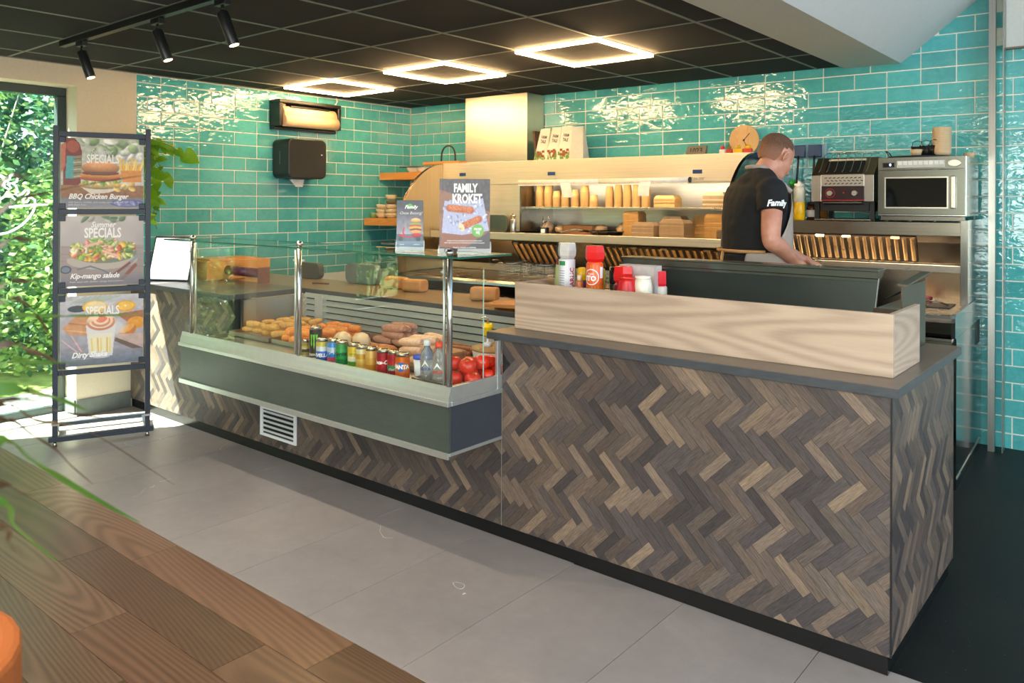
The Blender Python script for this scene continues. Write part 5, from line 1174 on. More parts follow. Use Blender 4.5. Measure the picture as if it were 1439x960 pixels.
# ================================================================== ON THE LEFT WORKTOP
tb_ = thing('tablet', 'white screen tablet leaning on a black foot on the left worktop', 'tablet', (-5.62, 2.86, .922), math.radians(28))
Tm = Matrix.Rotation(math.radians(-17), 4, 'X')
MB().box(-.17, .17, -.006, .006, .0, .335, M=Tm).build('housing', plain('dark blue casing', '#1c2a36', .35), tb_, .004)
MB().box(-.158, .158, -.0075, -.0065, .012, .322, M=Tm).build('screen', emit('screen white', (.92, .97, 1.0), .95), tb_)
m = MB(); m.prism([(.075, .16), (.085, .17), (.15, .0), (.12, .0)], -.03, .03, 'x'); m.build('foot', M_BLACK, tb_, .003)
wx = thing('wooden_box', 'low orange wooden box against the teal wall behind the tablet', 'box', (-5.60, 3.30, .922))
boxp('box', -.16, .18, -.25, .28, 0, .14, M_OR, wx, .004); boxp('lid', -.13, .13, -.2, .2, .14, .152, M_OR, wx, .002)
rl = thing('paper_roll', 'dark purple roll in a holder lying along the left worktop', 'roll', (-5.25, 3.22, .922)); 
MB().cyl((-.28, 0, .07), (.30, 0.0, .07), .034, seg=18).build('roll', plain('purple roll', '#6b2c44', .3), rl); boxp('bracket', .295, .305, -.045, .045, 0, .115, plain('brown bracket', '#7a5244', .4), rl); boxp('bracket', -.29, -.28, -.045, .045, 0, .115, plain('brown bracket', '#7a5244', .4), rl)
# on the back worktop
m = MB(); m.rbox((0, 0, .07), (.34, .05, .14), .045, axis='y', seg=6); t = tag(m.build('grey_tray', plain('grey green tray', '#6d746a', .4), None, .004), 'rounded grey tray standing at the back of the brown worktop', 'tray'); t.location = (-4.42, 3.68, .922)
m = MB(); m.rbox((0, 0, .06), (.30, .05, .12), .045, axis='y', seg=6); t = tag(m.build('grey_tray', plain('dark tray', '#3d433c', .4), None, .004), 'dark rounded tray end near the teal wall on the brown worktop', 'tray'); t.location = (-5.05, 3.68, .922)
t = tag(MB().tube([(-.06, -.02, .01), (.07, .02, .012)], .006, 6).build('pen', plain('brown pen', '#5a3a24', .4)), 'brown pen lying on the back worktop', 'pen'); t.location = (-4.57, 3.42, .922)
for i, (x, y, w) in enumerate(((-4.00, 3.62, .16), (-3.78, 3.58, .15), (-3.12, 3.52, .16))):
    t = thing('bread_loaf', 'orange-brown bread portion on the back worktop, the %s of three' % ('left', 'middle', 'right')[i], 'bread', (x, y, .922), .2 * i, 'bread portions on the back worktop'); m = MB(); m.rbox((0, 0, .04), (w, .10, .08), .03, axis='x', mat=plain('orange bread', '#c98a4e', .6)); m.build('loaf', None, t, .01)
cbd = []
for i, (x, y, a, c) in enumerate(((-2.62, 3.36, .32, 0), (-2.60, 3.42, .1, 1))):
    t = tag(MB().box(-.26, .26, -.09, .09, 0, .018).build('cutting_board', wood('board %d' % i, ('#b06d2c', '#9a5a24')[i], ('#dc9a54', '#c88444')[i], 'x', 2, rough=.45), None, .003), ('upper light wooden board lying crosswise left of the oak upstand', 'lower orange wooden board under the light one left of the oak upstand')[i], 'board'); t.location = (x, y, .9215 + (.0185 if i == 0 else 0)); t.rotation_euler = (0, 0, a)
cd = thing('card_rack', 'brown card rack with round holes standing left of the oak upstand', 'rack', (-2.60, 3.60, .9215), -.2)
m = MB(); m.prism([(-.14, 0), (-.13, .05), (-.10, .07), (-.06, .07), (-.05, .105), (-.03, .12), (.12, .12), (.12, 0)], -.01, .01, 'y', mat=M_KRD)
m.build('rack', M_KRD, cd, .001)
for x, z in ((-.085, .045), (-.04, .06), (.01, .08), (.05, .06)): MB().cyl((x, -.012, z), (x, -.0102, z), .011, seg=12).build('hole', M_BLACK, cd)
# ================================================================== INSIDE THE CASE
def capsule(m, p0, p1, r0, r1=None, mat=None, seg=10):
    r1 = r0 if r1 is None else r1; p0 = Vector(p0); p1 = Vector(p1); q = (p1 - p0).to_track_quat('Z', 'Y').to_matrix().to_4x4(); L = (p1 - p0).length
    prof = [(r0 * math.cos(a), r0 * math.sin(a)) for a in [math.radians(t) for t in (-90, -60, -30, 0)]] + [(r1 * math.cos(a), L + r1 * math.sin(a)) for a in [math.radians(t) for t in (0, 30, 60, 90)]]
    prof[0] = (0, prof[0][1]); prof[-1] = (0, prof[-1][1])
    return m.lathe(prof, seg=seg, mat=mat, M=Matrix.Translation(p0) @ q)
DZ = .6905
def can(x, y, h, r, cols, label, marks=(), rot=None):
    t = thing('drink_can', label, 'can', (x, y, DZ), rot if rot is not None else .6, 'drink cans in the glass case')
    n = len(cols); m = MB()
    zz = [.008 + (h - .022) * k / n for k in range(n + 1)]
    for k, c in enumerate(cols): m.lathe([(r, zz[k]), (r, zz[k + 1])], seg=22, mat=plain('can ' + c, c, .28, metal=.35, var=.03))
    m.build('can_body', None, t, fix=False)
    e = MB(); e.lathe([(r * .8, 0), (r, .008)], seg=22); e.lathe([(r, h - .014), (r * .84, h - .002), (r * .84, h), (r * .78, h - .003), (0, h - .003)], seg=22); e.build('can_rim', M_ST, t)
    for txt, z, size, col, kw in marks:
        if txt == 'FANTA':
            mk = MB(); q = [(.030 * math.cos(a), .021 * math.sin(a)) for a in [2 * math.pi * k / 20 for k in range(20)]]
            mk.add([(0, -r - .0007, z)] + [(math.sin(a / r) * (r + .0005), -math.cos(a / r) * (r + .0005), z + b) for a, b in q], [(0, 1 + k, 1 + (k + 1) % 20) for k in range(20)], plain('blue ink', '#2c62b0', .4)); mk.build('badge', None, t, fix=False)
        w = lambda p, z=z: (math.sin(p[0] / r) * (r + .0008 + p[2]), -math.cos(p[0] / r) * (r + .0008 + p[2]), z + p[1])
        mk = MB(); mk.text(txt, Matrix.Identity(4), size, plain('ink ' + col, col, .4), depth=.0001, wrap=w, **kw); mk.build('lettering', None, t, fix=False)
    return t
can(-3.50, 2.53, .088, .026, ['#a08a2a', '#1c1c1c', '#c9b04a', '#a8913a'], 'small gold and black can beside the glass case post', [('bier', .045, .02, '#f0e6c0', {})])
t = can(-3.415, 2.53, .165, .033, ['#15120f', '#17130f', '#1a1612'], 'tall black can with three green claw marks', [('ENERGY', .022, .017, '#e8e8e0', dict(offset=.0004))])
m = MB()
for dx, l in ((-.014, .06), (0, .075), (.014, .055)):
    P = [(dx - .005, .125), (dx + .006, .128), (dx + .004, .09), (dx + .006, .075), (dx + .001, .125 - l), (dx - .003, .08), (dx - .001, .095)]
    m.add([(math.sin(a / .033) * .0338, -math.cos(a / .033) * .0338, z) for a, z in P], [tuple(range(7))])
m.build('claw_mark', plain('claw green', '#6fd02e', .4), t, fix=False)
can(-3.318, 2.50, .118, .033, ['#2355b5', '#2f6bd0', '#d7dade', '#c9b24a'], 'white, blue and yellow can right of the tall black can', [('RIVELLA', .035, .024, '#ffffff', dict(offset=.001))])
can(-3.248, 2.515, .120, .033, ['#cf4f70', '#2f7fd0', '#b6c9e4', '#3f8fe0'], 'blue and pink can left of the green can', [('A', .06, .04, '#e8e4f0', dict(shear=.3))])
can(-3.168, 2.505, .122, .033, ['#12803a', '#159a46', '#159a46', '#0f8a3c'], 'bright green can with dark lettering in the glass case', [('Sprite', .06, .026, '#0b3c1c', dict(shear=.35, offset=.0012)), ('zero', .032, .016, '#0b3c1c', {})])
can(-3.085, 2.515, .118, .033, ['#4f9a30', '#e8dfc4', '#e5c13a', '#d9b22e'], 'cream can with green base right of the green can', [('citrus', .07, .018, '#3f8a2a', dict(shear=.3))])
can(-3.005, 2.50, .118, .033, ['#d8b25a', '#e0bc62', '#c99a3a', '#e2d2a2'], 'yellow and gold can left of the divider in the case')
can(-2.925, 2.49, .12, .031, ['#c98a2e', '#d9a04a', '#e0b060'], 'plain amber can just left of the red cans')
can(-2.835, 2.485, .122, .033, ['#a3202c', '#b3242e', '#b02430', '#a81f2a'], 'red can with white script, left of two red cans', [('Coca-Cola', .065, .026, '#f2e6e2', dict(shear=.35, offset=.001))])
can(-2.772, 2.495, .122, .033, ['#8a1c34', '#3f8a5a', '#b3242e', '#a81f2a'], 'dark red can with a green stripe beside the orange can', [('cherry', .04, .018, '#f2e6e2', dict(shear=.3))])
can(-2.700, 2.480, .122, .033, ['#d9661c', '#e2742a', '#e2742a', '#d9661c'], 'orange can with a round blue badge', [('FANTA', .062, .025, '#ffffff', dict(offset=.0014))])
M_CLR = glass('clear plastic', '#e8efe8'); M_TUBW = plain('milky tub', '#d9dbe2', .4)
t = thing('plastic_tub', 'milky plastic tub with a blue lid behind the orange can', 'tub', (-2.62, 2.53, DZ)); MB().lathe([(.035, 0), (.042, .10)], seg=20).build('tub', M_TUBW, t); MB().lathe([(.044, .10), (.044, .115), (0, .116)], seg=20).build('lid', plain('blue lid', '#3a54c0', .4), t)
t = thing('plastic_tub', 'milky plastic tub with a blue lid left of the red cans', 'tub', (-2.89, 2.56, DZ)); MB().lathe([(.035, 0), (.042, .08)], seg=20).build('tub', M_TUBW, t); MB().lathe([(.044, .08), (.044, .092), (0, .093)], seg=20).build('lid', plain('blue lid', '#3a54c0', .4), t)
M_WAT = plain('water bottle', '#c9cdc8', .08, var=.03); M_WAT.node_tree.nodes['Principled BSDF'].inputs['Transmission Weight'].default_value = .75
for x, y, c, cap, lab in ((-2.535, 2.475, '#2b4fa0', '#d8d8d8', 'clear water bottle with blue label print'), (-2.455, 2.470, '#c43a2c', '#d9481e', 'clear water bottle with red label print and orange-red cap')):
    t = thing('water_bottle', lab, 'bottle', (x, y, DZ)); MB().lathe([(.026, 0), (.031, .006), (.0305, .05), (.029, .055), (.031, .06), (.031, .125), (.026, .15), (.014, .168), (.013, .18)], seg=20).build('body', M_WAT, t)
    MB().lathe([(.0155, .176), (.0165, .178), (.0165, .20), (0, .201)], seg=16).build('cap', plain('cap ' + cap, cap, .4), t)
    w = lambda p: (math.sin(p[0] / .032 + .5) * (.0322 + p[2]), -math.cos(p[0] / .032 + .5) * (.0322 + p[2]), .075 + p[1])
    mk = MB(); mk.text('NATUR', Matrix.Identity(4), .015, plain('ink ' + c, c, .4), depth=.0001, wrap=w, offset=.0004)
    P = [(-.018, .01), (.0, .04), (.018, .01), (.008, .018), (0, .026), (-.008, .018)]; mk.add([w((a, b, 0)) for a, b in P], [tuple(range(6))], plain('white ink', '#f2f2f0', .4)); mk.build('lettering', None, t, fix=False)
# tray of tomatoes
M_TOM = plain('tomato red', '#d8321a', .16, var=.12, scale=12); M_GRN = plain('tomato calyx', '#3f6b22', .6)
tt2 = thing('tomato_tray', 'shallow steel tray of tomatoes at the right end of the case', 'tray', (-2.440, 2.60, DZ))
m = MB(); m.rbox((0, 0, .004), (.22, .34, .008), .02); m.build('tray_base', M_ST, tt2)
for b in ((-.125, -.118, -.19, .19), (.118, .125, -.19, .19), (-.118, .118, -.19, -.183), (-.118, .118, .183, .19)): boxp('tray_rim', *b, .0, .042, M_ST, tt2, .001)
TP = [(-2.50, 2.53, 0), (-2.42, 2.525, 0), (-2.35, 2.57, 0), (-2.475, 2.60, .0), (-2.40, 2.61, .002), (-2.345, 2.66, 0), (-2.46, 2.68, 0), (-2.385, 2.69, 0), (-2.50, 2.665, 0), (-2.34, 2.75, 0), (-2.42, 2.76, 0), (-2.455, 2.565, .052), (-2.385, 2.585, .050), (-2.37, 2.655, .052), (-2.44, 2.645, .05), (-2.50, 2.75, 0), (-2.38, 2.72, .05)]
for i, (x, y, dz) in enumerate(TP):
    if i == 0:
        tm = thing('tomato', '', 'tomato', (x, y, DZ), 0, 'tomatoes in the tray'); r = .036
        m = MB(); m.lathe([(0, .004), (r * .5, .0), (r * .9, .014), (r, .030), (r * .93, .045), (r * .6, .058), (r * .25, .060), (0, .055)], seg=20); m.build('fruit', M_TOM, tm)
        m = MB(); [m.add([(0, 0, .057), (.004 * math.cos(a + .4), .004 * math.sin(a + .4), .060), (.018 * math.cos(a), .018 * math.sin(a), .062)], [(0, 1, 2)]) for a in [2 * math.pi * k / 5 for k in range(5)]]; m.build('calyx', M_GRN, tm, fix=False); o = tm
    else: o = dup(tm)
    o.location = (x, y, DZ + .010 + dz); s = R0.uniform(.92, 1.12); o.scale = (s, s, s * .95); o.rotation_euler = (R0.uniform(-.3, .3), R0.uniform(-.3, .3), R0.uniform(0, 6))
    o['label'] = 'red tomato %s in the tray, %s' % ('on top' if dz > .03 else 'at the bottom', '%s row from the front glass' % ('first', 'second', 'third', 'fourth')[min(3, int((y - 2.5) / .07))] + (', left side' if x < -2.44 else ', right side' if x > -2.39 else ', middle'))
bk = thing('sauce_bucket', 'white bucket with wooden-brown lid and yellow dispensing pump', 'bucket', (-2.52, 2.93, DZ)); MB().lathe([(.105, 0), (.118, .09), (.118, .10)], seg=32).build('tub', plain('white bucket', '#dfdcd8', .4), bk)
MB().lathe([(.122, .098), (.122, .108), (.09, .112), (0, .112)], seg=32).build('lid', plain('brown lid', '#a5804e', .45), bk)
m = MB(); m.cyl((-.03, -.03, .112), (-.03, -.03, .17), .006, seg=10); m.cyl((-.03, -.03, .112), (-.03, -.03, .13), .02, seg=14); m.build('pump_stem', M_TUBW, bk)
MB().lathe([(.02, .165), (.022, .20), (.030, .205), (.030, .212), (.018, .224), (0, .224)], c=(-.03, -.03, 0), seg=20).build('pump_head', plain('yellow plastic', '#f2cf12', .35), bk); MB().tube([(-.03, -.03, .222), (-.03, -.03, .25), (-.045, -.045, .258), (-.055, -.055, .24)], .005, 8).build('pump_spout', M_ST, bk)
# snacks piled on trays
def food_mat(name, c1, c2, rough=.5, sc=60):
    if name in MATS: return MATS[name]
    n = N(name); v = n.coords(); a = n.noise(v, sc, 4, .7); n.set(base=n.ramp(a, [(.3, srgb(c1)), (.7, srgb(c2))]), rough=rough); n.bump(a, .4, .003); MATS[name] = n.m; return n.m
def pile(name, label, group, cat, cx, cy, nx, ny, layers, L, r, mat, ang, dx, dy, jitter=.15, bend=0):
    base = None; q = random.Random(int(cx * 100)); where = ['bottom layer', 'middle layer', 'top layer']
    for l in range(layers):
        for i in range(nx - (l > 0)):
            for j in range(ny):
                x = cx + (i - (nx - 1 - (l > 0)) / 2) * dx + q.gauss(0, .004); y = cy + (j - (ny - 1) / 2) * dy + q.gauss(0, .004); z = DZ + .012 + r + l * r * 1.7
                if base is None:
                    m = MB(); pts = [(-L / 2 + L * k / 6, bend * math.sin(math.pi * k / 6), 0) for k in range(7)]
                    m.tube(pts, [r * .55, r * .92, r, r, r, r * .92, r * .55], 10); base = ob = m.build(name, mat); tag(ob, label, cat, group)
                else: ob = base.copy(); COL.objects.link(ob)
                ob.location = (x, y, z); ob.rotation_euler = (q.gauss(0, .2), q.gauss(0, .06), ang + q.gauss(0, jitter)); s = q.uniform(.9, 1.1); ob.scale = (s, s, s)
                lay = ', ' + where[l].split()[0] if layers > 1 else ''
                ob['label'] = label.split(' piled')[0] + ', %s row, %s from left%s,' % (('front', 'second', 'third', 'back')[j], ('first', 'second', 'third', 'fourth')[i], lay) + label.split(' piled')[1].replace(' the ', ' ')
def tray(x0, x1, y0, y1, label):
    t = thing('food_tray', label, 'tray', ((x0 + x1) / 2, (y0 + y1) / 2, DZ)); w, d = (x1 - x0) / 2, (y1 - y0) / 2
    boxp('tray_base', -w, w, -d, d, 0.001, .005, M_ST, t)
    for b in ((-w, -w + .004, -d, d), (w - .004, w, -d, d), (-w + .004, w - .004, -d, -d + .004), (-w + .004, w - .004, d - .004, d)): boxp('tray_rim', *b, .0, .028, M_ST, t)
tray(-4.40, -3.98, 2.62, 3.12, 'steel tray of golden fried snacks at the left of the case'); tray(-3.95, -3.52, 2.62, 3.12, 'steel tray of orange cheese snacks by the middle post'); tray(-3.48, -3.12, 2.62, 3.14, 'steel tray of wrapped sausages right of the middle post'); tray(-3.09, -2.70, 2.62, 3.14, 'steel tray of flat pink wraps in the middle of the case')
pile('fried_snack', 'golden fried snack piled at the left end of the case', 'golden snacks in the case', 'snack', -4.19, 2.87, 4, 4, 2, .085, .020, food_mat('golden crust', '#b87a2c', '#e6b658'), .9, .095, .10, .5)
pile('cheese_snack', 'orange cheese snack piled left of the middle post', 'orange snacks in the case', 'snack', -3.73, 2.82, 4, 4, 2, .085, .024, food_mat('orange crust', '#c8661a', '#f09a30', .35), .5, .095, .095, .5)
pile('sausage', 'pale pink sausage piled against the louvres', 'sausages in the case', 'sausage', -3.33, 3.04, 2, 3, 3, .17, .022, food_mat('pink sausage', '#a86a50', '#cf9a80', .35), 0, .17, .048, .05)
pile('croquette', 'brown croquette piled in the middle tray', 'croquettes in the case', 'snack', -3.30, 2.76, 3, 3, 1, .11, .022, food_mat('crumb crust', '#a05a24', '#d0883e'), .3, .11, .06, .15)
pile('meat_skewer', 'long browned meat skewer piled behind the flat wraps', 'skewers in the case', 'skewer', -2.90, 3.05, 1, 3, 2, .30, .019, food_mat('browned meat', '#6b3418', '#a8623a', .4), .05, .2, .05, .06, .012)
pile('flat_wrap', 'flat pink wrap piled behind the red cans', 'flat wraps in the case', 'snack', -2.90, 2.80, 2, 3, 3, .16, .024, food_mat('pale wrap', '#cf9a78', '#ecc7a4', .45), .1, .17, .085, .1)
for i, (x, y) in enumerate(((-3.36, 2.66), (-3.26, 2.70))):
    m = MB(); m.sph((0, 0, .05), (.06, .04, .05), 12, 8); o = m.build('snack_bag', plain('bag film', '#d6b48a', .35)); tag(o, 'crumpled clear bag behind the tall black can, the %s one' % ('left', 'right')[i], 'bag'); o.location = (x, y, DZ + .03)
    dm = o.modifiers.new('d', 'DISPLACE'); tx = bpy.data.textures.new('c', 'CLOUDS'); tx.noise_scale = .04; dm.texture = tx; dm.strength = .03
for i, (x, y, c) in enumerate(((-2.66, 2.74, '#8a5230'), (-2.60, 3.08, '#4a2f20'))):
    t = thing('meat_pack', ('brown wrapped meat pack behind the water bottles', 'dark meat pack beside the bucket at the back')[i], 'pack', (x, y, DZ)); m = MB(); m.rbox((0, 0, .05), (.11, .16, .10), .03, mat=food_mat('pack' + c, c, '#b98a5a')); m.build('pack', None, t, .012)
# ================================================================== SAUCES BEHIND THE OAK
riser = thing('riser_shelf', 'pale wooden riser behind the oak upstand carrying the sauce bottles', 'shelf', (0, 0, 0))
boxp('riser_top', -2.300, -1.62, 2.90, 3.17, 1.030, 1.045, M_OAK, riser, .002); boxp('riser_leg', -2.300, -2.28, 2.90, 3.17, .9215, 1.030, M_OAK_Y, riser); boxp('riser_leg', -1.64, -1.62, 2.90, 3.17, .9215, 1.030, M_OAK_Y, riser)
SZ = 1.0455
def sauce(name, lab, x, y, prof, col, capprof, capcol, capseg=20, tilt=0, extra=None, rough=.3, rot=0):
    t = thing(name, lab, 'bottle', (x, y, SZ), rot, None); MB().lathe(prof, seg=24).build('body', plain('sauce ' + col, col, rough), t)
    if capprof: MB().lathe(capprof, seg=capseg, smooth=capseg > 8).build('cap', plain('cap ' + capcol, capcol, .22), t)
    if extra: extra(t)
    t.rotation_euler = (0, tilt, rot); return t
def lbl(t, r, z0, z1, col, a0=-3.14, a1=3.14, name='label_band'):
    m = MB(); n = 16; vs = [((r + .0006) * math.sin(a), -(r + .0006) * math.cos(a), z) for z in (z0, z1) for a in [a0 + (a1 - a0) * k / n for k in range(n + 1)]]
    m.add(vs, [(k, k + 1, n + 2 + k, n + 1 + k) for k in range(n)], smooth=True); m.build(name, plain('label ' + col, col, .45), t, fix=False)
def txt(t, s, r, z, size, col, a=0, vert=False, **kw):
    def w(p):
        x, y = (p[0], p[1]) if not vert else (-p[1], p[0]); return (math.sin(x / r + a) * (r + .0012 + p[2]), -math.cos(x / r + a) * (r + .0012 + p[2]), z + y)
    m = MB(); m.text(s, Matrix.Identity(4), size, plain('ink ' + col, col, .4), depth=.0001, wrap=w, **kw); m.build('lettering', None, t, fix=False)
def e1(t): lbl(t, .034, .02, .16, '#b8c48a'); lbl(t, .034, .165, .18, '#a3263c'); txt(t, 'SMOKED BBQ', .034, .09, .02, '#4a5a2a', .5, True); txt(t, 'KRUID', .034, .08, .026, '#5a2a1e', 1.15, True)
SQ = lambda r, h: [(r * .9, 0), (r, .004), (r, h * .93), (r * .86, h)]
sauce('spice_grinder', 'leaning seasoning tube with olive green label and dark cap, leftmost', -2.262, 3.10, SQ(.034, .195), '#3f3a2c', [(.030, .195), (.036, .205), (.038, .25), (.036, .262), (0, .262)], '#20262b', 8, .10, e1)
def e2(t): 
    lbl(t, .038, .0, .192, '#e6e6e8'); lbl(t, .0384, .165, .185, '#2f8a4a', -.8, .1); txt(t, 'GARLIC', .0384, .10, .032, '#b03050', 1.0, True, offset=.0008)
    for k in range(9): lbl(t, .0384, .05 + .011 * k, .053 + .011 * k, '#8d97a6', -.75, .0)
sauce('seasoning_tube', 'white seasoning tube with clear faceted cap behind the oak board', -2.172, 3.03, SQ(.038, .195), '#d4d6dc', [(.034, .196), (.043, .21), (.045, .235), (.041, .268), (.036, .27), (0, .27)], '#cfcac2', 6, 0, e2, rot=.3)
def e3(t): lbl(t, .02, .02, .08, '#4a2a6a')
sauce('sauce_bottle', 'small purple bottle with yellow cap right of the white tube', -2.115, 3.07, SQ(.022, .095), '#5a3a78', [(.02, .095), (.023, .10), (.020, .15), (.012, .155), (0, .156)], '#e2b414', 12, 0, e3)
sauce('sauce_bottle', 'thin orange bottle with a pale cap between the yellow caps', -2.08, 3.0, SQ(.018, .10), '#c8743c', [(.010, .10), (.012, .125), (0, .127)], '#e8d0b0', 12)
sauce('sauce_bottle', 'slim white striped bottle beside the thin orange bottle', -2.045, 3.03, SQ(.012, .10), '#d8d2c8', [(.010, .10), (.010, .115), (0, .116)], '#c8b8a0', 12)
sauce('sauce_bottle', 'amber bottle with yellow cap half behind the orange tube', -2.03, 3.10, SQ(.022, .095), '#c9942c', [(.02, .095), (.022, .10), (.019, .15), (.012, .155), (0, .156)], '#e8bc1e', 12)
def e4(t):
    lbl(t, .038, .0, .075, '#f0a81e'); lbl(t, .0382, .05, .085, '#e88a28'); lbl(t, .038, .075, .185, '#e4562a'); lbl(t, .0384, .12, .17, '#e8eaf2', 1.0, 1.5)
    m = MB(); n = 28
    for k in range(n): 
        a0, a1 = 2 * math.pi * k / n, 2 * math.pi * (k + 1) / n; q = lambda a, rr: (math.sin(rr * math.cos(a) / .038 - .1) * .0392, -math.cos(rr * math.cos(a) / .038 - .1) * .0392, .125 + rr * math.sin(a))
        if .35 < k / n < .62 and False: continue
        m.add([q(a0, .036), q(a1, .036), q(a1, .032), q(a0, .032)], [(0, 1, 2, 3)])
    m.build('label_ring', plain('white ink', '#f2f2f0', .4), t, fix=False); txt(t, 'ITO', .0388, .118, .03, '#ffffff', -.15, offset=.0014); txt(t, 'PAN', .0388, .138, .014, '#ffffff', -.15)
    m = MB(); m.add([(math.sin(.026 * math.cos(a) / .038 - .2) * .0392, -math.cos(.026 * math.cos(a) / .038 - .2) * .0392, .03 + .018 * math.sin(a)) for a in [2 * math.pi * k / 16 for k in range(16)]], [tuple(range(16))]); m.build('badge', plain('blue ink', '#2c62b0', .4), t, fix=False)
sauce('sauce_bottle', 'large orange sauce tube with red faceted cap and white ring print', -1.990, 2.99, SQ(.0385, .19), '#e66a28', [(.034, .19), (.044, .205), (.045, .235), (.041, .262), (.038, .264), (0, .264)], '#e01c1c', 6, 0, e4, rot=.25)
sauce('sauce_bottle', 'dark bottle with black cap right of the orange tube', -1.935, 3.08, SQ(.028, .09), '#2c3a2a', [(.028, .09), (.03, .10), (.03, .165), (0, .167)], '#181818', 14)
def e5(t): lbl(t, .040, .02, .09, '#7a1c30', -1.4, 1.4); lbl(t, .0404, .05, .085, '#e0e4ee', .9, 1.3); 
sauce('sauce_bottle', 'maroon sauce tube with short red faceted cap', -1.865, 3.03, SQ(.040, .10), '#8c2038', [(.034, .10), (.046, .115), (.047, .145), (.043, .175), (0, .178)], '#d81c1c', 6, 0, e5)
sauce('squeeze_bottle', 'red flared squeeze bottle in front of the clear box', -1.800, 2.955, [(.062, 0), (.060, .01), (.045, .07), (.036, .115), (.034, .13), (.036, .132)], '#c4161c', [(.036, .13), (.036, .136), (0, .137)], '#d8281c', 20)
sauce('squeeze_bottle', 'cream squeeze bottle beside the red flared one', -1.742, 2.99, [(.04, 0), (.042, .01), (.040, .10), (.034, .13)], '#ece4cc', [(.034, .13), (.034, .142), (0, .143)], '#f2ecd8', 20)
sauce('squeeze_bottle', 'cream tube with red cap behind the clear box', -1.735, 3.12, SQ(.034, .09), '#d9cdbc', [(.03, .09), (.034, .10), (.033, .155), (0, .157)], '#d81c2c', 6)
t = thing('clear_box', 'clear plastic box standing behind the red bottles', 'box', (-1.815, 3.09, SZ)); M_FR = plain('frosted plastic', '#dcd8d2', .2); M_FR.node_tree.nodes['Principled BSDF'].inputs['Alpha'].default_value = .45
for b in ((-.09, .09, -.03, -.027, 0, .18), (-.09, .09, .03, .033, 0, .18), (-.09, -.087, -.03, .03, 0, .18), (.087, .09, -.03, .03, 0, .18)): boxp('side', *b, M_FR, t)
# ================================================================== THE COOK
RC = Vector((math.cos(YAW), math.sin(YAW), 0)); FC = Vector((-math.sin(YAW), math.cos(YAW), 0))
cook = thing('person', 'man in black t-shirt and taupe apron, head bowed, working at the range', 'person', (-1.664, 3.945, 0), YAW)
def skin_mat():
    n = N('skin'); v = n.coords(); a = n.noise(v, 14, 3); n.set(base=n.ramp(a, [(.3, srgb('#b9785c')), (.7, srgb('#d0947a'))]), rough=.48, sss=.12); n.b.inputs['Subsurface Radius'].default_value = (.02, .008, .004); n.bump(n.noise(v, 220, 2), .08, .001); return n.m
M_SKIN = skin_mat(); M_TEE = plain('black cotton', '#141313', .9, var=.15, scale=200, bump=.15); M_APR = plain('taupe apron', '#a8998b', .92, var=.06, scale=260, bump=.2); M_PANT = plain('dark trousers', '#1b1a1c', .85)
def hair_mat():
    n = N('short brown hair'); v = n.coords(); a = n.noise(v, 160, 3, .7); hc = n.ramp(a, [(.3, srgb('#4a2e1e')), (.7, srgb('#7a5438'))]); dt = n.n('VectorMath', operation='DOT_PRODUCT'); n.l(v, dt.inputs[0]); dt.inputs[1].default_value = (.35, .12, .93)
    mr = n.n('MapRange'); n.l(dt.outputs['Value'], mr.inputs[0]); k0 = .35 * .136 + .12 * .028 + .93 * 1.738; mr.inputs['From Min'].default_value = k0 - .04; mr.inputs['From Max'].default_value = k0 + .055
    n.set(base=n.mix(mr.outputs[0], srgb('#a9745a'), hc), rough=.8); n.bump(a, .8, .004); return n.m
M_HAIR = hair_mat()
BY = math.radians(14)   # the trunk faces screen right and a little away
fx, fy = math.cos(BY), math.sin(BY)
def ring(cx, cy, z, a, b, n=24, tilt=0.0, sq=1.0):
    out = []
    for k in range(n):
        t = 2 * math.pi * k / n; u = a * math.copysign(abs(math.cos(t)) ** sq, math.cos(t)); v = b * math.copysign(abs(math.sin(t)) ** sq, math.sin(t))
        out.append((cx + u * fx - v * fy, cy + u * fy + v * fx, z + u * tilt))
    return out
def loft(m, rings, cap=True, mat=None):
    n = len(rings[0]); v = [p for r in rings for p in r]
    m.add(v, [(i * n + k, i * n + (k + 1) % n, (i + 1) * n + (k + 1) % n, (i + 1) * n + k) for i in range(len(rings) - 1) for k in range(n)], mat, True)
    if cap: m.add(rings[0], [tuple(range(n))[::-1]], mat, True); m.add(rings[-1], [tuple(range(n))], mat, True)
    return m
def limb(m, pts, rad, seg=16, sub=5):
    "smooth tapering limb through the joints with round ends"
    P = [Vector(p) for p in pts]; Q = []; Rr = []
    for i in range(len(P) - 1):
        p0, p1, p2, p3 = P[max(i - 1, 0)], P[i], P[i + 1], P[min(i + 2, len(P) - 1)]
        for k in range(sub):
            t = k / sub; Q.append(.5 * ((2 * p1) + (p2 - p0) * t + (2 * p0 - 5 * p1 + 4 * p2 - p3) * t * t + (3 * p1 - p0 - 3 * p2 + p3) * t ** 3)); Rr.append(rad[i] * (1 - t) + rad[i + 1] * t)
    Q.append(P[-1]); Rr.append(rad[-1]); m.tube(Q, Rr, seg); m.sph(Q[0], Rr[0], 12, 8); m.sph(Q[-1], Rr[-1], 12, 8); return m
def remesh(o, vox, smooth=6, disp=None):
    md = o.modifiers.new('remesh', 'REMESH'); md.mode = 'VOXEL'; md.voxel_size = vox; md.use_smooth_shade = True
    if smooth: s = o.modifiers.new('smooth', 'SMOOTH'); s.iterations = smooth; s.factor = .5
    if disp:
        d = o.modifiers.new('folds', 'DISPLACE'); tx = bpy.data.textures.new('folds', 'CLOUDS'); tx.noise_scale = disp[0]; tx.noise_depth = 2; d.texture = tx; d.strength = disp[1]; d.mid_level = .5; d.texture_coords = 'LOCAL'
    return o
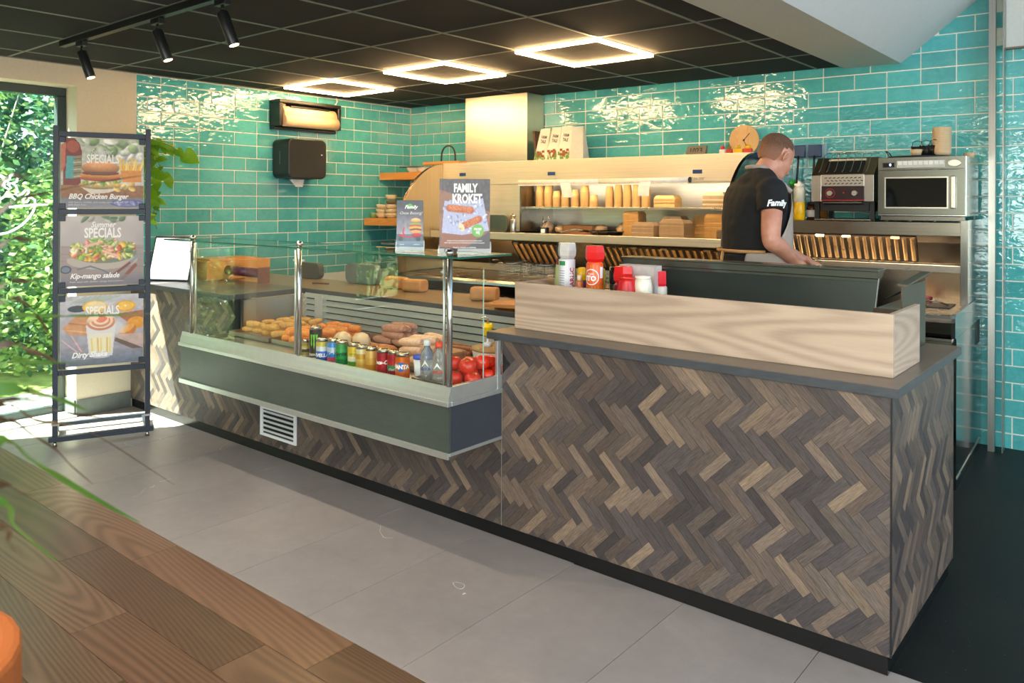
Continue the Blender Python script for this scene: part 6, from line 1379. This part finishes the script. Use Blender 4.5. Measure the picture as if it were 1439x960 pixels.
# torso outline, (z, back x, front x, half width)
TOR = [(.86, -.13, .10, .165), (.95, -.145, .115, .175), (1.05, -.145, .150, .175), (1.15, -.140, .178, .172), (1.22, -.135, .186, .170), (1.30, -.138, .186, .172), (1.38, -.136, .180, .182), (1.46, -.130, .172, .198), (1.53, -.112, .160, .212), (1.585, -.085, .140, .205), (1.625, -.045, .115, .150), (1.655, -.015, .095, .085)]
def torso(grow=0.0, z0=0, z1=9):
    return [ring((b + f) / 2 * 1.0, (b + f) / 2 * fy * .0, z, (f - b) / 2 / 1.02 + grow, w + grow, tilt=0) for z, b, f, w in TOR if z0 <= z <= z1]
SHn, SHf = Vector((.050, -.170, 1.565)), Vector((.005, .185, 1.565))
ELn, WRn = Vector((.030, -.235, 1.325)), Vector((.185, -.135, 1.205))
ELf, WRf = Vector((.12, .27, 1.34)), Vector((.34, .20, 1.20))
HC = Vector((.136, .028, 1.738))            # head centre
fd = Vector((math.cos(math.radians(24)) * .86, math.sin(math.radians(24)) * .86, -.50)).normalized()   # gaze: away to the right and down
up = Vector((.42, .16, .9)); up = (up - fd * up.dot(fd)).normalized(); sd_ = up.cross(fd)   # sd_: to his left
HM = Matrix(((fd.x, sd_.x, up.x, HC.x), (fd.y, sd_.y, up.y, HC.y), (fd.z, sd_.z, up.z, HC.z), (0, 0, 0, 1)))
b = MB()
loft(b, torso(-.012)); b.sph((SHn.x, SHn.y, SHn.z - .01), .058); b.sph((SHf.x, SHf.y, SHf.z - .01), .058)
limb(b, [SHn + Vector((0, 0, .0)), (.04, -.06, 1.615), (.045, .06, 1.615), SHf], [.05, .058, .058, .05]); limb(b, [(.030, .0, 1.60), (.070, .012, 1.655), (.110, .022, 1.705)], [.068, .061, .062])
# skull, jaw, nose, ears, brow, lips
b.sph((-.008, 0, .035), (.098, .076, .086), 20, 14, M=HM); b.sph((.022, 0, -.018), (.076, .066, .078), 18, 12, M=HM); b.sph((.040, 0, -.066), (.052, .050, .045), 16, 10, M=HM); b.sph((.066, 0, -.092), (.022, .026, .018), 10, 8, M=HM)
b.sph((.078, 0, .018), (.014, .050, .012), 10, 8, M=HM); b.tube([HM @ Vector(p) for p in ((.086, 0, .012), (.102, 0, -.012), (.112, 0, -.030), (.092, 0, -.036))], [.008, .010, .013, .010], 8)
b.sph((.088, 0, -.056), (.012, .022, .006), 10, 6, M=HM); b.sph((.085, 0, -.066), (.011, .019, .006), 10, 6, M=HM); b.sph((.06, .038, -.02), (.028, .02, .022), 10, 8, M=HM); b.sph((.06, -.038, -.02), (.028, .02, .022), 10, 8, M=HM)
for s in (-1, 1):
    pts = [(-.012, s * .077, -.030), (-.020, s * .086, -.012), (-.022, s * .090, .012), (-.010, s * .090, .026), (.004, s * .084, .018), (.004, s * .079, -.004)]
    b.tube([HM @ Vector(p) for p in pts], [.007, .007, .008, .008, .007, .006], 8); b.sph((-.008, s * .080, .0), (.014, .006, .022), 10, 8, M=HM)
limb(b, [SHn, SHn + Vector((-.008, -.035, -.10)), ELn, ELn + Vector((.05, .03, -.035)), WRn], [.054, .052, .045, .043, .027]); limb(b, [SHf, SHf + Vector((.06, .04, -.10)), ELf, WRf], [.056, .054, .045, .027])
def hand(m, W, d, palm_n, s):
    "hand at wrist W pointing along d; palm normal palm_n; s=+1 thumb on the +side"
    d = d.normalized(); n = (palm_n - d * palm_n.dot(d)).normalized(); t = d.cross(n) * s
    A = lambda a, c, e=0.0: W + d * a + t * c + n * e
    capsule(m, A(.0, 0), A(.03, 0), .026, .028); 
    for c in (-.027, -.009, .009, .027): capsule(m, A(.015, c * .6), A(.078, c), .0135, .0115)
    for c, L in ((-.029, .050), (-.010, .064), (.010, .070), (.029, .062)):
        p1, p2, p3, p4 = A(.080, c), A(.080 + L * .42, c * 1.12, .008), A(.080 + L * .72, c * 1.15, .026), A(.080 + L * .88, c * 1.15, .044)
        capsule(m, p1, p2, .0098, .0092); capsule(m, p2, p3, .0090, .0082); capsule(m, p3, p4, .0080, .0070)
    capsule(m, A(.022, .026), A(.050, .048, .012), .0130, .0105); capsule(m, A(.050, .048, .012), A(.082, .052, .026), .0100, .0082)
hand(b, WRn + Vector((.005, .003, -.004)), Vector((.86, .42, -.30)), Vector((.0, .1, -1)), 1); hand(b, WRf, Vector((.9, .1, -.3)), Vector((0, 0, -1)), -1)
body = remesh(b.build('body', M_SKIN, cook, fix=False), .0058, 5)
# hair: close-cropped cap following the skull
h = MB(); h.sph((-.013, 0, .042), (.100, .0785, .0855), 28, 18, M=HM); h.sph((-.034, 0, .012), (.074, .0735, .066), 24, 14, M=HM)
ho = h.build('hair', M_HAIR, cook, fix=False)
bm = bmesh.new(); bm.from_mesh(ho.data); inv = HM.inverted()
kill = [v for v in bm.verts if (lambda p: (p.x > .045 and p.z < .085) or (p.x > -.02 and p.z < .030 and abs(p.y) > .055) or p.z < -.042 or (p.x > .0 and p.z < .045) or p.x > .072)(inv @ v.co)]
bmesh.ops.delete(bm, geom=kill, context='VERTS'); bm.to_mesh(ho.data); bm.free()
for s in (-1, 1):
    MB().sph((.077, s * .030, .000), .0115, 12, 8, M=HM).build('eye', plain('eye white', '#e6e0d8', .2), cook); MB().tube([HM @ Vector((.086, s * .015, .022)), HM @ Vector((.088, s * .032, .026)), HM @ Vector((.080, s * .048, .022))], .0035, 6).build('eyebrow', M_HAIR, cook)
# t-shirt
m = MB(); loft(m, torso(.004, 1.04, 1.64)); m.sph((SHn.x, SHn.y, SHn.z), (.075, .072, .07)); m.sph((SHf.x, SHf.y, SHf.z), (.075, .072, .07)); m.sph((.015, 0, 1.605), (.085, .11, .062)); limb(m, [SHn, (.04, -.07, 1.612), (.042, .0, 1.62), (.04, .07, 1.612), SHf], [.064, .072, .078, .072, .064])
def sleeve(m, S, E, r0, r1, t1=.62):
    e = S.lerp(E, t1); pts = [S.lerp(e, k / 5) for k in range(6)]; m.tube(pts, [r0 + (r1 - r0) * k / 5 for k in range(6)], 18)
Em = SHn + Vector((-.010, -.038, -.105)); m.tube([SHn, SHn.lerp(Em, .5), Em], [.070, .073, .071], 18); m.tube([SHf, SHf + Vector((.04, .035, -.09))], [.072, .070], 18)
tee = remesh(m.build('t_shirt', M_TEE, cook, fix=False), .0065, 6, (.09, .010))
m = MB(); m.text('Family', Matrix.Identity(4), .043, M_WP, shear=.35, offset=.0016, depth=.0005, wrap=lambda p: (math.sin(p[0] / .085) * (.085 + p[2]), -math.cos(p[0] / .085) * (.085 + p[2]), p[1]), xs=.92)
o = m.build('lettering', M_WP, cook, fix=False); o.location = SHn.lerp(Em, .62) + Vector((-.006, -.004, -.016)); o.rotation_euler = (math.radians(-14), 0, math.radians(4)); o['label'] = 'white script on the sleeve'
# trousers and shoes
m = MB(); loft(m, [ring(-.015, 0, .84, .125, .172), ring(-.015, 0, .95, .135, .178), ring(.0, 0, 1.06, .148, .180), ring(.012, 0, 1.16, .155, .178), ring(.015, 0, 1.245, .158, .178)])
for s, dx in ((-1, -.02), (1, .03)): limb(m, [(-.01, s * .085, .88), (dx + .01, s * .095, .50), (dx - .02, s * .10, .10)], [.098, .070, .058])
remesh(m.build('trousers', M_PANT, cook, fix=False), .008, 6, (.12, .012))
for s, dx in ((-1, -.02), (1, .03)):
    m = MB(); c = Vector((dx, s * .10, 0)); q = lambda a, e, z: (c.x + a * fx - e * fy, c.y + a * fy + e * fx, z)
    m.box(-.1, .18, -.05, .05, 0, .03, M=Matrix.Translation(c) @ Matrix.Rotation(BY, 4, 'Z')); m.sph(q(.06, 0, .035), (.11, .06, .045), 14, 8); m.sph(q(-.04, 0, .06), (.06, .05, .055), 12, 8); remesh(m.build('shoe', M_BLACK, cook, fix=False), .007, 4)
# apron: a cloth shell hanging on the front and sides, open at the back
def shell(rows, grow, name, thick=.0035):
    m = MB(); n = 28; vs = []
    for z, b_, f_, w, a0, a1, g in rows:
        a, cx = (f_ - b_) / 2 + grow + g, (b_ + f_) / 2
        for k in range(n + 1):
            t = math.radians(a0 + (a1 - a0) * k / n); rip = 1 + .012 * math.sin(k * 1.7 + z * 9); u, v = a * math.cos(t) * rip, (w + grow + g) * math.sin(t) * rip
            vs.append((cx + u * fx - v * fy, u * fy + v * fx, z))
    N1 = n + 1; m.add(vs, [(i * N1 + k, i * N1 + k + 1, (i + 1) * N1 + k + 1, (i + 1) * N1 + k) for i in range(len(rows) - 1) for k in range(n)], None, True)
    o = m.build(name, M_APR, cook, fix=False); s = o.modifiers.new('t', 'SOLIDIFY'); s.thickness = thick; s.offset = 1; sb = o.modifiers.new('s', 'SUBSURF'); sb.levels = 1; sb.render_levels = 1; return o
def prof(z):
    for (z0, b0, f0, w0), (z1, b1, f1, w1) in zip(TOR[:-1], TOR[1:]):
        if z0 <= z <= z1: t = (z - z0) / (z1 - z0); return (b0 + (b1 - b0) * t, f0 + (f1 - f0) * t, w0 + (w1 - w0) * t)
    return TOR[0][1:] if z < TOR[0][0] else TOR[-1][1:]
rows = [(z,) + tuple(prof(z)) + (-h_, h_, g) for z, h_, g in ((.62, 128, .055), (.75, 130, .045), (.9, 134, .034), (1.02, 138, .026), (1.12, 140, .020), (1.20, 140, .015), (1.262, 138, .012))]
shell(rows, .006, 'apron_skirt')
rows = [(z,) + tuple(prof(z)) + (-h_, h_, g) for z, h_, g in ((1.25, 100, .012), (1.30, 88, .012), (1.36, 74, .012), (1.43, 62, .012), (1.50, 54, .012), (1.56, 47, .010))]
shell(rows, .006, 'apron_bib')
for s in (-1, 1):
    z, (b_, f_, w) = 1.56, prof(1.56); t = math.radians(44 * s); u, v = ((f_ - b_) / 2 + .02) * math.cos(t), (w + .02) * math.sin(t); cx = (b_ + f_) / 2
    p0 = Vector((cx + u * fx - v * fy, u * fy + v * fx, 1.56)); m = MB()
    q = [p0, Vector((.085 + (.06 if s > 0 else .01), (.10 if s > 0 else -.085), 1.635)), Vector((.045, .075 * s, 1.685)), Vector((-.005, .035 * s, 1.69)), Vector((-.022, 0, 1.687))]
    m.tube(q, [.012, .012, .012, .011, .011], 8); m.build('apron_strap', M_APR, cook)
m = MB(); b_, f_, w = prof(1.262); pts = [ring((b_ + f_) / 2, 0, 1.262, (f_ - b_) / 2 + .022, w + .022, 40)[k % 40] for k in range(12, 29)]; m.tube(pts, .009, 6); m.build('apron_tie', plain('tan tie', '#b98a55', .8), cook)
m = MB(); m.tube([pts[8], Vector(pts[8]) + Vector((-.02, -.01, -.10)), Vector(pts[8]) + Vector((-.015, -.02, -.26))], [.009, .008, .006], 6); m.build('apron_tie', plain('tan tie', '#b98a55', .8), cook)

# ================================================================== PLANTS AND OUTDOORS
def leaf_mat(name, c1, c2, trans=.35):
    n = N(name); v = n.coords(); a = n.noise(v, 7, 3); n.set(base=n.ramp(a, [(.3, srgb(c1)), (.7, srgb(c2))]), rough=.42)
    tr_ = n.n('BsdfTranslucent'); n.l(n.ramp(a, [(.3, srgb(c2)), (.7, srgb(c2))]), tr_.inputs[0]); mx = n.n('MixShader'); mx.inputs[0].default_value = trans; n.l(n.b.outputs[0], mx.inputs[1]); n.l(tr_.outputs[0], mx.inputs[2]); n.l(mx.outputs[0], n.out.inputs[0]); MATS[name] = n.m; return n.m
M_LF = leaf_mat('pothos leaf', '#3f7a1c', '#8fc22e'); M_PALM = leaf_mat('strap leaf', '#2f5a22', '#5f8a38', .25); M_PALMB = leaf_mat('dry strap leaf', '#352a1c', '#54402a', .1)
# trailing plant in the corner behind the stand
po = thing('hanging_plant', 'trailing green pothos behind the poster stand against the teal wall', 'plant', (WX + .10, 2.70, 0)); rp = random.Random(7)
MB().lathe([(.05, 1.80), (.075, 1.92), (.08, 1.93), (.07, 1.93), (.045, 1.81), (0, 1.81)], seg=20).build('pot', plain('white pot', '#d8d6ce', .4), po)
MB().box(-.10, .02, -.09, .09, 1.785, 1.80).build('wall_bracket', M_BLACK, po)
def heart(m, P, d, nrm, L, mat=None):
    d = Vector(d).normalized(); n = Vector(nrm); n = (n - d * n.dot(d)).normalized(); s = d.cross(n); P = Vector(P)
    o = [(0, 0), (-.08, .28), (.08, .44), (.35, .42), (.65, .26), (1, 0), (.65, -.26), (.35, -.42), (.08, -.44), (-.08, -.28)]
    v = [P + d * (a * L) + s * (c * L) + n * (-.18 * abs(c) * L - .15 * a * a * L) for a, c in o] + [P + d * (.35 * L)]
    m.add(v, [(10, i, (i + 1) % 10) for i in range(10)], mat, True)
vines = [[(.0, .0, 1.92), (.06, .05, 1.96), (.10, .18, 1.92), (.11, .30, 1.86)], [(0, .02, 1.92), (.05, .08, 1.90), (.06, .10, 1.75), (.05, .12, 1.58), (.05, .10, 1.42), (.05, .12, 1.30)], [(0, -.02, 1.92), (.08, .0, 1.86), (.09, .03, 1.70), (.08, .05, 1.52), (.07, .02, 1.38)],
         [(0, 0, 1.92), (.05, .12, 1.82), (.05, .17, 1.70), (.06, .24, 1.64)], [(0, 0, 1.92), (.08, -.05, 1.88), (.10, -.06, 1.7), (.09, -.04, 1.5)], [(0, 0, 1.92), (.05, .05, 1.93), (.06, .16, 1.90), (.08, .22, 1.93)]]
for vn in vines:
    MB().tube(vn, .004, 5).build('vine', plain('vine', '#7a8a3a', .6), po)
    for i in range(len(vn) - 1):
        a, c = Vector(vn[i]), Vector(vn[i + 1]); k = max(2, int((c - a).length / .045))
        for j in range(k):
            p = a.lerp(c, j / k); m = MB(); heart(m, p, (rp.uniform(-.1, .9), rp.uniform(-.6, 1), rp.uniform(-1.2, .1)), (rp.uniform(.3, 1), rp.uniform(-1, -.1), rp.uniform(0, 1)), rp.uniform(.055, .10)); m.build('leaf', M_LF, po, fix=False)
m = MB(); heart(m, (.11, .30, 1.86), (.1, .9, -.55), (.5, -1, .4), .14); m.build('leaf', M_LF, po, fix=False)
# strap-leaved plant close to the camera on the left
pp = thing('potted_palm', 'blurred strap-leaved plant reaching in from the left foreground', 'plant', (-1.05, .10, 0))
MB().lathe([(.13, 0), (.17, .30), (.175, .32), (.155, .32), (.12, .05), (0, .05)], seg=28).build('pot', plain('grey pot', '#6a6762', .7), pp); MB().cyl((0, 0, .05), (.03, .04, 1.10), .030, .022, 14).build('trunk', plain('trunk', '#6b5238', .8, bump=.4), pp)
LV = [([(-0.964, 0.306, 1.298), (-1.03, 0.381, 1.266), (-1.068, 0.44, 1.23)], .016, 0), ([(-0.964, 0.306, 1.242), (-1.018, 0.352, 1.201), (-1.053, 0.388, 1.17), (-1.079, 0.431, 1.131), (-1.105, 0.487, 1.082), (-1.117, 0.529, 1.047)], .013, 0),
 ([(-0.907, 0.288, 1.214), (-0.946, 0.32, 1.188), (-0.983, 0.355, 1.161)], .008, 1), ([(-0.85, 0.27, 1.215), (-0.898, 0.296, 1.174), (-0.945, 0.334, 1.128), (-0.969, 0.366, 1.091)], .010, 0), ([(-1.021, 0.323, 1.489), (-1.148, 0.413, 1.51), (-1.233, 0.511, 1.527), (-1.291, 0.619, 1.544)], .008, 1),
 ([(-1.021, 0.323, 1.45), (-1.107, 0.382, 1.451), (-1.187, 0.445, 1.454)], .007, 1), ([(-1.021, 0.323, 1.403), (-1.107, 0.382, 1.399), (-1.187, 0.445, 1.399)], .006, 1), ([(-1.021, 0.323, 1.365), (-1.187, 0.445, 1.341), (-1.262, 0.578, 1.322), (-1.356, 0.695, 1.306)], .005, 0),
 ([(-0.964, 0.305, 1.345), (-0.996, 0.344, 1.331), (-1.08, 0.404, 1.298), (-1.126, 0.431, 1.268), (-1.154, 0.447, 1.244)], .006, 1), ([(-0.964, 0.305, 1.325), (-1.038, 0.374, 1.307), (-1.134, 0.49, 1.275)], .006, 0), ([(-0.907, 0.288, 1.295), (-0.99, 0.349, 1.252), (-1.058, 0.422, 1.216), (-1.126, 0.496, 1.162), (-1.191, 0.572, 1.1), (-1.254, 0.65, 1.036)], .005, 1),
 ([(-0.907, 0.288, 1.28), (-0.993, 0.347, 1.235), (-1.026, 0.384, 1.203), (-1.065, 0.417, 1.167), (-1.096, 0.456, 1.126)], .006, 1), ([(-1.008, 0.334, 1.276), (-1.079, 0.405, 1.236), (-1.133, 0.49, 1.198), (-1.203, 0.562, 1.153)], .004, 1), ([(-1.021, 0.323, 1.52), (-1.114, 0.376, 1.53), (-1.203, 0.432, 1.543)], .006, 1),
 ([(-0.794, 0.252, 1.213), (-0.845, 0.274, 1.179), (-0.872, 0.29, 1.156)], .008, 1), ([(-1.021, 0.323, 1.385), (-1.107, 0.382, 1.368), (-1.14, 0.419, 1.324), (-1.181, 0.451, 1.286)], .005, 1)]
KR = Vector((-1.02, .14, 1.12)); org = Vector((-1.05, .10, 0))
for pts, w, dry in LV:
    pts = [Vector(p) for p in pts]; first = pts[0]; mid = KR.lerp(first, .55) + Vector((0, 0, .05)); path = [KR, mid] + pts; Q = []
    for i in range(len(path) - 1):
        p0, p1, p2, p3 = path[max(i - 1, 0)], path[i], path[i + 1], path[min(i + 2, len(path) - 1)]
        for k in range(4):
            t = k / 4; Q.append(.5 * ((2 * p1) + (p2 - p0) * t + (2 * p0 - 5 * p1 + 4 * p2 - p3) * t * t + (3 * p1 - p0 - 3 * p2 + p3) * t ** 3))
    Q.append(path[-1]); n = len(Q); v = []
    for i, p in enumerate(Q):
        d = (Q[min(i + 1, n - 1)] - Q[max(i - 1, 0)]).normalized(); s = d.cross(Vector((.6, -.75, .25))).normalized(); ww = w * (1 - (i / (n - 1)) ** 2.2) * (.5 + .5 * min(1, i / 4)) + .0006
        v += [p - s * ww / 1.6 - org, p + d.cross(s) * ww * .22 - org, p + s * ww / 1.6 - org]
    m = MB(); m.add(v, [(3 * i + k, 3 * i + k + 1, 3 * i + 4 + k, 3 * i + 3 + k) for i in range(n - 1) for k in range(2)], None, True); m.build('leaf', M_PALMB if dry else M_PALM, pp, fix=False)
# orange chair in the near left corner
oc = thing('chair', 'orange-brown upholstered chair back in the bottom left corner', 'chair', (-1.600, .262, 0), math.radians(-38)); M_ORG = plain('orange fabric', '#9c5218', .85, var=.08, scale=200, bump=.3)
m = MB(); m.rbox((0, 0, .43), (.46, .46, .10), .08); m.build('seat', M_ORG, oc, .02)
m = MB(); pts = []
for k in range(13):
    a = math.radians(-75 + 150 * k / 12); pts.append((.24 * math.sin(a), .02 + .25 * math.cos(a)))
inner = [(x * .84, .02 + (y - .02) * .84) for x, y in pts][::-1]; m.prism(pts + inner, .40, .765); m.build('backrest', M_ORG, oc, .012)
for x, y in ((-.18, -.18), (.18, -.18), (-.18, .18), (.18, .18)): MB().cyl((x * 1.1, y * 1.1, 0), (x * .9, y * .9, .39), .012, .016, 10).build('leg', M_BLACK, oc)
# outdoors
gr = struct('ground'); boxp('lawn', -14, -6.12, -8, 10, -.14, -.02, plain('lawn', '#6b7a3a', .95, var=.3, scale=8), gr); boxp('paving', -6.9, -6.115, -5, 8, -.02, -.008, plain('light paving', '#b9b8ae', .8), gr)
M_B = [leaf_mat('bush leaf %d' % i, a, c, .42) for i, (a, c) in enumerate((('#24452a', '#527d50'), ('#5c7d3c', '#9ab868'), ('#234838', '#548470')))]
def bush(x, y, r, h, n, lab, mats, name='shrub', seed=1, ls=.085, cat='shrub'):
    q = random.Random(seed); b_ = thing(name, lab, cat, (x, y, -.02)); v = []; f = []; mi = []
    for k in range(n):
        a = q.uniform(0, 6.283); u = q.random() ** .5; zz = q.random(); rr = r * (.62 + .38 * u) * (math.sin(math.pi * min(.97, zz * .75 + .22)) ** .5) * (1 + .25 * math.sin(a * 3 + zz * 7)); 
        P = Vector((rr * math.cos(a), rr * math.sin(a), h * zz)); d = Vector((q.gauss(0, 1) + math.cos(a), q.gauss(0, 1) + math.sin(a), q.gauss(-.1, .6))).normalized(); s = d.cross(Vector((q.gauss(0, 1), q.gauss(0, 1), q.gauss(0, 1)))).normalized(); L = ls * q.uniform(.6, 1.3)
        o = len(v); v += [P, P + d * L * .45 + s * L * .28, P + d * L, P + d * L * .45 - s * L * .28]; f.append((o, o + 1, o + 2, o + 3)); mi.append(0 if q.random() < .6 else 1)
    me = bpy.data.meshes.new('foliage'); me.from_pydata([tuple(p) for p in v], [], f); [me.materials.append(k) for k in mats]; me.polygons.foreach_set('material_index', mi)
    o = bpy.data.objects.new('foliage', me); COL.objects.link(o); o.parent = b_; o['kind'] = 'stuff'
    for k in range(7):
        a = q.uniform(0, 6.28); MB().tube([(0, 0, 0), (r * .3 * math.cos(a), r * .3 * math.sin(a), h * .4), (r * .7 * math.cos(a + .4), r * .7 * math.sin(a + .4), h * .85)], [.02, .012, .005], 6).build('branch', plain('pale branch', '#8a8474', .8), b_)
BS = [(-8.0, 4.9, .9, 2.3, 'yellow-green shrub beyond the window behind the poster stand', 1), (-7.9, 3.3, .8, 1.9, 'low bright shrub outside the window, nearest its frame', 1), (-8.9, 2.3, 1.2, 3.6, 'tall dark green shrub filling the middle of the window', 0), (-9.2, 4.2, 1.2, 3.9, 'tall blue-green shrub rising behind the bright shrub outside', 2),
      (-8.0, .9, .9, 2.2, 'yellow-green shrub outside at the left edge of the window', 1), (-8.8, -.6, 1.1, 3.3, 'dark green shrub outside the far left window', 0), (-8.0, -2.0, .9, 2.4, 'bright shrub outside at the far left corner', 1), (-9.3, .6, 1.1, 3.7, 'blue-green shrub behind the yellow-green one at the left', 2), (-9.1, 6.0, 1.3, 3.9, 'tall dark shrub outside beyond the teal wall', 0)]
for i, (x, y, r, h, lab, k) in enumerate(BS): bush(x, y, r, h, 5200, lab, [M_B[k], M_B[(k + 1) % 3 if k != 1 else 0]], seed=20 + i)

for i, (x, y, r, h, lab) in enumerate(((-11.6, -3.0, 1.9, 5.5, 'far tall tree outside at the far left'), (-11.8, -.2, 1.9, 5.2, 'far tall tree outside behind the left shrubs'), (-11.6, 2.4, 1.9, 5.8, 'far tall tree outside in the middle of the window'), (-11.8, 5.0, 2.0, 5.4, 'far tall tree outside behind the bright shrub'), (-11.4, 7.8, 2.0, 5.6, 'far tall tree outside beyond the back of the building'))):
    bush(x, y, r, h, 6500, lab, [M_B[0], M_B[2]], 'tree', 60 + i, .19, 'tree')
def nest(root, pn, kids):
    ch = [c for c in root.children]; par = [c for c in ch if c.name.split('.')[0] == pn]
    for c in ch:
        if c.name.split('.')[0] in kids and par:
            q = min(par, key=lambda p: (sum((Vector(c.bound_box[i]) for i in (0, 6)), Vector()) - sum((Vector(p.bound_box[i]) for i in (0, 6)), Vector())).length) if len(par) > 1 else par[0]
            c.parent = q
for r, pn, kids in ((mw, 'door', ('handle', 'door_window', 'window_frame')), (mw, 'keypad', ('key',)), (tt, 'vent_panel', ('vent_slot',)), (tt, 'dial', ('dial_ring',)), (cook, 't_shirt', ('lettering',)), (cook, 'body', ('eye', 'eyebrow')), (cs, 'top_glass', ('glass_edge',)), (st, 'post', ('post_clamp',)),
                    (bk, 'pump_stem', ('pump_head', 'pump_spout')), (sk, 'flap', ('cable',)), (td, 'cover', ('badge', 'side_slot')), (tb_, 'housing', ('screen',))):
    nest(r, pn, kids)
